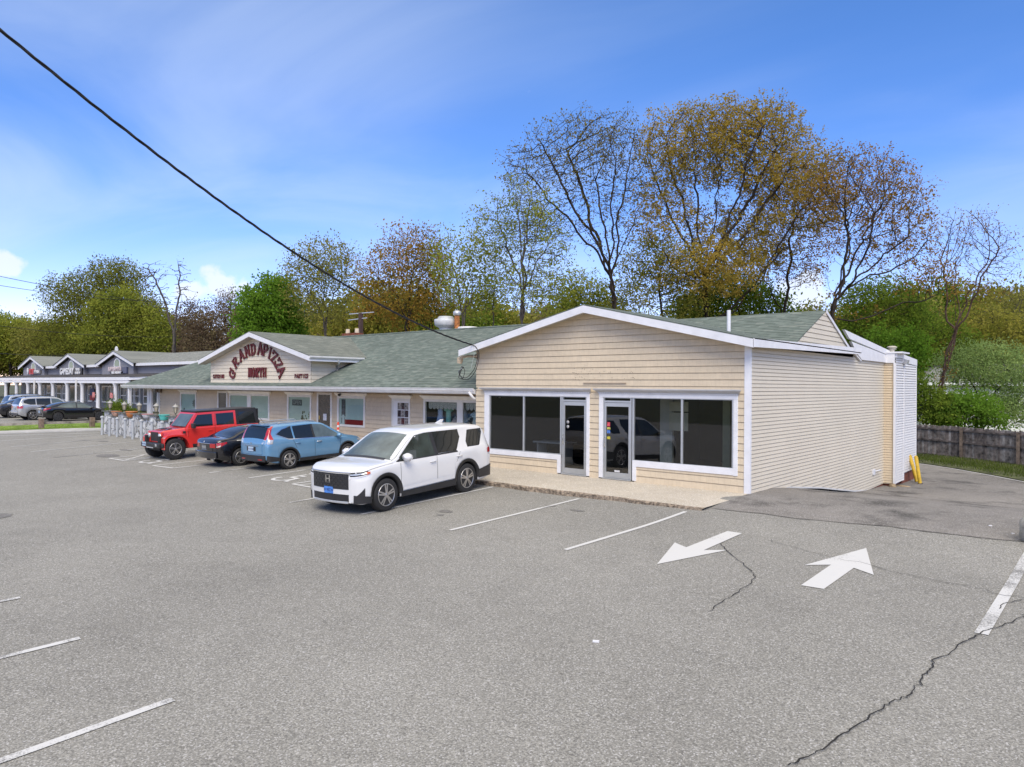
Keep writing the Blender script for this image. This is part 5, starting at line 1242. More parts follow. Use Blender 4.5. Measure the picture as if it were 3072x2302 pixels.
# yellow bollards at the back corner, loose stones, boulders at the right edge
def bollard(x, y, tilt, lab):
    z = G(x, y); t = thing('yellow_bollard', lab, 'bollard', (x, y, z), rot=(tilt[0], tilt[1], 0), local=True)
    m = MB(); m.lathe([(.072, 0), (.072, 1.10), (.05, 1.15), (0, 1.17)], 14); m.build('post', YEL, t)
    m = MB(); m.lathe([(.11, 0), (.10, .03)], 14); m.build('base_plate', simple('base_stain', (.07, .06, .055), .9), t)
bollard(.93, 15.3, (0, R(-8)), 'bright yellow bollard nearer the camera at the back corner of the shop'); bollard(.70, 15.9, (0, R(-14)), 'dull yellow bollard leaning behind the bright one at the shop corner')
def rock(name, c, s, mat, lab, cat, seed):
    r = random.Random(seed); bm = bmesh.new(); bmesh.ops.create_icosphere(bm, subdivisions=3, radius=1)
    ph_ = [r.uniform(0, 6) for _ in range(6)]
    for v in bm.verts:
        q = v.co.copy(); k = 1 + .12 * math.sin(3 * q.x + ph_[0]) * math.sin(2.6 * q.y + ph_[1]) + .08 * math.sin(6 * q.z + ph_[2]) * math.sin(5 * q.x + ph_[3]) + .04 * math.sin(11 * q.y + ph_[4])
        v.co = Vector((q.x * s[0], q.y * s[1], q.z * s[2])) * k
    me = bpy.data.meshes.new(name); bm.to_mesh(me); bm.free(); me.materials.append(mat)
    for p in me.polygons: p.use_smooth = True
    o = bpy.data.objects.new(name, me); COL.objects.link(o); o.location = c; return tag(o, lab, cat)
RK = simple('boulder_pale', (.42, .40, .34), .9, vary=.3, scale=4, bump=.5, bscale=9)
RK2 = simple('stone_tan', (.28, .21, .13), .95, vary=.4, scale=6, bump=.5)
rock('boulder', (6.32, -1.95, .18), (.40, .36, .42), RK, 'pale boulder cut off by the right edge of the picture', 'boulder', 1)
rock('boulder', (6.55, -1.15, .45), (.42, .35, .26), RK, 'smaller flat pale stone above and behind the edge boulder', 'boulder', 4)
rock('foot_stone', (.38, 13.2, -1.12), (.14, .12, .12), RK2, 'small tan block under the corner of the bump-out', 'stone', 2)
rock('foot_stone', (.62, 13.75, -1.16), (.28, .13, .06), RK2, 'flat tan stone lying beside the bump-out corner', 'stone', 3)
# ================================================================== cars
def pchip(pts):
    X = np.array([p[0] for p in pts], float); Y = np.array([p[1] for p in pts], float)
    h = np.diff(X); d = np.diff(Y) / h; n = len(X); s = np.zeros(n)
    for i in range(1, n - 1):
        if d[i - 1] * d[i] > 0:
            w1 = 2 * h[i] + h[i - 1]; w2 = h[i] + 2 * h[i - 1]; s[i] = (w1 + w2) / (w1 / d[i - 1] + w2 / d[i])
    s[0] = d[0]; s[-1] = d[-1]
    def f(x):
        x = min(max(x, X[0]), X[-1]); i = min(int(np.searchsorted(X, x, 'right')) - 1, n - 2); i = max(i, 0)
        t = (x - X[i]) / h[i]
        return float((2 * t ** 3 - 3 * t * t + 1) * Y[i] + (t ** 3 - 2 * t * t + t) * h[i] * s[i] + (-2 * t ** 3 + 3 * t * t) * Y[i + 1] + (t ** 3 - t * t) * h[i] * s[i + 1])
    return f
def lin(pts):
    def f(x):
        if x <= pts[0][0]: return pts[0][1]
        for (a, b), (c, d) in zip(pts, pts[1:]):
            if x <= c: return b + (d - b) * (x - a) / (c - a)
        return pts[-1][1]
    return f

class Car:
    def __init__(s, name, label, cat, top, belt, plan, bot, ax, R_, RA, paint, tumble=24, group=None, crown=.035):
        s.root = thing(name, label, cat, group=group, local=True)
        s.top = pchip(top); s.belt = pchip(belt); s.plan = pchip(plan); s.bot = pchip(bot)
        s.x0, s.x1 = top[0][0], top[-1][0]; s.ax = ax; s.R = R_; s.RA = RA; s.paint = paint; s.tt = math.tan(R(tumble)); s.crown = crown
        s.cache = {}
        s.body()
    def section(s, x):
        k = round(x, 5)
        if k in s.cache: return s.cache[k]
        zb, zt, w = s.bot(x), s.top(x), s.plan(x)
        zbelt = min(s.belt(x), zt - .075)
        za = zb
        for c in s.ax:
            d = x - c
            if abs(d) < s.RA: za = max(za, s.R + math.sqrt(max(0, s.RA ** 2 - d * d)))
        za = min(za, zbelt - .12)
        hg = zt - zbelt; rc = min(.13, hg * .62); cr = min(s.crown, hg * .3)
        wg = w - .03
        zs = zt - rc - cr
        ys = lambda z: wg - s.tt * max(0, z - zbelt)
        P = [(0, za + .02), (w * .8, za + .02), (w * .95, za + .0), (w * .985, za + .03 * min(1, (zbelt - za) * 3)), (w, za + .38 * (zbelt - za)), (w * .998, za + .72 * (zbelt - za)), (w - .014, zbelt - .01), (wg, zbelt + .012 * min(1, hg * 4))]
        for t in (.33, .66, 1.0):
            z = zbelt + .012 + (zs - zbelt - .012) * t; P.append((ys(z), z))
        ye = ys(zs)
        rr_ = min(rc, ye * .6)
        for a in (22, 45, 68, 90): P.append((ye - rr_ + rr_ * math.cos(R(a)), zs + rc * math.sin(R(a))))
        yt = ye - rr_
        for t in (.75, .4, 0): P.append((yt * t, zt - cr * t * t))
        s.cache[k] = P
        return P
    def body(s):
        n = 64; xs = [s.x0 + (s.x1 - s.x0) * i / n for i in range(n + 1)]
        e = (.015, .04, .075); xs += [s.x0 + q for q in e] + [s.x1 - q for q in e]
        for c in s.ax:
            xs = [x for x in xs if abs(abs(x - c) - s.RA) > .03]
            xs += [c + s.RA * math.cos(PI * k / 16) for k in range(1, 16)] + [c - s.RA + .002, c + s.RA - .002, c - s.RA - .004, c + s.RA + .004]
        xs = sorted(xs); m = MB(); rows = []
        for x in xs:
            P = s.section(x); rows.append([(x, y, z) for y, z in P] + [(x, -y, z) for y, z in P[-2:0:-1]])
        nn = len(rows[0]); b = 0
        vs = [p for r in rows for p in r]; fs = []; mi = []
        npts = len(s.section(xs[0]))
        for i in range(len(rows) - 1):
            for j in range(nn):
                fs.append((i * nn + j, i * nn + (j + 1) % nn, (i + 1) * nn + (j + 1) % nn, (i + 1) * nn + j)); mi.append(1 if (j == 0 or j == nn - 1 or j == 1 or j == nn - 2) else 0)
        for f, q in zip(fs, mi): m.f.append(f); m.m.append(q); m.s.append(True)
        m.v = vs
        for x in (xs[0], xs[-1]):
            P = s.section(x); m.grid([[(x, y * q, z) for q in (1, .8, .6, .4, .2, 0, -.2, -.4, -.6, -.8, -1)] for y, z in P], 0)
        s.bodyo = m.build('body', [s.paint, BLACK], s.root, fixn=True)
    def sy(s, x, z):
        P = s.section(x)[3:15]
        if z <= P[0][1]: return P[0][0]
        for (a, b), (c, d) in zip(P, P[1:]):
            if z <= d + 1e-9: return a + (c - a) * ((z - b) / (d - b) if d > b else 1)
        return P[-1][0]
    def sz(s, x, y):
        P = s.section(x)[9:]; y = abs(y)
        for (a, b), (c, d) in zip(P, P[1:]):
            if y >= c - 1e-9: return b + (d - b) * ((a - y) / (a - c) if a > c else 1)
        return P[-1][1]
    def side(s, name, mat, x0, x1, lo, hi, off=.007, sides=(1, -1), nx=14, nz=3, parent=None, thick=0):
        lo = lo if callable(lo) else (lambda x, v=lo: v); hi = hi if callable(hi) else (lambda x, v=hi: v)
        out = []
        for sd_ in sides:
            rows = []
            for i in range(nx + 1):
                x = x0 + (x1 - x0) * i / nx; a, b = lo(x), hi(x)
                rows.append([(x, sd_ * (s.sy(x, a + (b - a) * k / nz) + off), a + (b - a) * k / nz) for k in range(nz + 1)])
            m = MB(); m.grid(rows)
            out.append(m.build(name, mat, parent or s.root))
        return out
    def arch(s, name, mat, w=.07, off=.014):
        for sd_ in (1, -1):
            for c in s.ax:
                rows = []
                for k in range(25):
                    a = PI * (k / 24) * 1.04 - .02 * PI; row = []
                    for r in (s.RA - .012, s.RA + w):
                        x, z = c + r * math.cos(a), s.R + r * math.sin(a); x = min(max(x, s.x0 + .01), s.x1 - .01)
                        row.append((x, sd_ * (s.sy(x + (.0 if r > s.RA else 0), max(z, s.section(x)[3][1])) + off), z))
                    row.insert(0, (row[0][0], sd_ * (abs(row[0][1]) - .09), row[0][2]))
                    rows.append(row)
                m = MB(); m.grid(rows); m.build(name, mat, s.root)
    def over(s, name, mat, xa, xb, k=.92, off=.006, nx=10, ny=10, kb=None):
        """panel over windscreen or rear window: between xa (bottom) and xb (top)"""
        kb = kb or k; rows = []
        for i in range(nx + 1):
            t = i / nx; x = xa + (xb - xa) * t; P = s.section(x); ymax = P[11][0] * (k + (kb - k) * t); row = []
            for j in range(ny + 1):
                y = ymax * (2 * j / ny - 1); row.append((x, y, s.sz(x, y) + off))
            rows.append(row)
        m = MB(); m.grid(rows); return m.build(name, mat, s.root)
    def endbox(s, name, mat, x, y0, y1, z0, z1, d=.015, parent=None, bevel=.006):
        m = MB(); m.boxn(min(x, x + d), max(x, x + d), y0, y1, z0, z1); return m.build(name, mat, parent or s.root, bevel=bevel, fixn=True)
    def wheels(s, track, rim, spokes=5, dbl=True, width=.23, dark=ALLOYD, rr_=None):
        for c in s.ax:
            for sd_ in (1, -1):
                y = sd_ * (track / 2); w = width / 2; r = s.R; ri = rr_ or r * .66
                m = MB(); m.lathe([(ri, -w * .9), (r * .9, -w), (r * .97, -w * .8), (r, -w * .5), (r, w * .5), (r * .97, w * .8), (r * .9, w), (ri, w * .9)], 36, (c, y, r), 'y')
                ty = m.build('wheel', BLACK, s.root)
                m = MB(); o = sd_ * w
                m.lathe([(0, o * .45), (ri * .9, o * .45), (ri, o * .5)] if sd_ > 0 else [(0, o * .45), (ri * .9, o * .45), (ri, o * .5)], 28, (c, y, r), 'y'); m.build('brake_disc', dark, ty)
                m = MB(); m.lathe([(ri * 1.02, o * .3), (ri * 1.03, o * .93), (ri * .97, o * .98), (ri * .92, o * .80), (ri * .92, o * .3)], 32, (c, y, r), 'y')
                for k in range(spokes):
                    for q in ((-.16, .16) if dbl else (0,)):
                        a = 2 * PI * k / spokes + .3; a1 = a + q * .9; a0 = a + q * 1.6
                        p0 = (c + ri * .16 * math.cos(a0), y + o * .85, r + ri * .16 * math.sin(a0)); p1 = (c + ri * .95 * math.cos(a1), y + o * .80, r + ri * .95 * math.sin(a1))
                        m.beam(p0, p1, .035 if dbl else .06, .03, up=(0, 1, 0))
                m.lathe([(ri * .24, o * .6), (ri * .22, o * .93), (0, o * .95)], 14, (c, y, r), 'y'); m.build('rim', rim, ty, fixn=True)
    def mirror(s, x, z, mat, y=None, size=(.16, .22, .17)):
        for sd_ in (1, -1):
            yy = s.sy(x, z - .05)
            m = MB(); m.lathe([(0, -size[0] * .5), (size[1] * .38, -size[0] * .45), (size[1] * .5, 0), (size[1] * .4, size[0] * .4), (0, size[0] * .55)], 14, (x, sd_ * (yy + .13), z), 'x', sy=size[2] / size[1]); o = m.build('mirror', mat, s.root)
            m = MB(); m.tube([(x, sd_ * (yy - .03), z - .05), (x, sd_ * (yy + .10), z - .02)], .025, 6); m.build('mirror_arm', BLACKP, o)
    def handle(s, x, z, mat):
        for sd_ in (1, -1):
            y = s.sy(x, z); m = MB(); m.tube([(x - .10, sd_ * (y + .005), z), (x - .07, sd_ * (y + .035), z), (x + .07, sd_ * (y + .035), z), (x + .10, sd_ * (y + .005), z)], .016, 6); m.build('door_handle', mat, s.root)
    def seam(s, x, z0, z1, lean=0.):
        for sd_ in (1, -1):
            rows = []
            for k in range(9):
                z = z0 + (z1 - z0) * k / 8; xx = x + lean * (z - z0)
                rows.append([(xx + q, sd_ * (s.sy(xx, z) + .0035), z) for q in (-.005, .005)])
            m = MB(); m.grid(rows); m.build('door_gap', BLACK, s.root)
    def warp(s, f0_=None, kf=1., r0_=None, kr=1., pinch=0.):
        """shorten the overhangs beyond the tyres and round the nose in plan"""
        def rec(o):
            for ch in o.children:
                if ch.name.split('.')[0] in ('wheel', 'rim', 'brake_disc'): continue
                for v in ch.data.vertices:
                    c = v.co
                    if f0_ is not None and c.x > f0_:
                        q = c.x - f0_
                        if pinch: c.y *= 1 - pinch * (q / (s.x1 - f0_)) ** 2
                        c.x = f0_ + q * kf
                    if r0_ is not None and c.x < r0_: c.x = r0_ + (c.x - r0_) * kr
                rec(ch)
        rec(s.root)
    def bulge(s, bf, br):
        """bow the nose and the tail in plan"""
        wf, wr = s.plan(s.x1), s.plan(s.x0)
        def rec(o):
            for ch in o.children:
                if ch.name.split('.')[0] in ('wheel', 'rim', 'brake_disc'): continue
                for v in ch.data.vertices:
                    c = v.co
                    if c.x > s.x1 - .025: c.x += bf * max(0, 1 - (c.y / wf) ** 2)
                    elif c.x < s.x0 + .02: c.x -= br * max(0, 1 - (c.y / wr) ** 2)
                rec(ch)
        rec(s.root)
    def place(s, wheel, which, rz, sc=1.05, track=1.7, side=1):
        """put one tyre's contact point (front/rear, side +1 left, -1 right) on the ground"""
        lx = s.ax[1 if which == 'front' else 0] * sc; ly = side * track / 2 * sc
        cx = wheel[0] - (lx * math.cos(rz) - ly * math.sin(rz)); cy = wheel[1] - (lx * math.sin(rz) + ly * math.cos(rz))
        f = [(cx + a * sc * math.cos(rz), cy + a * sc * math.sin(rz)) for a in s.ax]
        zr, zf = G(*f[0]), G(*f[1]); pitch = math.atan2(zf - zr, (s.ax[1] - s.ax[0]) * sc)
        s.root.location = (cx, cy, (zr + zf) / 2); s.root.rotation_euler = (0, -pitch, rz); s.root.scale = (sc, sc, sc)
    def plate(s, front_, z, mat, txt, ink, x=None):
        xe = x if x is not None else (s.x1 if front_ else s.x0); d = .02 if front_ else -.02
        o = s.endbox('licence_plate', mat, xe, -.155, .155, z, z + .155, d, bevel=.004)
        M = Matrix(((0, 0, 1, xe + d), (1, 0, 0, 0), (0, 1, 0, z + .075), (0, 0, 0, 1))) if front_ else Matrix(((0, 0, -1, xe + d), (-1, 0, 0, 0), (0, 1, 0, z + .075), (0, 0, 0, 1)))
        text_mesh(txt, .085, ink, 'plate_letters', o, M, .002, .001)
        return o

# ---- white three-row SUV in front
PW = carpaint('paint_white', (.70, .70, .70), rough=.3)
c = Car('white_suv', 'large white three-row SUV with black wheel-arch trim parked nose out before the beige shop', 'car',
    [(-2.66, 1.00), (-2.64, 1.10), (-2.56, 1.36), (-2.46, 1.62), (-2.38, 1.72), (-2.2, 1.755), (-1.4, 1.80), (-.5, 1.81), (.05, 1.785), (.38, 1.70), (.85, 1.42), (1.24, 1.175), (1.32, 1.15), (1.8, 1.115), (2.15, 1.06), (2.30, 1.01), (2.37, .95), (2.40, .86)],
    [(-2.66, 1.02), (-2.3, 1.19), (-1.2, 1.13), (.6, 1.09), (1.25, 1.07), (1.9, 1.0), (2.4, .86)],
    [(-2.66, .80), (-2.60, .90), (-2.4, .955), (-1.6, .985), (0, .985), (1.5, .985), (1.95, .97), (2.2, .90), (2.32, .82), (2.40, .70)],
    [(-2.66, .40), (-2.4, .30), (-1.9, .27), (1.9, .27), (2.2, .25), (2.40, .28)], (-1.445, 1.445), .385, .445, PW, 22)
V = c
up = lin([(-2.3, 1.66), (-1.5, 1.70), (-.3, 1.70), (.3, 1.645), (1.02, 1.17)])
V.side('side_window', CARGLASS3, -.24, .98, lin([(-.3, 1.135), (1.0, 1.12)]), lambda x: max(1.13, min(up(x), 1.68)), .006)
V.side('side_window', CARGLASS, -1.32, -.34, lambda x: 1.15 + max(0, (-1.05 - x)) * 1.2, lin([(-1.4, 1.67), (-.3, 1.68)]), .006)
V.side('side_window', CARGLASS, -2.32, -1.50, lambda x: 1.20 + max(0, (-2.0 - x)) * 1.05, lambda x: 1.63 - max(0, x + 1.68) * 1.6, .006)
V.side('window_trim', BLACKP, -1.08, 1.06, lin([(-1.08, 1.112), (1.06, 1.095)]), lin([(-1.08, 1.15), (1.06, 1.125)]), .004)
V.side('pillar_trim', BLACKP, -.345, -.235, 1.13, 1.68, .008, nx=3)
V.side('pillar_trim', BLACKP, .97, 1.10, 1.10, lambda x: 1.17 - (x - .97) * .4, .008, nx=3)
V.over('windshield', CARGLASS2, 1.22, .40, .97, .007, kb=.97)
V.over('rear_window', CARGLASS, -2.60, -2.42, .86)
V.side('sill_trim', BLACKP, -.98, .99, .27, lin([(-1, .44), (1, .40)]), .014); V.arch('arch_trim', BLACKP, .07)
V.side('door_moulding', PW, -.92, .93, lin([(-1, .46), (1, .42)]), lin([(-1, .56), (1, .49)]), .018)
V.side('rear_bumper', BLACKP, -2.60, -1.90, .34, lin([(-2.6, .66), (-1.9, .56)]), .016); V.endbox('rear_bumper', BLACKP, -2.66, -.80, .80, .36, .62, -.03, bevel=.02)
V.side('front_bumper', BLACKP, 1.90, 2.38, .27, lin([(1.9, .42), (2.4, .46)]), .014)
g = V.endbox('grille', BLACKP, 2.385, -.62, .62, .58, .935, .03, bevel=.03)
m = MB()
for r_ in range(5):
    for k in range(9):
        y = -.54 + k * .135 + (.067 if r_ % 2 else 0)
        if y < .58: m.prism([(2.415, y - .055, .64 + r_ * .06), (2.415, y, .625 + r_ * .06), (2.415, y + .055, .64 + r_ * .06), (2.415, y + .045, .67 + r_ * .06), (2.415, y - .045, .67 + r_ * .06)], (.012, 0, 0))
m.build('grille_mesh', simple('grille_black', (.03, .03, .032), .3), g)
m = MB(); m.boxn(2.40, 2.43, -.68, .68, .945, .975); m.build('chrome_strip', CHROME, V.root, bevel=.008)
m = MB()
m.box(2.43, 2.44, -.075, -.045, .74, .88); m.box(2.43, 2.44, .045, .075, .74, .88); m.box(2.43, 2.441, -.045, .045, .79, .82)
for q in ((-.085, -.078, .72, .90), (.078, .085, .72, .90), (-.078, .078, .893, .90), (-.078, .078, .72, .727)): m.box(2.43, 2.442, *q)
m.build('emblem', CHROME, g)
V.endbox('lower_intake', BLACKP, 2.385, -.62, .62, .30, .47, .02, bevel=.02); V.endbox('skid_plate', GALV, 2.39, -.60, .60, .265, .315, .035, bevel=.01)
V.side('headlight', BLACKP, 2.0, 2.39, lin([(1.98, .93), (2.4, .85)]), lin([(1.98, 1.01), (2.4, .96)]), .010); V.side('headlight', LAMPW, 2.04, 2.39, lin([(2.0, .955), (2.4, .90)]), lin([(2.0, .975), (2.4, .93)]), .016); V.side('day_lamp', WHITE, 2.06, 2.395, lin([(2.0, .915), (2.4, .845)]), lin([(2.0, .935), (2.4, .868)]), .016)
V.side('side_marker', AMBER, 1.95, 2.08, lin([(1.95, .935), (2.1, .915)]), lin([(1.95, .985), (2.1, .975)]), .018, nx=4)
V.side('fog_trim', BLACKP, 2.14, 2.34, lin([(2.1, .40), (2.35, .38)]), lin([(2.1, .66), (2.22, .56), (2.35, .44)]), .014)
V.side('tail_light', LAMPR, -2.62, -2.38, .98, lin([(-2.62, 1.16), (-2.4, 1.10)]), .014, nx=6)
V.plate(True, .47, PLATE, 'BF·9ECW', INK, 2.40); V.wheels(1.72, ALLOY, 5, True)
V.mirror(.84, 1.19, PW, None, (.18, .27, .20)); V.handle(-.12, .98, PW); V.handle(-1.12, 1.01, PW)
V.seam(-.28, .45, 1.10); V.seam(.98, .45, 1.06); V.seam(-1.02, .86, 1.12, -.6)
m = MB(); m.prism([(-1.55, -.02, 1.80), (-1.30, -.02, 1.80), (-1.52, -.012, 1.885), (-1.6, -.012, 1.885)], (0, .04, 0)); m.build('roof_fin', PW, V.root)
m = MB(); m.grid([[(1.27, y, V.sz(1.27, y) + .012), (1.20, y, V.sz(1.20, y) + .016)] for y in [-.7 + .1 * k for k in range(15)]]); m.build('cowl', BLACKP, V.root)
V.bulge(.13, .04); V.warp(1.90, .66, -1.90, .86, .03); V.place((-6.07, -6.90), 'front', R(-90 + 4.2), 1.04, 1.72 + .22, 1)

# ---- blue crossover, tail towards us
PB = carpaint('paint_blue', (.14, .31, .50), .3, .3)
c = V = Car('blue_crossover', 'metallic blue crossover parked nose in, tall red tail lights towards the lot', 'car',
    [(-2.30, .98), (-2.28, 1.06), (-2.20, 1.25), (-2.08, 1.48), (-1.98, 1.58), (-1.85, 1.615), (-1.2, 1.655), (-.4, 1.665), (.05, 1.635), (.35, 1.56), (.8, 1.31), (1.22, 1.09), (1.3, 1.06), (1.75, .98), (2.02, .88), (2.15, .76), (2.21, .64)],
    [(-2.30, .96), (-2.0, 1.12), (-1.2, 1.06), (.4, .99), (1.25, .96), (1.8, .86), (2.21, .64)],
    [(-2.30, .74), (-2.24, .84), (-2.05, .885), (-1.2, .91), (0, .91), (1.3, .90), (1.75, .87), (2.0, .80), (2.15, .70), (2.21, .62)],
    [(-2.30, .42), (-2.1, .32), (-1.7, .26), (1.7, .26), (2.0, .24), (2.21, .30)], (-1.31, 1.31), .345, .405, PB, 24)
V.side('side_window', CARGLASS2, -.18, .98, lin([(-.2, 1.035), (1.0, 1.01)]), lambda x: max(1.03, min(1.54, lin([(-.2, 1.535), (.25, 1.50), (1.0, 1.03)])(x))), .006)
V.side('side_window', CARGLASS, -1.05, -.26, lin([(-1.05, 1.075), (-.2, 1.04)]), lin([(-1.05, 1.515), (-.2, 1.54)]), .006)
V.side('side_window', CARGLASS, -1.78, -1.12, lambda x: 1.085 + max(0, -1.3 - x) * .40, lin([(-1.78, 1.285), (-1.5, 1.43), (-1.12, 1.51)]), .006)
V.side('window_chrome', CHROME, -1.80, 1.02, lambda x: (1.06 + max(0, -1.3 - x) * .40) if x < -1.12 else lin([(-1.12, 1.06), (1.02, .995)])(x), lambda x: (1.085 + max(0, -1.3 - x) * .40) if x < -1.12 else lin([(-1.12, 1.083), (1.02, 1.015)])(x), .009, nx=24, nz=1)
V.side('window_chrome', CHROME, -1.84, -1.1, lin([(-1.84, 1.275), (-1.5, 1.435), (-1.1, 1.515)]), lin([(-1.84, 1.30), (-1.5, 1.46), (-1.1, 1.535)]), .009, nz=1)
V.side('pillar_trim', BLACKP, -.265, -.175, 1.03, 1.535, .008, nx=3)
V.over('windshield', CARGLASS2, 1.20, .37, .96, .007); V.over('rear_window', CARGLASS, -2.25, -2.03, .80, .010, kb=.84)
m = MB(); m.box(-2.09, -1.9, -.62, .62, 1.585, 1.61); m.build('spoiler', PB, V.root, bevel=.01)
V.side('sill_trim', BLACKP, -.90, .90, .26, .37, .014); V.arch('arch_trim', BLACKP, .045, .012)
def tall(V, x):  # lamps climbing the rear pillar
    pass
for sd_ in (1, -1):
    rows = []
    for k in range(13):
        z = .96 + .60 * k / 12
        # find the station where the rear skin stands at this height
        xs_ = -2.30
        for i in range(200):
            if V.top(xs_) >= z + .04: break
            xs_ += .003
        w_in = .17 - .10 * min(1, k / 6.)
        xo = xs_ + (.26 if k < 3 else .26 - .15 * min(1, (k - 3) / 4.))
        row = []
        for q in range(6):
            x = xs_ + (xo - xs_) * q / 5; row.append((x, sd_ * (V.sy(x, z) + .012), z))
        yin = abs(row[0][1]) - w_in; row.insert(0, (xs_ - .012, sd_ * yin, z))
        rows.append(row)
    m = MB(); m.grid(rows[:4]); m.build('tail_light', LAMPW, V.root); m = MB(); m.grid(rows[3:]); m.build('tail_light', LAMPR, V.root)
V.endbox('tailgate_panel', PB, -2.30, -.60, .60, .60, .97, -.022, bevel=.02)
V.endbox('number_recess', BLACKP, -2.31, -.27, .27, .70, .86, -.02, bevel=.01); V.endbox('tailgate_chrome', CHROME, -2.30, -.42, .42, .885, .91, -.04, bevel=.006)
V.plate(False, .70, PLATEW, 'AX·31240', INK, -2.335)
m = MB()
for q in ((-.035, -.02, .94, 1.01), (.02, .035, .94, 1.01), (-.02, .02, .968, .982)): m.box(-2.33, -2.31, *q)
m.build('emblem', CHROME, V.root)
V.endbox('rear_bumper', BLACKP, -2.30, -.76, .76, .34, .56, -.04, bevel=.03); V.side('rear_bumper', BLACKP, -2.27, -1.70, .34, lin([(-2.27, .56), (-1.7, .46)]), .016)
m = MB(); m.box(-2.345, -2.335, .40, .62, .40, .43); m.box(-2.345, -2.335, -.62, -.40, .40, .43); m.build('reflector', LAMPR, V.root)
V.endbox('front_bumper', BLACKP, 2.20, -.6, .6, .30, .5, .02); V.side('headlight', LAMPW, 1.80, 2.15, lin([(1.8, .80), (2.15, .68)]), lin([(1.8, .86), (2.15, .76)]), .01)
V.wheels(1.60, ALLOY, 5, True, .215); V.mirror(.82, 1.06, PB); V.handle(-.02, .90, CHROME); V.handle(-.95, .93, PB)
V.seam(-.22, .40, 1.03); V.seam(.95, .40, .98); V.seam(-1.0, .75, 1.06, -.5)
for sd_ in (1, -1):
    m = MB(); m.tube([(-1.55, sd_ * .56, 1.63), (-1.45, sd_ * .56, 1.665), (-.5, sd_ * .57, 1.69), (-.1, sd_ * .57, 1.67), (0, sd_ * .57, 1.63)], .018, 6); m.build('roof_rail', simple('rail_silver', (.5, .5, .5), .35, .6), V.root)
m = MB(); m.tube([(-1.7, 0, 1.63), (-1.95, 0, 1.86)], .006, 5); m.build('aerial', BLACKP, V.root)
V.bulge(.08, .06); V.warp(None, 1, -1.73, .82); V.place((-14.52, -4.16), 'rear', R(90 + 2.5), .965, 1.60 + .2, -1)

# ---- black saloon between the red and the blue car
PK_ = carpaint('paint_black', (.008, .008, .011), .0, .2)
def sedan(name, label, cat, paint, rim, L0=-2.46, chrome=False, hatch=False, group=None):
    s = 1 if not hatch else .0
    top = [(L0, .90), (L0 + .03, .98), (L0 + .10, 1.04), (L0 + .3, 1.085), (-1.95, 1.10), (-1.80, 1.12), (-1.30, 1.32), (-.9, 1.425), (-.3, 1.47), (.15, 1.45), (.5, 1.36), (.95, 1.13), (1.28, .985), (1.36, .965), (1.95, .86), (2.2, .74), (2.30, .60)] if not hatch else \
          [(L0, .90), (L0 + .03, .98), (L0 + .10, 1.03), (L0 + .22, 1.08), (-1.85, 1.18), (-1.30, 1.345), (-.8, 1.425), (-.3, 1.445), (.15, 1.42), (.5, 1.33), (.95, 1.10), (1.28, .96), (1.36, .94), (1.95, .84), (2.2, .72), (2.28, .58)]
    V = Car(name, label, cat, top, [(L0, .90), (-2.0, .98), (-1, .955), (.6, .92), (1.3, .88), (1.9, .78), (2.28, .58)],
        [(L0, .72), (L0 + .06, .82), (L0 + .3, .88), (-1.2, .915), (0, .915), (1.4, .91), (1.85, .86), (2.1, .76), (2.30, .60)],
        [(L0, .36), (L0 + .3, .26), (-1.7, .22), (1.7, .22), (2.0, .2), (2.30, .26)], (-1.39, 1.39), .335, .385, paint, 27, group)
    V.side('side_window', CARGLASS2, -.12, .98, lin([(-.12, .985), (1, .955)]), lambda x: max(.975, min(1.36, lin([(-.12, 1.36), (.25, 1.33), (1.0, .975)])(x))), .006)
    V.side('side_window', CARGLASS2 if hatch else CARGLASS, -1.42, -.2, lin([(-1.42, 1.05), (-.9, 1.0), (-.2, .985)]), lin([(-1.42, 1.10), (-1.1, 1.25), (-.7, 1.335), (-.2, 1.36)]), .006)
    V.over('windshield', CARGLASS2, 1.27, .45, .95, .007); V.over('rear_window', CARGLASS, -1.80, -.98, .92, .008)
    V.side('pillar_trim', BLACKP, -.2, -.12, .985, 1.36, .008, nx=3)
    if chrome:
        V.side('window_chrome', CHROME, -1.72, 1.0, lambda x: 1.0 + max(0, -1.0 - x) * .10 - .03 if x < -.9 else lin([(-.9, .97), (1., .935)])(x), lambda x: 1.0 + max(0, -1.0 - x) * .10 if x < -.9 else lin([(-.9, 1.0), (1., .955)])(x), .010, nx=24, nz=1)
        V.side('window_chrome', CHROME, -1.72, -.6, lin([(-1.72, 1.06), (-1.45, 1.11), (-1.1, 1.265), (-.6, 1.36)]), lin([(-1.72, 1.085), (-1.45, 1.145), (-1.1, 1.29), (-.6, 1.385)]), .010, nz=1)
    V.wheels(1.60, rim, 5, not hatch, .215); V.mirror(.84, .99, paint); V.handle(-.02, .83, paint); V.handle(-.98, .86, paint); V.seam(-.16, .36, .97); V.seam(.95, .36, .94); V.seam(-1.02, .62, .98, -.5)
    V.endbox('boot_lid', paint, L0, -.55, .55, .62, .90, -.015, bevel=.02)
    V.side('headlight', LAMPW, 1.85, 2.2, lin([(1.85, .72), (2.2, .62)]), lin([(1.85, .80), (2.2, .70)]), .01)
    return V
V = sedan('black_saloon', 'glossy black saloon squeezed between the red off-roader and the blue crossover', 'car', PK_, ALLOY)
V.side('tail_light', LAMPR, -2.44, -1.98, lin([(-2.44, .74), (-1.98, .90)]), lin([(-2.44, .92), (-1.98, .955)]), .012); 
for a, b in ((-.70, -.40), (.40, .70)): V.endbox('tail_light', LAMPR if a < 0 else LAMPR, -2.46, a, b, .74, .90, -.02, bevel=.015)
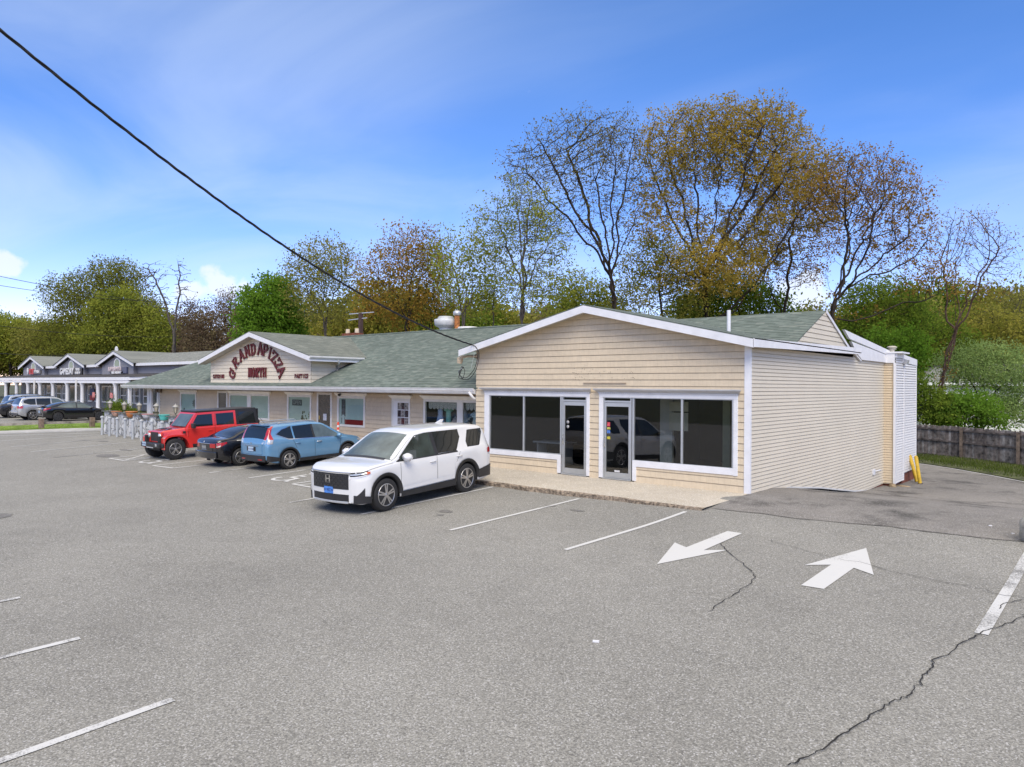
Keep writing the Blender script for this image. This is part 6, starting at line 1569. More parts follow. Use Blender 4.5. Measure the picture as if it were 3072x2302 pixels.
V.side('tail_lens', LAMPW, -2.45, -2.30, lin([(-2.45, .76), (-2.3, .80)]), lin([(-2.45, .80), (-2.3, .84)]), .016)
V.endbox('boot_chrome', CHROME, -2.475, -.42, .42, .885, .91, -.02); V.plate(False, .68, simple('plate_grey', (.16, .17, .18), .5), '7AR·K25', simple('plate_light', (.4, .4, .4), .5), -2.475)
V.endbox('rear_bumper', PK_, -2.46, -.80, .80, .34, .60, -.05, bevel=.05); V.endbox('plate_surround', CHROME, -2.47, -.2, .2, .655, .668, -.02)
m = MB(); m.lathe([(0, -.012), (.05, -.012), (.05, 0)], 14, (-2.475, 0, .955), 'x', sy=.6); m.build('emblem', CHROME, V.root)
m = MB(); m.lathe([(.04, -.06), (.04, 0)], 10, (-2.48, -.6, .30), 'x'); m.build('exhaust_tip', CHROME, V.root)
V.side('chrome_spear', CHROME, -1.55, -.5, lin([(-1.55, .965), (-.5, .965)]), lin([(-1.55, .985), (-.5, .98)]), .012, nz=1)
m = MB()
for sd_ in (1, -1): m.box(-1.85, -1.80, sd_ * .78 - .12, sd_ * .78 + .12, .14, .42)
m.build('mud_flap', BLACK, V.root)
V.bulge(.06, .10); V.warp(None, 1, -1.80, .74); V.place((-16.85, -4.66), 'rear', R(90), .95, 1.60 + .2, -1)

# ---- red off-roader
PR = carpaint('paint_red', (.66, .035, .03), 0., .3)
root = thing('red_offroader', 'boxy bright red four-door off-roader with black hard top, nose to the lot', 'car', local=True)
def jb(name, mat, boxes, parent=None, bevel=.02):
    m = MB()
    for b in boxes:
        if isinstance(b[0], tuple): m.prism(b[0], b[1])
        else: m.box(*b)
    return m.build(name, mat, parent or root, bevel=bevel)
def side_prism(pts, y0, y1): return ([(x, y0, z) for x, z in pts], (0, y1 - y0, 0))
AXJ = (-1.50, 1.50); RJ = .42
def archpts(c, r, n=10): return [(c + r * math.cos(PI * k / n), RJ + r * math.sin(PI * k / n)) for k in range(n + 1)]
tub = [(-2.10, .58), (-2.10, 1.16), (.92, 1.16), (.92, .50), (-1.0, .50)] 
body = [(-2.12, .62), (-2.12, 1.18)] + [(.98, 1.18), (.98, .52), (-.98, .52)] + [(x, z) for x, z in archpts(-1.5, .52) if z > .55]
m = MB(); m.prism(*side_prism(body, -.78, .78)); m.build('body', PR, root, bevel=.03, fixn=True)
# bonnet tapers to the grille
vs = [(.96, -.74, .72), (.96, .74, .72), (1.84, .56, .72), (1.84, -.56, .72), (.96, -.70, 1.20), (.96, .70, 1.20), (1.84, .50, 1.11), (1.84, -.50, 1.11)]
m = MB(); m.add(vs, [(0, 1, 2, 3), (7, 6, 5, 4), (0, 4, 5, 1), (1, 5, 6, 2), (2, 6, 7, 3), (3, 7, 4, 0)]); bn = m.build('bonnet', PR, root, bevel=.05, fixn=True)
jb('bonnet_vent', BLACKP, [(1.35, 1.6, -.30, -.12, 1.165, 1.185), (1.35, 1.6, .12, .30, 1.165, 1.185)], bn, .005)
gr = jb('grille', PR, [(1.82, 1.89, -.60, .60, .66, 1.11)], bevel=.03)
jb('grille_slot', BLACKP, [(1.87, 1.902, -.285 + k * .095 - .037, -.285 + k * .095 + .037, .72, 1.07) for k in range(7)], gr, .008)
for sd_ in (1, -1):
    m = MB(); m.lathe([(0, .05), (.085, .04), (.10, 0), (.10, -.02)], 18, (1.89, sd_ * .46, .93), 'x'); m.build('headlight', LAMPW, root)
    fl_ = [p for p in [(1.5 + .62 * math.cos(q), RJ + .60 * math.sin(q)) for q in [PI * (.04 + .92 * k / 14) for k in range(15)]]]
    for c_ in AXJ:
        o_ = [(min(c_ + .66 * math.cos(PI * k / 12) * 1.02, 1.93), min(RJ + .60 * math.sin(PI * k / 12) * 1.0, RJ + .545)) for k in range(13)]; i_ = [(min(c_ + .53 * math.cos(PI * k / 12), 1.925), min(RJ + .53 * math.sin(PI * k / 12), RJ + .49)) for k in range(13)]
        m = MB()
        for k in range(12): m.prism([(o_[k][0], 0, o_[k][1]), (o_[k + 1][0], 0, o_[k + 1][1]), (i_[k + 1][0], 0, i_[k + 1][1]), (i_[k][0], 0, i_[k][1])], (0, .30, 0))
        m.v = [(x, sd_ * (.66 + y) , z) for x, y, z in m.v]; m.build('fender', PR, root, fixn=True)
    for c_ in AXJ: jb('fender_lining', BLACK, [(c_ - .5, c_ + .5, min(sd_ * .50, sd_ * .66), max(sd_ * .50, sd_ * .66), .45, .93)], None, 0)
    jb('side_marker', LAMPW, [(1.84, 1.92, min(sd_ * .72, sd_ * .92), max(sd_ * .72, sd_ * .92), .83, .88)], None, .01)
    # glasshouse side: pillars red in front, black top behind
    yb, yt = sd_ * .76, sd_ * .66
    def q2(pts, off=.0, th=.03): return [(x, sd_ * (.765 - .10 * (z - 1.16) / .62 + off), z) for x, z in pts]
    def pane(name, pts, mat, off, th=.02): 
        m = MB(); m.prism(q2(pts, off), (0, -sd_ * th, 0)); return m.build(name, mat, root, fixn=True)
    pane('door_frame', [(.98, 1.16), (.55, 1.76), (-1.12, 1.78), (-1.12, 1.16)], PR, 0, .05)
    pane('side_window', [(.80, 1.22), (.50, 1.68), (-.10, 1.69), (-.10, 1.22)], CARGLASS, .006); pane('side_window', [(-.26, 1.22), (-.26, 1.69), (-1.02, 1.70), (-1.02, 1.22)], CARGLASS, .006)
    pane('hard_top_side', [(-1.12, 1.16), (-1.12, 1.80), (-2.05, 1.80), (-2.12, 1.16)], BLACKP, .002, .05); pane('side_window', [(-1.24, 1.23), (-1.24, 1.70), (-1.93, 1.70), (-1.99, 1.23)], CARGLASS, .010)
    m = MB(); m.obox((.78, sd_ * .93, 1.27), (.13, .20, .20)); mi_ = m.build('mirror', BLACKP, root, bevel=.03)
    jb('door_handle', PR, [(-.06, .10, min(sd_ * .775, sd_ * .81), max(sd_ * .775, sd_ * .81), 1.02, 1.05), (-.95, -.79, min(sd_ * .775, sd_ * .81), max(sd_ * .775, sd_ * .81), 1.02, 1.05)], None, .01)
    jb('door_gap', BLACK, [(-.185, -.175, min(sd_ * .78, sd_ * .783), max(sd_ * .78, sd_ * .783), .56, 1.72), (.93, .94, min(sd_ * .78, sd_ * .783), max(sd_ * .78, sd_ * .783), .56, 1.16)], None, 0)
    jb('hinge', PR, [(.90, 1.0, min(sd_ * .78, sd_ * .80), max(sd_ * .78, sd_ * .80), .70, .75), (.90, 1.0, min(sd_ * .78, sd_ * .80), max(sd_ * .78, sd_ * .80), 1.05, 1.10)], None, .005)
    jb('fender_badge', BLACKP, [(1.02, 1.14, min(sd_ * .775, sd_ * .79), max(sd_ * .775, sd_ * .79), .98, 1.08)], None, .02)
    jb('rock_rail', BLACKP, [(-.95, .95, min(sd_ * .70, sd_ * .80), max(sd_ * .70, sd_ * .80), .42, .54)], None, .02)
vs = [(.98, -.70, 1.18), (.98, .70, 1.18), (.55, .64, 1.76), (.55, -.64, 1.76)]
m = MB(); m.prism([Vector(p) for p in vs], (-.05, 0, 0)); wsf = m.build('windshield_frame', PR, root, fixn=True)
m = MB(); m.prism([(.965 + .012, -.62, 1.235), (.965 + .012, .62, 1.235), (.585 + .012, .575, 1.71), (.585 + .012, -.575, 1.71)], (-.01, 0, 0)); m.build('windshield', CARGLASS2, root, fixn=True)
jb('hard_top', BLACKP, [(-2.06, .56, -.67, .67, 1.765, 1.845)], bevel=.035); jb('tailgate', BLACKP, [(-2.16, -2.10, -.70, .70, 1.16, 1.80)]); jb('rear_panel', PR, [(-2.16, -2.10, -.74, .74, .62, 1.16)])
jb('wiper', BLACKP, [(.985, 1.0, -.5, .05, 1.235, 1.25), (.985, 1.0, .1, .6, 1.235, 1.25)], wsf, 0)
bp = jb('front_bumper', BLACKP, [(1.92, 2.10, -.80, .80, .48, .68), (1.88, 2.02, -.92, -.72, .50, .66), (1.88, 2.02, .72, .92, .50, .66)], bevel=.04); jb('rear_bumper', BLACKP, [(-2.38, -2.12, -.80, .80, .48, .66)], bevel=.03)
jb('fog_lamp', LAMPW, [(2.09, 2.11, -.62, -.5, .55, .65), (2.09, 2.11, .5, .62, .55, .65)], bp, .02); jb('bumper_plate_grey', GALV, [(2.07, 2.105, -.3, .3, .47, .51)], bp, .005)
V = Car.__new__(Car); V.root = root; V.x1 = 2.10; V.x0 = -2.4; V.ax = AXJ; V.R = RJ
V.plate(True, .53, PLATEW, 'BK·70183', INK, 2.105)
jb('chassis', BLACK, [(-2.0, 1.9, -.45, .45, .36, .62)], None, 0)
V.wheels(1.60, ALLOY, 5, True, .27, BLACK, .235)
# the plate sits at the right-hand end of the bumper
for ch in root.children:
    if ch.name.startswith('licence_plate'): ch.location.y = -.45
sp_ = MB(); sp_.lathe([(.24, -.13), (.40, -.13), (.42, -.06), (.42, .06), (.40, .13), (0, .13)], 28, (-2.30, 0, .98), 'x'); sp_.build('spare_wheel', BLACK, root)
V.place((-20.71, -5.24), 'front', R(-90), 1.0, 1.60 + .25, 1)

# ---- four cars in the far lot, all nose towards the grey shops
V = sedan('black_hatchback', 'black sloping-back car parked closest to the timber rail in the far lot', 'car', PK_, ALLOYD, -2.33, hatch=True)
V.side('tail_light', LAMPR, -2.31, -1.90, lin([(-2.31, .78), (-1.9, .95)]), lin([(-2.31, .93), (-1.9, 1.0)]), .012); V.plate(False, .62, PLATEW, 'AT·5582', INK, -2.35)
m = MB(); m.box(-2.25, -2.05, -.62, .62, 1.12, 1.145); m.build('spoiler', PK_, V.root)
V.side('side_marker', AMBER, 2.0, 2.12, .63, .68, .014, nx=3)
V.place((-52.35, .60), 'rear', R(90), 1.0, 1.8, -1)
PS = carpaint('paint_silver', (.50, .51, .53), .5, .3)
def crossover(name, label, paint, glassm):
    V = Car(name, label, 'car',
        [(-2.22, .98), (-2.20, 1.06), (-2.13, 1.26), (-2.02, 1.50), (-1.92, 1.60), (-1.8, 1.63), (-1.1, 1.68), (-.3, 1.685), (.15, 1.65), (.42, 1.56), (.85, 1.31), (1.22, 1.10), (1.3, 1.07), (1.8, 1.0), (2.05, .90), (2.18, .76), (2.24, .64)],
        [(-2.22, .98), (-2.0, 1.12), (-1.2, 1.08), (.4, 1.02), (1.25, .98), (1.8, .88), (2.24, .64)],
        [(-2.22, .74), (-2.16, .84), (-2.0, .88), (-1.2, .90), (0, .90), (1.3, .89), (1.75, .86), (2.0, .79), (2.16, .70), (2.24, .6)],
        [(-2.22, .42), (-2.0, .32), (-1.7, .26), (1.7, .26), (2.0, .24), (2.24, .30)], (-1.32, 1.32), .345, .40, paint, 22)
    V.side('side_window', glassm, -.14, .98, lin([(-.2, 1.06), (1.0, 1.04)]), lambda x: max(1.05, min(1.56, lin([(-.2, 1.555), (.28, 1.52), (1.0, 1.05)])(x))), .006)
    V.side('side_window', CARGLASS, -1.10, -.22, lin([(-1.05, 1.10), (-.2, 1.065)]), lin([(-1.05, 1.545), (-.2, 1.56)]), .006)
    V.side('side_window', CARGLASS, -1.90, -1.16, lambda x: 1.11 + max(0, -1.5 - x) * .3, lin([(-1.9, 1.40), (-1.6, 1.52), (-1.16, 1.54)]), .006)
    V.over('windshield', CARGLASS2, 1.20, .45, .96, .007); V.over('rear_window', CARGLASS, -2.18, -1.97, .84, .010)
    V.side('sill_trim', BLACKP, -.9, .9, .26, .38, .014)
    for sd_ in (1, -1):
        rows = [[(-2.22 + .0, sd_ * (V.sy(-2.22, z) - .22), z), (-2.235, sd_ * V.sy(-2.22, z), z)] + [(x, sd_ * (V.sy(x, z) + .012), z) for x in (-2.18, -2.08, -1.98 + (z - .85) * .3)] for z in (.84, .92, 1.02)]
        m = MB(); m.grid(rows); m.build('tail_light', LAMPR, V.root)
    V.endbox('rear_bumper', paint, -2.22, -.72, .72, .50, .66, -.05, bevel=.03); V.endbox('bumper_lower', BLACKP, -2.22, -.74, .74, .34, .50, -.04, bevel=.02); V.plate(False, .74, PLATEW, 'AG·90213', INK, -2.23)
    for sd_ in (1, -1): m = MB(); m.tube([(-1.75, sd_ * .6, 1.63), (-1.6, sd_ * .6, 1.715), (-.2, sd_ * .61, 1.73), (.05, sd_ * .61, 1.65)], .02, 6); m.build('roof_rail', BLACKP, V.root)
    V.wheels(1.58, ALLOY, 5, True, .215); V.mirror(.84, 1.10, paint); V.handle(-.02, .92, paint); V.handle(-.98, .95, paint); V.seam(-.18, .4, 1.05); V.seam(.95, .4, 1.0)
    return V
V = crossover('silver_crossover', 'silver crossover with black roof rails beside the black hatchback in the far lot', PS, CARGLASS2); V.place((-55.3, -.15), 'rear', R(90), 1.06, 1.8, -1)
PG = carpaint('paint_charcoal', (.035, .035, .040), .4, .25)
V = sedan('charcoal_saloon', 'charcoal saloon with bright chrome window line, cut off by the left edge', 'car', PG, ALLOY, -2.36, chrome=True); V.place((-60.35, -.15), 'rear', R(90), 1.06, 1.8, -1)
V = crossover('pale_crossover', 'pale grey-blue crossover at the left edge, behind the charcoal saloon', carpaint('paint_paleblue', (.40, .43, .48), .4, .3), CARGLASS2); V.place((-63.6, 1.3), 'rear', R(90), 1.08, 1.8, -1)
# ================================================================== trees
BARK = barkmat('bark_dark', (.022, .018, .015), (.055, .045, .037)); BARKG = barkmat('bark_grey', (.06, .052, .046), (.13, .115, .10)); BARKR = barkmat('bark_red', (.06, .038, .030), (.11, .075, .06))
def grow(starts, att, D, di, dk, iters, rng, trop=(0, 0, .06), wob=.12):
    """space colonisation: starts = list of polylines already grown (all share node 0)"""
    pos = [np.array(starts[0][0], float)]; par = [-1]
    for pl in starts:
        p = 0
        for q in pl[1:]:
            a = pos[p]; q = np.array(q, float); n = max(1, int(np.linalg.norm(q - a) / D))
            ph_ = rng.uniform(0, 6.28, 3); am = min(.22, .022 * np.linalg.norm(q - a) + .02) * rng.uniform(.6, 1.4, 3)
            for k in range(1, n + 1):
                t = k / n; off = am * (np.sin(t * 7.5 + ph_) - np.sin(ph_) * (1 - t) - np.sin(7.5 + ph_) * t) + (rng.normal(0, D * .09, 3) if k < n else 0)
                pos.append(a + (q - a) * t + off); par.append(p); p = len(pos) - 1
    A = np.array(att); alive = np.ones(len(A), bool); P = np.array(pos)
    best = np.full(len(A), 1e9); bi = np.zeros(len(A), int)
    def upd(i0):
        nonlocal best, bi
        Q = np.array(pos[i0:])
        for s in range(0, len(Q), 400):
            d = np.linalg.norm(A[:, None, :] - Q[None, s:s + 400, :], axis=2); j = d.argmin(1); dd = d[np.arange(len(A)), j]
            u = dd < best; best[u] = dd[u]; bi[u] = j[u] + i0 + s
    upd(0); trop = np.array(trop); kids = {}
    for it in range(iters):
        act = alive & (best < di)
        if not act.any(): break
        idx = bi[act]; dirs = A[act] - np.array(pos)[idx]; dirs /= np.linalg.norm(dirs, axis=1)[:, None] + 1e-9
        acc = {}
        for i, d in zip(idx, dirs):
            if i in acc: acc[i] = acc[i] + d
            else: acc[i] = d.copy()
        i0 = len(pos)
        for i, d in acc.items():
            kids.setdefault(i, [])
            if len(kids[i]) >= 3: continue
            d = d / (np.linalg.norm(d) + 1e-9) + trop + rng.normal(0, wob, 3); d /= np.linalg.norm(d) + 1e-9
            q = pos[i] + d * D
            if any(np.linalg.norm(q - pos[k]) < D * .45 for k in kids[i]): continue
            kids[i].append(len(pos)); pos.append(q); par.append(i)
        if len(pos) == i0: break
        upd(i0); alive &= best > dk
    return np.array(pos), np.array(par)
def branch_mesh(pos, par, r0, ex=2.3, rmax=9, twigs=None):
    n = len(pos); ch = [[] for _ in range(n)]
    for i, p in enumerate(par):
        if p >= 0: ch[p].append(i)
    rad = np.zeros(n)
    for i in range(n - 1, -1, -1):
        s = sum(rad[c] ** ex for c in ch[i]); rad[i] = s ** (1 / ex) if s > 0 else r0
    rad = np.minimum(rad, rmax)
    m = MB(); stack = [(0, None)]
    # chains: follow the thickest child
    st = [(0, -1)]
    while st:
        i, p = st.pop(); chain = [] if p < 0 else [p]; 
        while True:
            chain.append(i)
            if not ch[i]: break
            cs = sorted(ch[i], key=lambda c: -rad[c])
            for c in cs[1:]: st.append((c, i))
            i = cs[0]
        if len(chain) < 2: continue
        rs = [rad[k] for k in chain]
        if p >= 0: rs[0] = min(rs[0], rs[1] * 1.25)
        k = 7 if rs[0] > .12 else (5 if rs[0] > .04 else 3)
        m.tube([pos[q] for q in chain], rs, k, cap=False)
    return m, rad, ch
def leaf_mesh(centres, per, spread, size, rng, droop=.3, flat=.8, asp=.55):
    C_ = np.repeat(np.array(centres), per, 0); n = len(C_)
    c = C_ + rng.normal(0, 1, (n, 3)) * np.array(spread)
    a = rng.normal(0, 1, (n, 3)); a[:, 2] -= droop; a /= np.linalg.norm(a, axis=1)[:, None]
    b = rng.normal(0, 1, (n, 3)); b -= a * (a * b).sum(1)[:, None]; b /= np.linalg.norm(b, axis=1)[:, None]
    s = size * rng.uniform(.6, 1.35, n)[:, None]
    v = np.stack([c - a * s * .5, c + b * s * asp * .5, c + a * s * .5, c - b * s * asp * .5], 1).reshape(-1, 3)
    me = bpy.data.meshes.new('crown'); me.vertices.add(4 * n); me.vertices.foreach_set('co', v.ravel())
    me.loops.add(4 * n); me.loops.foreach_set('vertex_index', np.arange(4 * n, dtype=np.int32))
    me.polygons.add(n); me.polygons.foreach_set('loop_start', np.arange(0, 4 * n, 4, dtype=np.int32)); me.polygons.foreach_set('loop_total', np.full(n, 4, dtype=np.int32))
    me.update(calc_edges=True); return me
U_ = np.array((r0.x, r0.y, 0.)); F_ = np.array((f0.x, f0.y, 0.))
def envelope(ells, n, rng):
    """points in a union of ellipsoids ((lateral, depth, z), (rl, rd, rz), weight)"""
    w = np.array([e[2] for e in ells], float); w /= w.sum(); out = []
    for e, k in zip(ells, rng.multinomial(n, w)):
        q = rng.normal(0, 1, (k, 3)); q /= np.linalg.norm(q, axis=1)[:, None]; q *= (rng.uniform(0, 1, k) ** (1 / 2.3) * (1 + .10 * rng.normal(0, 1, k)))[:, None]
        out.append(np.array(e[0]) + q * np.array(e[1]))
    P = np.concatenate(out); return P
def tree(name, label, cat, base, ells, starts, leaf, bark, natt=700, D=.45, dk=.9, r0_=.022, per=5, spread=(.3, .3, .3), size=.2, lr=.05, seed=1, group=None, trop=(0, 0, .05), wob=.12, droop=.3, di=30, iters=120, thin=1.0, asp=.55, ex=2.55, twig=.6):
    """coordinates of ells / starts: lateral, depth, height above the base"""
    rng = np.random.default_rng(seed); natt = int(natt * 2.6); D *= .8; dk *= .6; per = int(round(per * 1.5)) if per > 1 else per; r0_ *= .74; lr *= .8
    t = thing(name, label, cat, base, group=group, local=True)
    W3 = lambda q: np.asarray(q)[..., 0:1] * U_ + np.asarray(q)[..., 1:2] * F_ + np.asarray(q)[..., 2:3] * np.array((0, 0, 1.))
    att = W3(envelope(ells, natt, rng)); st = [[W3(np.array(p, float)) for p in pl] for pl in starts]
    pos, par = grow(st, att, D, di, dk, iters, rng, trop, wob)
    m, rad, ch = branch_mesh(pos, par, r0_, ex)
    tip = [i for i in range(len(pos)) if rad[i] < lr and pos[i][2] > .3]
    if thin < 1: tip = [i for i in tip if rng.uniform() < thin]
    # fine straight twigs, leaves gathered at their ends
    cl = [] if twig else [pos[i] for i in tip]
    for i in (tip if twig else []):
        d = pos[i] - pos[par[i]] if par[i] >= 0 else np.array((0, 0, 1.)); d = d / (np.linalg.norm(d) + 1e-9)
        q = d + rng.normal(0, .55, 3) + np.array((0, 0, .25)); q /= np.linalg.norm(q); L_ = twig * rng.uniform(.5, 1.4)
        e = pos[i] + q * L_; mid = pos[i] + q * L_ * .5 + rng.normal(0, .04 * twig, 3)
        m.tube([pos[i], mid, e], [r0_ * .62, r0_ * .5, r0_ * .3], 3, cap=False); cl.append(e)
        if rng.uniform() < .5: cl.append(mid)
    m.build('trunk', bark, t)
    if per:
        me = leaf_mesh(cl, per, spread, size, rng, droop, asp=asp); me.materials.append(leaf)
        o = bpy.data.objects.new('crown', me); COL.objects.link(o); o.parent = t
    return t
LOAK = leafmat('oak_leaf', [(.15, .13, .03), (.34, .265, .055), (.50, .36, .07), (.58, .43, .10)])
LOAKD = leafmat('oak_leaf_dull', [(.11, .10, .03), (.22, .19, .045), (.33, .27, .06)])
LRUST = leafmat('oak_leaf_rust', [(.17, .11, .03), (.36, .22, .05), (.48, .29, .06)])
LMAP = leafmat('maple_leaf_orange', [(.18, .17, .035), (.36, .24, .045), (.46, .235, .05)])
LYEL = leafmat('yellow_green_leaf', [(0.131, 0.175, 0.032), (0.298, 0.333, 0.052), (0.473, 0.473, 0.088)])
LGOL = leafmat('golden_green_leaf', [(.10, .13, .02), (.30, .29, .05), (.46, .40, .09)])
LWIL = leafmat('willow_leaf', [(.10, .115, .022), (.22, .235, .04), (.33, .34, .06)])
LOLI = leafmat('olive_leaf', [(0.140, 0.149, 0.038), (0.280, 0.280, 0.061), (0.420, 0.385, 0.105)])
LBRI = leafmat('bright_green_leaf', [(.085, .16, .018), (.155, .285, .03), (.23, .37, .06)])
LGRN = leafmat('mid_green_leaf', [(0.061, 0.114, 0.018), (0.149, 0.219, 0.028), (0.280, 0.350, 0.052)])
LFEA = leafmat('feathery_leaf', [(0.149, 0.228, 0.070), (0.280, 0.385, 0.123), (0.420, 0.525, 0.175)])
LBRN = leafmat('bud_brown', [(0.123, 0.088, 0.061), (0.228, 0.166, 0.105), (0.280, 0.245, 0.105)])
D2 = 1.3888
def gbase(u, Y, z=-1.2):
    P = at_depth(u * D2, 1157, Y); return Vector((P.x, P.y, z))
def hz(v, Y, z=-1.2): return (1157 - v * D2) / 2164 * Y + 2.75 - z        # height above the base of photo row v
def lx(u, u0_, Y): return (u - u0_) * D2 / 2164 * Y
def E(u, v, ru, rv, u0_, Y, dep=0, w=1, rd=None):
    """ellipsoid given by its picture centre and radii (2212-px picture units)"""
    return ((lx(u, u0_, Y), dep, hz(v, Y)), (ru * D2 / 2164 * Y, rd or ru * D2 / 2164 * Y * .8, rv * D2 / 2164 * Y), w)
Z8 = lambda x, y: (1036.9 + .5778 * x, 194.4 + .5776 * y)
Z6 = lambda x, y: (1659 + .4351 * x, 432 + .4351 * y)
def FAN(u0_, Y, Z, trunk, limbs, seed=1):
    """a trunk and a fan of limbs, given in pixels of a zoomed view; limbs spread in depth too"""
    rng = np.random.default_rng(seed); out = []
    for k, l in enumerate(limbs):
        d = rng.uniform(-1, 1) * 3.2; n = len(l); pts = []
        l = list(l); a_, b_ = l[-2], l[-1]; l[-1] = (a_[0] + (b_[0] - a_[0]) * .25, a_[1] + (b_[1] - a_[1]) * .25)
        for i, q in enumerate(list(trunk) + l):
            j = i - len(trunk) + 1; uv = Z(*q); pts.append((uv[0], uv[1], d * max(0, j) / n + (k % 3 - 1) * .12))
        out.append(PL(u0_, Y, *pts))
    return out
def PL(u0_, Y, *pts): return [(0, 0, 0)] + [(lx(u, u0_, Y), d, hz(v, Y)) for u, v, d in pts]

Y = 46; u = 1322
tree('oak_tree', 'tall sparse oak with forking dark limbs, left of the big golden oak', 'tree', gbase(u, Y),
     [E(1240, 340, 110, 95, u, Y, 0, 1.3), E(1300, 300, 95, 66, u, Y, 1, 1.2), E(1150, 385, 75, 75, u, Y, -1, .9), E(1345, 380, 60, 150, u, Y, 0, 1), E(1180, 480, 70, 50, u, Y, 0, .35), E(1300, 450, 90, 100, u, Y, 0, .5)],
     FAN(u, Y, Z8, [(500, 820), (488, 700)], [[(430, 610), (300, 480), (170, 350), (95, 300)], [(440, 590), (330, 430), (230, 240), (190, 200)], [(450, 560), (400, 400), (330, 200), (310, 130)], [(470, 560), (440, 380), (400, 180)], [(485, 560), (480, 360), (490, 140)], [(510, 600), (530, 400), (560, 200)], [(505, 640), (560, 520), (600, 440)], [(470, 640), (380, 540), (250, 510)]], 3),
     LOAKD, BARK, 1500, .40, .66, .017, 3, (.12, .12, .14), .14, .034, 11, 'great oaks behind the shop', (0, 0, .03), thin=.8)
Y = 48; u = 1522
tree('oak_tree', 'broadest golden-brown oak rising behind the shop ridge', 'tree', gbase(u, Y),
     [E(1470, 330, 100, 95, u, Y, 0, 1.2), E(1590, 320, 125, 95, u, Y, 0, 1.6), E(1690, 350, 90, 110, u, Y, 1, 1.3), E(1600, 270, 125, 46, u, Y, 0, .9), E(1750, 420, 60, 90, u, Y, -1, .7), E(1430, 450, 70, 90, u, Y, 0, .6), E(1620, 500, 130, 80, u, Y, 1.5, .8), E(1520, 590, 120, 55, u, Y, -1.5, .55)],
     FAN(u, Y, Z8, [(845, 840), (838, 700)], [[(790, 600), (720, 460), (650, 260), (620, 120)], [(800, 580), (770, 400), (710, 200), (690, 100)], [(820, 560), (800, 350), (790, 120)], [(850, 560), (870, 380), (890, 130)], [(870, 600), (930, 430), (990, 220), (1010, 90)], [(880, 620), (980, 440), (1080, 250), (1130, 110)], [(890, 640), (1010, 500), (1120, 330), (1180, 220)], [(740, 690), (620, 590), (520, 450)]], 5)
     + FAN(u, Y, Z8, [(880, 850)], [[(940, 830), (1040, 720), (1130, 590), (1230, 560)], [(950, 800), (1060, 660), (1160, 480), (1210, 380)]], 6),
     LOAK, BARK, 2200, .40, .66, .017, 7, (.15, .15, .16), .165, .040, 12, 'great oaks behind the shop', (0, 0, .03))
Y = 43; u = 1797
tree('oak_tree', 'rust-leaved oak leaning right above the end gable', 'tree', gbase(u, Y),
     [E(1850, 395, 90, 76, u, Y, 0, 1.4), E(1910, 430, 88, 85, u, Y, 0, 1.3), E(1800, 420, 70, 80, u, Y, 0, .8), E(1960, 500, 60, 90, u, Y, 0, .9), E(1980, 600, 60, 40, u, Y, -1, .4), E(1890, 520, 80, 50, u, Y, 1, .4)],
     FAN(u, Y, Z6, [(315, 560), (330, 490)], [[(380, 400), (410, 150), (390, -60)], [(390, 380), (470, 150), (520, -90)], [(400, 370), (520, 180), (640, -50)], [(410, 380), (560, 250), (740, 60)], [(400, 420), (600, 330), (800, 200)], [(360, 440), (330, 330), (260, 240)], [(380, 400), (430, 100), (470, -60)]], 7) + FAN(u, Y, Z6, [(318, 590)], [[(420, 590), (560, 540), (760, 480), (850, 430)], [(450, 580), (620, 520), (840, 510)]], 8),
     LRUST, BARK, 1300, .38, .62, .016, 4, (.13, .13, .16), .15, .036, 13, 'great oaks behind the shop', (0, 0, .02), thin=.85)
Y = 52; u = 1690
tree('oak_tree', 'rust-tinged oak between the golden oak and the leaning oak', 'tree', gbase(u, Y),
     [E(1700, 430, 85, 90, u, Y, 0, 1), E(1760, 480, 60, 80, u, Y, 0, .7), E(1650, 560, 60, 60, u, Y, 0, .4), E(1720, 570, 70, 50, u, Y, 0, .4)], [PL(u, Y, (1695, 650, 0), (1705, 570, 0), (1712, 480, 0)), PL(u, Y, (1690, 660, .3), (1650, 600, .3))],
     LRUST, BARK, 700, .42, .7, .016, 4, (.15, .15, .16), .155, .042, 31, 'great oaks behind the shop')
Y = 45; u = 2022
tree('slender_tree', 'slender nearly bare tree leaning right behind the board fence', 'tree', gbase(u, Y),
     [E(2105, 500, 65, 55, u, Y, 0, 1.3), E(2150, 560, 45, 70, u, Y, 0, .8), E(2045, 540, 35, 85, u, Y, 0, .7), E(2090, 620, 60, 50, u, Y, 0, .4)],
     FAN(u, Y, Z6, [(848, 980), (870, 850), (930, 640)], [[(980, 500), (1000, 320), (1040, 60)], [(1000, 470), (1060, 300), (1110, 90)], [(1010, 440), (1110, 300), (1200, 170)], [(990, 500), (1090, 420), (1190, 350)], [(905, 560), (915, 320), (930, 110)], [(905, 540), (880, 380), (870, 230)], [(960, 580), (980, 380), (985, 160)]], 9) + FAN(u, Y, Z6, [(848, 980), (872, 880)], [[(940, 850), (1050, 830), (1150, 850)]], 10),
     LRUST, BARKR, 420, .34, .6, .016, 2, (.12, .12, .16), .12, .026, 14, None, (0, 0, .14), thin=.7, wob=.08)
Y = 44; u = 1126
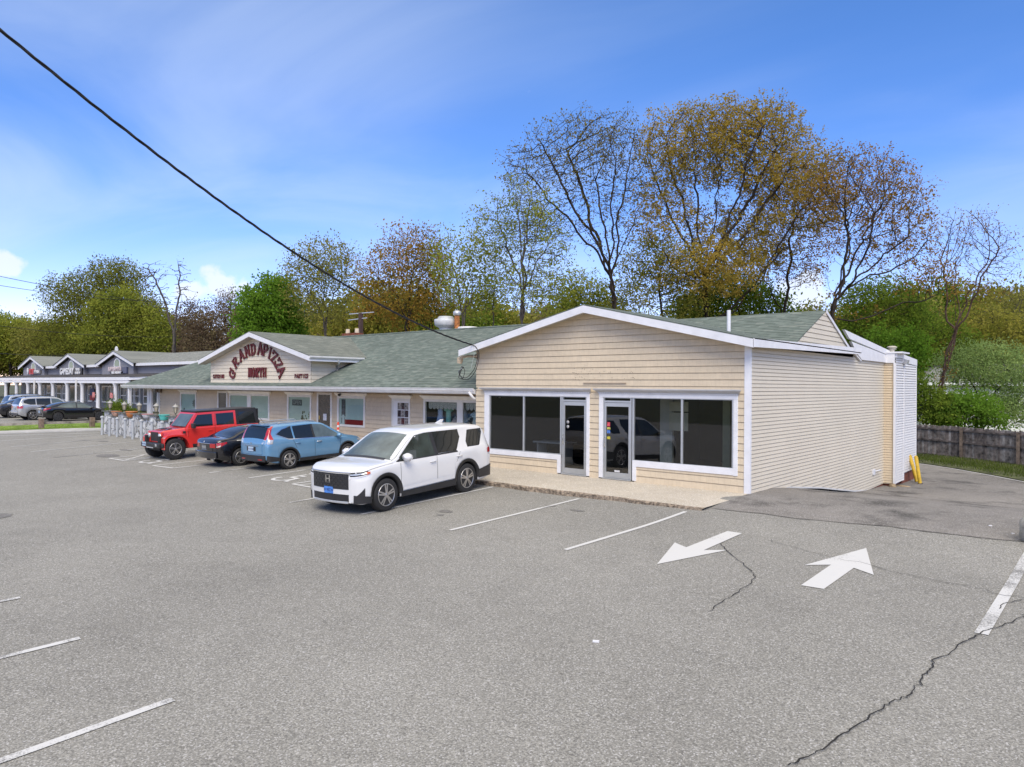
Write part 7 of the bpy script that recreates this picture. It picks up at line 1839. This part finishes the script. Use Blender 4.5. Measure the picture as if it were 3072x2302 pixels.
tree('upright_tree', 'upright multi-stemmed tree with thin yellow-green leaves behind the roof valley', 'tree', gbase(u, Y),
     [E(1125, 490, 75, 85, u, Y, 0, 1.2), E(1075, 500, 55, 75, u, Y, 0, .8), E(1180, 560, 50, 90, u, Y, 0, .8), E(1130, 620, 85, 50, u, Y, 0, .6)],
     FAN(u, Y, Z8, [(155, 870), (158, 760)], [[(150, 600), (130, 420), (110, 330)], [(165, 600), (180, 430), (190, 350)], [(120, 640), (70, 500), (30, 410)], [(180, 650), (215, 520), (240, 430)], [(190, 690), (240, 610), (280, 560)], [(110, 680), (60, 600), (20, 560)], [(160, 600), (150, 400), (160, 330)]], 11),
     LYEL, BARKG, 620, .36, .62, .017, 6, (.26, .26, .10), .14, .034, 15, 'thin trees behind the restaurant roof', (0, 0, .10), thin=.85)
Y = 46; u = 1000
tree('upright_tree', 'thin olive-green tree right of the orange maple', 'tree', gbase(u, Y),
     [E(1000, 590, 55, 85, u, Y, 0, 1), E(970, 570, 40, 60, u, Y, 0, .5), E(1030, 630, 40, 60, u, Y, 0, .6)], [PL(u, Y, (1000, 690, 0), (1000, 580, 0)), PL(u, Y, (998, 690, .2), (985, 600, .3), (970, 550, .3)), PL(u, Y, (1003, 690, -.2), (1020, 610, -.3))],
     LYEL, BARKG, 400, .36, .7, .016, 6, (.3, .3, .22), .18, .036, 16, 'thin trees behind the restaurant roof', (0, 0, .1))
Y = 47; u = 1062
tree('upright_tree', 'narrow sparse tree just left of the multi-stemmed one', 'tree', gbase(u, Y),
     [E(1065, 590, 30, 70, u, Y, 0, 1), E(1050, 640, 40, 40, u, Y, 0, .6)], [PL(u, Y, (1065, 690, 0), (1068, 570, 0))], LYEL, BARKG, 160, .36, .7, .015, 4, (.3, .3, .2), .17, .036, 17, 'thin trees behind the restaurant roof', (0, 0, .1))
Y = 50; u = 880
tree('maple_tree', 'dense maple with orange-tipped crown behind the restaurant roof', 'tree', gbase(u, Y),
     [E(880, 575, 80, 78, u, Y, 0, 1.5), E(915, 555, 55, 55, u, Y, 0, .7), E(820, 610, 55, 60, u, Y, 0, .7), E(880, 660, 105, 45, u, Y, 0, .9), E(800, 650, 40, 45, u, Y, 0, .4)], [PL(u, Y, (880, 690, 0), (872, 620, 0)), PL(u, Y, (882, 690, .2), (905, 600, .3)), PL(u, Y, (878, 690, -.2), (840, 620, -.3)), PL(u, Y, (878, 690, .4), (890, 580, .5))],
     LMAP, BARK, 620, .40, .66, .014, 6, (.24, .24, .22), .17, .045, 18, None, (0, 0, .06))
Y = 53; u = 930
tree('upright_tree', 'green-leaved tree filling the gap right behind the orange maple', 'tree', gbase(u, Y),
     [E(935, 620, 50, 70, u, Y, 0, 1), E(900, 670, 80, 40, u, Y, 0, .8), E(970, 660, 50, 45, u, Y, 0, .7)], [PL(u, Y, (930, 690, 0), (935, 600, 0)), PL(u, Y, (930, 690, 0), (960, 630, .3))],
     LGOL, BARK, 420, .42, .7, .014, 6, (.28, .28, .24), .18, .045, 61, 'thin trees behind the restaurant roof', (0, 0, .08))
Y = 60; u = 700
tree('deciduous_tree', 'loose olive-leaved tree above the restaurant gable, left of the maple', 'tree', gbase(u, Y),
     [E(690, 590, 70, 62, u, Y, 0, 1.2), E(730, 590, 45, 65, u, Y, 0, .8), E(650, 610, 40, 50, u, Y, 0, .6), E(700, 670, 75, 35, u, Y, 0, .4)], [PL(u, Y, (705, 690, 0), (700, 620, 0)), PL(u, Y, (700, 700, .2), (735, 600, .3)), PL(u, Y, (700, 700, -.2), (665, 630, -.3))],
     LOLI, BARKG, 900, .45, .75, .015, 6, (.28, .28, .24), .19, .045, 19, None, (0, 0, .06))
Y = 62; u = 585
tree('maple_tree', 'vivid light-green young maple left of the restaurant gable', 'tree', gbase(u, Y),
     [E(585, 670, 60, 55, u, Y, 0, 1.2), E(590, 630, 32, 26, u, Y, 0, .5), E(560, 690, 40, 40, u, Y, 0, .6), E(620, 700, 38, 36, u, Y, 0, .6), E(585, 735, 66, 30, u, Y, 0, .7)], [PL(u, Y, (585, 730, 0), (585, 660, 0))],
     LBRI, BARKG, 600, .42, .6, .014, 12, (.36, .36, .28), .27, .06, 20, None, (0, 0, .06))
Y = 110; u = 455
tree('bud_tree', 'brownish budding trees mass left of the vivid maple', 'tree', gbase(u, Y),
     [E(450, 720, 60, 55, u, Y, 0, 1.4), E(490, 700, 40, 60, u, Y, 0, .8), E(420, 700, 40, 45, u, Y, 0, .6), E(455, 770, 75, 40, u, Y, 0, .9)], [PL(u, Y, (455, 780, 0), (455, 700, 0)), PL(u, Y, (455, 780, 0), (485, 700, 0))], LBRN, BARKR, 800, .6, 1.0, .035, 7, (.55, .55, .5), .30, .085, 21, None, (0, 0, .08))
Y = 112; u = 500
tree('bud_tree', 'bare purplish-twigged tree tight against the vivid maple', 'tree', gbase(u, Y), [E(500, 680, 35, 55, u, Y, 0, 1), E(505, 740, 40, 40, u, Y, 0, .5)], [PL(u, Y, (500, 760, 0), (498, 680, 0))], LBRN, BARKR, 420, .6, 1.0, .04, 2, (.4, .4, .4), .25, .09, 22, None, (0, 0, .1))
Y = 105; u = 372
tree('bare_tree', 'tall bare forked tree standing above the grey shops', 'tree', gbase(u, Y),
     [E(390, 610, 25, 50, u, Y, 0, 1), E(325, 600, 30, 35, u, Y, 0, .8), E(365, 650, 50, 40, u, Y, 0, .3)], [PL(u, Y, (376, 720, 0), (383, 660, 0), (388, 600, 0), (382, 570, 0)), PL(u, Y, (374, 720, 0), (352, 650, 0), (335, 610, 0), (318, 585, 0))],
     LBRN, BARKG, 170, .7, 1.3, .055, 1, (.3, .3, .3), .25, .09, 23, None, (0, 0, .06), thin=.4, ex=2.7, twig=1.2)
Y = 120; u = 215
tree('willow_tree', 'largest green tree, spreading above the grey shops', 'tree', gbase(u, Y),
     [E(220, 670, 95, 75, u, Y, 0, 1.6), E(240, 610, 70, 45, u, Y, 0, .8), E(140, 640, 60, 40, u, Y, 0, .35), E(290, 690, 65, 70, u, Y, 0, 1), E(160, 720, 70, 60, u, Y, 0, 1), E(220, 760, 130, 40, u, Y, 0, 1.2)], [PL(u, Y, (215, 780, 0), (220, 690, 0)), PL(u, Y, (215, 780, 0), (260, 680, 0)), PL(u, Y, (215, 780, 0), (160, 700, 0))],
     LWIL, BARK, 1300, .65, 1.0, .028, 7, (.55, .55, .45), .32, .09, 24, None, (0, 0, .06))
Y = 116; u = 240
tree('willow_tree', 'yellower green tree in front of the largest one, left of the bare tree', 'tree', gbase(u, Y), [E(260, 690, 70, 60, u, Y, 0, 1), E(330, 730, 45, 55, u, Y, 0, .6), E(230, 740, 70, 45, u, Y, 0, .8)], [PL(u, Y, (245, 790, 0), (255, 700, 0))], LYEL, BARK, 700, .65, .95, .03, 8, (.6, .6, .5), .38, .09, 25, None, (0, 0, .06))
Y = 128; u = 20
tree('willow_tree', 'rounded light green tree at the left edge of the picture', 'tree', gbase(u, Y), [E(15, 740, 70, 45, u, Y, 0, 1.2), E(70, 760, 40, 35, u, Y, 0, .6), E(-40, 740, 60, 45, u, Y, 0, .6)], [PL(u, Y, (20, 790, 0), (15, 740, 0))], LYEL, BARK, 800, .65, .95, .03, 9, (.6, .6, .5), .40, .09, 26, None, (0, 0, .06))
Y = 124; u = 105
tree('willow_tree', 'dim olive tree between the left-edge tree and the largest green tree', 'tree', gbase(u, Y), [E(105, 755, 60, 38, u, Y, 0, 1), E(70, 735, 35, 30, u, Y, 0, .3)], [PL(u, Y, (105, 790, 0), (105, 750, 0))], LOLI, BARK, 600, .65, .95, .03, 7, (.6, .6, .5), .36, .09, 27, None, (0, 0, .06))
Y = 47.5; u = 1430
tree('understory_tree', 'yellow-green bushy tree under the oaks, right of the sparse oak', 'tree', gbase(u, Y), [E(1420, 580, 85, 70, u, Y, 0, 1.3), E(1380, 640, 60, 50, u, Y, 0, .7), E(1480, 640, 60, 50, u, Y, 0, .7), E(1500, 610, 50, 60, u, Y, 0, .6)], [PL(u, Y, (1430, 680, 0), (1422, 600, 0))], LGOL, BARK, 700, .45, .7, .015, 8, (.30, .30, .24), .16, .05, 28, 'bushy trees under the oaks')
Y = 60; u = 1265
tree('understory_tree', 'low yellow-green tree behind the left slope of the shop roof', 'tree', gbase(u, Y), [E(1250, 640, 65, 45, u, Y, 0, 1), E(1300, 660, 50, 35, u, Y, 0, .6), E(1220, 670, 40, 30, u, Y, 0, .4)], [PL(u, Y, (1265, 690, 0), (1255, 650, 0))], LYEL, BARK, 480, .45, .7, .015, 7, (.34, .34, .26), .22, .05, 29, 'bushy trees under the oaks')
Y = 58; u = 1600
tree('understory_tree', 'dark green bushy tree under the golden oak, nearest the white roof pipe', 'tree', gbase(u, Y), [E(1580, 640, 90, 45, u, Y, 0, 1), E(1500, 665, 60, 30, u, Y, 0, .6), E(1660, 665, 60, 30, u, Y, 0, .6)], [PL(u, Y, (1600, 690, 0), (1590, 650, 0))], LGRN, BARK, 600, .45, .7, .015, 8, (.36, .36, .28), .24, .05, 30, 'bushy trees under the oaks')
Y = 58; u = 1895
tree('understory_tree', 'green tree with orange tips right behind the end gable', 'tree', gbase(u, Y), [E(1900, 650, 75, 50, u, Y, 0, 1.2), E(1860, 690, 50, 40, u, Y, 0, .6), E(1950, 680, 55, 45, u, Y, 0, .7)], [PL(u, Y, (1895, 740, 0), (1900, 660, 0))], LGRN, BARK, 700, .42, .68, .015, 7, (.34, .34, .26), .22, .05, 33, 'trees beyond the fence')
Y = 52; u = 1935
tree('understory_tree', 'bright green tree low behind the rear roof cap', 'tree', gbase(u, Y), [E(1940, 770, 60, 60, u, Y, 0, 1.2), E(1900, 760, 45, 45, u, Y, 0, .5)], [PL(u, Y, (1935, 860, 0), (1940, 770, 0))], LBRI, BARK, 520, .4, .62, .014, 9, (.32, .32, .25), .22, .05, 34, 'trees beyond the fence')
Y = 66; u = 2010
tree('understory_tree', 'orange-brown oak beyond the fence, behind the slender tree', 'tree', gbase(u, Y), [E(2000, 720, 75, 60, u, Y, 0, 1.1), E(2050, 750, 60, 50, u, Y, 0, .8), E(1960, 740, 50, 50, u, Y, 0, .6)], [PL(u, Y, (2010, 800, 0), (2005, 720, 0))], LGRN, BARK, 620, .5, .8, .02, 6, (.4, .4, .32), .26, .055, 35, 'trees beyond the fence')
Y = 70; u = 2120
tree('understory_tree', 'golden-green tree beyond the fence towards the right edge', 'tree', gbase(u, Y), [E(2120, 720, 80, 60, u, Y, 0, 1.2), E(2190, 730, 60, 60, u, Y, 0, .8), E(2060, 760, 60, 50, u, Y, 0, .6), E(2150, 790, 90, 50, u, Y, 0, .8)], [PL(u, Y, (2120, 800, 0), (2125, 720, 0))], LGOL, BARK, 700, .5, .8, .02, 6, (.4, .4, .32), .26, .055, 36, 'trees beyond the fence')
Y = 82; u = 2200
tree('understory_tree', 'tall pale grey-green thin tree at the right edge', 'tree', gbase(u, Y), [E(2200, 670, 70, 55, u, Y, 0, 1.2), E(2140, 690, 60, 40, u, Y, 0, .7)], [PL(u, Y, (2200, 780, 0), (2195, 690, 0)), PL(u, Y, (2200, 780, 0), (2150, 710, 0))], LOLI, BARKG, 520, .55, .95, .022, 4, (.42, .42, .34), .24, .055, 37, 'trees beyond the fence', thin=.8)
Y = 47; u = 2118
tree('feathery_tree', 'feathery pale green tree with dark low limbs before the white house', 'tree', gbase(u, Y), [E(2130, 790, 90, 50, u, Y, 0, 1.2), E(2190, 830, 60, 60, u, Y, 0, .9), E(2080, 800, 40, 40, u, Y, 0, .4), E(2160, 880, 70, 30, u, Y, -1.5, .4)],
     [PL(u, Y, (2122, 880, 0), (2150, 840, 0), (2180, 810, 0)), PL(u, Y, (2118, 890, .3), (2110, 830, .3)), PL(u, Y, (2120, 890, -.3), (2170, 870, -.6), (2215, 860, -.6))], LFEA, BARK, 800, .34, .54, .012, 12, (.28, .28, .14), .13, .045, 38, None, (0, 0, .0))
Y = 44; u = 2085
tree('leafy_shrub', 'bright green layered shrub right behind the board fence', 'shrub', gbase(u, Y), [E(2085, 880, 55, 32, u, Y, 0, 1.2), E(2050, 895, 40, 25, u, Y, 0, .6), E(2125, 900, 40, 20, u, Y, 0, .5)], [PL(u, Y, (2085, 910, 0), (2085, 885, 0))], LBRI, BARK, 420, .26, .42, .011, 9, (.26, .26, .08), .18, .05, 39, 'shrubs behind the fence')
Y = 44; u = 1995
tree('leafy_shrub', 'darker green shrub behind the fence, next to the rear corner of the shop', 'shrub', gbase(u, Y), [E(1995, 870, 40, 35, u, Y, 0, 1.2), E(1975, 850, 25, 40, u, Y, 0, .6), E(2025, 900, 35, 20, u, Y, 0, .5)], [PL(u, Y, (1995, 910, 0), (1993, 870, 0))], LGRN, BARK, 380, .26, .42, .011, 9, (.26, .26, .14), .18, .05, 40, 'shrubs behind the fence')
# shrub on the patio
t = tree('leafy_shrub', 'round dark green shrub behind the first two lanterns of the patio wall', 'shrub', Vector((-38.3, -.6, -.1)), [((0, 0, 1.1), (.70, .6, .65), 1), ((.75, 0, .9), (.45, .5, .45), .5)], [[(0, 0, 0), (0, 0, .6)]], LGRN, BARK, 260, .16, .24, .008, 9, (.10, .10, .09), .10, .05, 41, twig=.12)
# the far wood that closes the gaps low down: a few kinds copied along
proto = []
for k, (lf, sd_) in enumerate(((LOLI, 51), (LGRN, 52), (LBRN, 53), (LGOL, 54))):
    t = tree('woodland_tree', 'far tree', 'tree', Vector((0, 0, -1.2)), [((0, 0, 8), (4.2, 4.2, 4.2), 1.2), ((1.5, .5, 6), (3.5, 3.5, 3.), .8), ((-1.6, -.5, 5.4), (3.4, 3.4, 3.), .8)], [[(0, 0, 0), (0, 0, 4.5)], [(0, 0, 0), (.4, .2, 3.), (1.8, .6, 6)]], lf, BARK, 420, .55, .9, .022, 9, (.5, .5, .42), .36, .07, sd_)
    proto.append(t)
rw = random.Random(21)
far = [(1050, 78, 1.0, 1), (1150, 84, 1.05, 0), (1215, 76, .95, 2), (1290, 82, 1.1, 3), (1345, 88, 1.0, 1), (1400, 80, .95, 0), (1465, 84, 1.05, 1), (1530, 78, 1.0, 3), (1590, 86, 1.05, 0), (1650, 80, .9, 1), (1720, 84, .95, 2), (1780, 80, 1.0, 0), (1835, 74, 1.0, 1), (1890, 78, 1.1, 3), (1955, 86, 1.25, 0), (2010, 92, 1.3, 1), (2075, 96, 1.35, 3), (2145, 98, 1.4, 2), (2210, 94, 1.3, 0), (2260, 88, 1.2, 1),
       (760, 80, .9, 2), (830, 84, .95, 1), (930, 80, .95, 3), (985, 84, 1.0, 0), (640, 90, 1.15, 0), (690, 84, 1.05, 3), (730, 88, 1.1, 0), (795, 78, 1.1, 3), (870, 86, 1.15, 0), (960, 78, 1.05, 1), (1020, 82, 1.1, 3), (1095, 80, 1.05, 3), (1185, 80, 1.1, 0), (1250, 86, 1.15, 1), (560, 110, 1.15, 2), (400, 128, 1.3, 2), (330, 130, 1.35, 0), (150, 138, 1.35, 1), (60, 142, 1.3, 0), (-30, 140, 1.35, 1)]
KN = ('olive', 'deep green', 'brown budding', 'golden')
PLC = ('behind the roof valley', 'behind the shop gable', 'under the oaks', 'beyond the end gable', 'beyond the board fence', 'behind the restaurant roof', 'behind the grey shops')
used_lab = {}
for n_, (u, Y, s_, k) in enumerate(far):
    o = proto[k] if k not in used_lab else copy_tree(proto[k]); used_lab[k] = 1
    o.location = gbase(u, Y, -1.2 if u > 600 else -.3); o.rotation_euler = (0, 0, rw.uniform(0, 6.28)); o.scale = (s_ * rw.uniform(.9, 1.15), s_ * rw.uniform(.9, 1.15), s_ * rw.uniform(.9, 1.1))
    pl = PLC[6] if u < 580 else PLC[5] if u < 1020 else PLC[0] if u < 1240 else PLC[1] if u < 1480 else PLC[2] if u < 1750 else PLC[3] if u < 1940 else PLC[4]
    o['label'] = '%s far tree of the wood %s' % (KN[k], pl); o['group'] = '%s far trees %s' % (KN[k], pl)

# ================================================================== white house beyond the fence
house = thing('white_house', 'low white house with a grey hipped roof seen through the trees beyond the fence', 'building', (-2.5, 55, -1.2))
def HB(s, d, z): P = Vector((-3.6, 54.0, z)) + r0 * s + f0 * d; return (P.x, P.y, P.z)
m = MB()
lap(m, [(-3.2, -1.2), (13, -1.2), (13, 3.2), (-3.2, 3.2)], lambda s, z, o: HB(s, -o, z), .2, .015); m.prism([HB(-3.2, 0, -1.2), HB(-3.2, 8, -1.2), HB(-3.2, 8, 3.2), HB(-3.2, 0, 3.2)], r0 * .05); m.build('wall', LAPW, house)
m = MB(); a, b, c_, d_, e, f = HB(-3.8, -.6, 3.2), HB(13.6, -.6, 3.2), HB(13.6, 8.6, 3.2), HB(-3.8, 8.6, 3.2), HB(.6, 4, 5.0), HB(9.5, 4, 5.0)
for q in ((a, b, f, e), (b, c_, f), (c_, d_, e, f), (d_, a, e)): slab(m, list(q), .05)
m.build('roof', ROOFG, house)
m = MB(); m.prism([HB(-3.8, -.62, 3.0), HB(13.6, -.62, 3.0), HB(13.6, -.62, 3.22), HB(-3.8, -.62, 3.22)], -f0 * .05); m.build('gutter', WHITE, house)
for s_ in (-.8, 3.6, 8.2):
    m = MB(); m.prism([HB(s_, -.02, .6), HB(s_ + 1.5, -.02, .6), HB(s_ + 1.5, -.02, 2.1), HB(s_, -.02, 2.1)], -f0 * .05); w_ = m.build('window', WHITE, house)
    m = MB(); m.prism([HB(s_ + .12, -.08, .72), HB(s_ + 1.38, -.08, .72), HB(s_ + 1.38, -.08, 1.98), HB(s_ + .12, -.08, 1.98)], -f0 * .01); m.build('pane', CARGLASS, w_)
m = MB(); m.grid([[(*(Vector((-3.6, 46, 0)) + r0 * s_ + f0 * d_).xy, -1.05) for s_ in (-20, -8, 4, 16, 30)] for d_ in (-9, -3, 3, 7)]); struct('house_lawn', m, TURF)

# ================================================================== cables
CAB = simple('cable_black', (.012, .012, .013), .6)
P1 = Vector((-9.45, -.48, 4.12)); P0 = at_depth(-300, -160, 9.0)
def cable(P0, P1, sag, n=90):
    return [P0.lerp(P1, t) - Vector((0, 0, sag * 4 * t * (1 - t))) for t in [i / n for i in range(n + 1)]]
base = cable(P0, P1, .70)
t = thing('service_cable', 'thick twisted black service cable sweeping down from the upper left to the shop corner', 'cable', P1)
for ph_ in (0, 2.1, 4.2):
    m = MB(); pts = []
    for i, p in enumerate(base):
        w = i * .9 + ph_; k = .017; pts.append(p + Vector((k * math.cos(w), 0, k * math.sin(w))))
    m.tube(pts, .013 if ph_ else .011, 6); m.build('strand', CAB, t)
m = MB()
loops = [[(0, 0, 0), (.14, .02, -.06), (.26, .05, -.30), (.16, .02, -.75), (-.25, -.02, -1.12), (-.52, -.02, -1.02), (-.50, .1, -.72)], [(0, 0, .01), (.18, .02, -.08), (.31, .05, -.34), (.22, .02, -.80), (-.18, -.02, -1.18), (-.58, -.02, -1.10), (-.56, .1, -.72)], [(-.46, .1, -.75), (-.62, .04, -.92), (-.44, .02, -1.14), (-.36, .05, -.92), (-.50, .1, -.72)]]
def cat(p):
    f = [pchip([(i, q[k]) for i, q in enumerate(p)]) for k in range(3)]; n = len(p) - 1
    return [P1 + Vector([g(n * i / 28) for g in f]) for i in range(29)]
for l in loops: m.tube(cat(l), .011, 5)
m.build('drip_loop', CAB, t)
m = MB(); m.tube([P1 + Vector((.05, .02, 0)), P1 + Vector((.10, .03, -.3)), P1 + Vector((-.05, .04, -.8))], .006, 4); m.tube([P1 + Vector((-.5, .06, -.78)), P1 + Vector((-.66, .04, -.9)), P1 + Vector((-.6, .05, -1.06))], .014, 5); m.build('splice', simple('splice_silver', (.55, .58, .58), .4, .3), t)
for k, (a, b, dep, sag, lab) in enumerate(((( -300, 760), (640, 925), 70, .8, 'upper thin wire crossing the trees above the grey shops'), ((-300, 800), (500, 905), 74, .8, 'second thin wire just below the upper one at the left edge'), ((-300, 930), (560, 1010), 78, 1.0, 'third thin wire at the left edge, above the grey shop roofs'), ((-300, 1035), (330, 1062), 66, .5, 'lowest thin wire just above the first grey gable'))):
    m = MB(); A0, B0 = at_depth(*a, dep), at_depth(*b, dep + 30); m.tube(cable(A0, B0, sag, 30), .028, 4); tag(m.build('overhead_wire', CAB, loc=A0), lab, 'wire', 'thin overhead wires at the left')
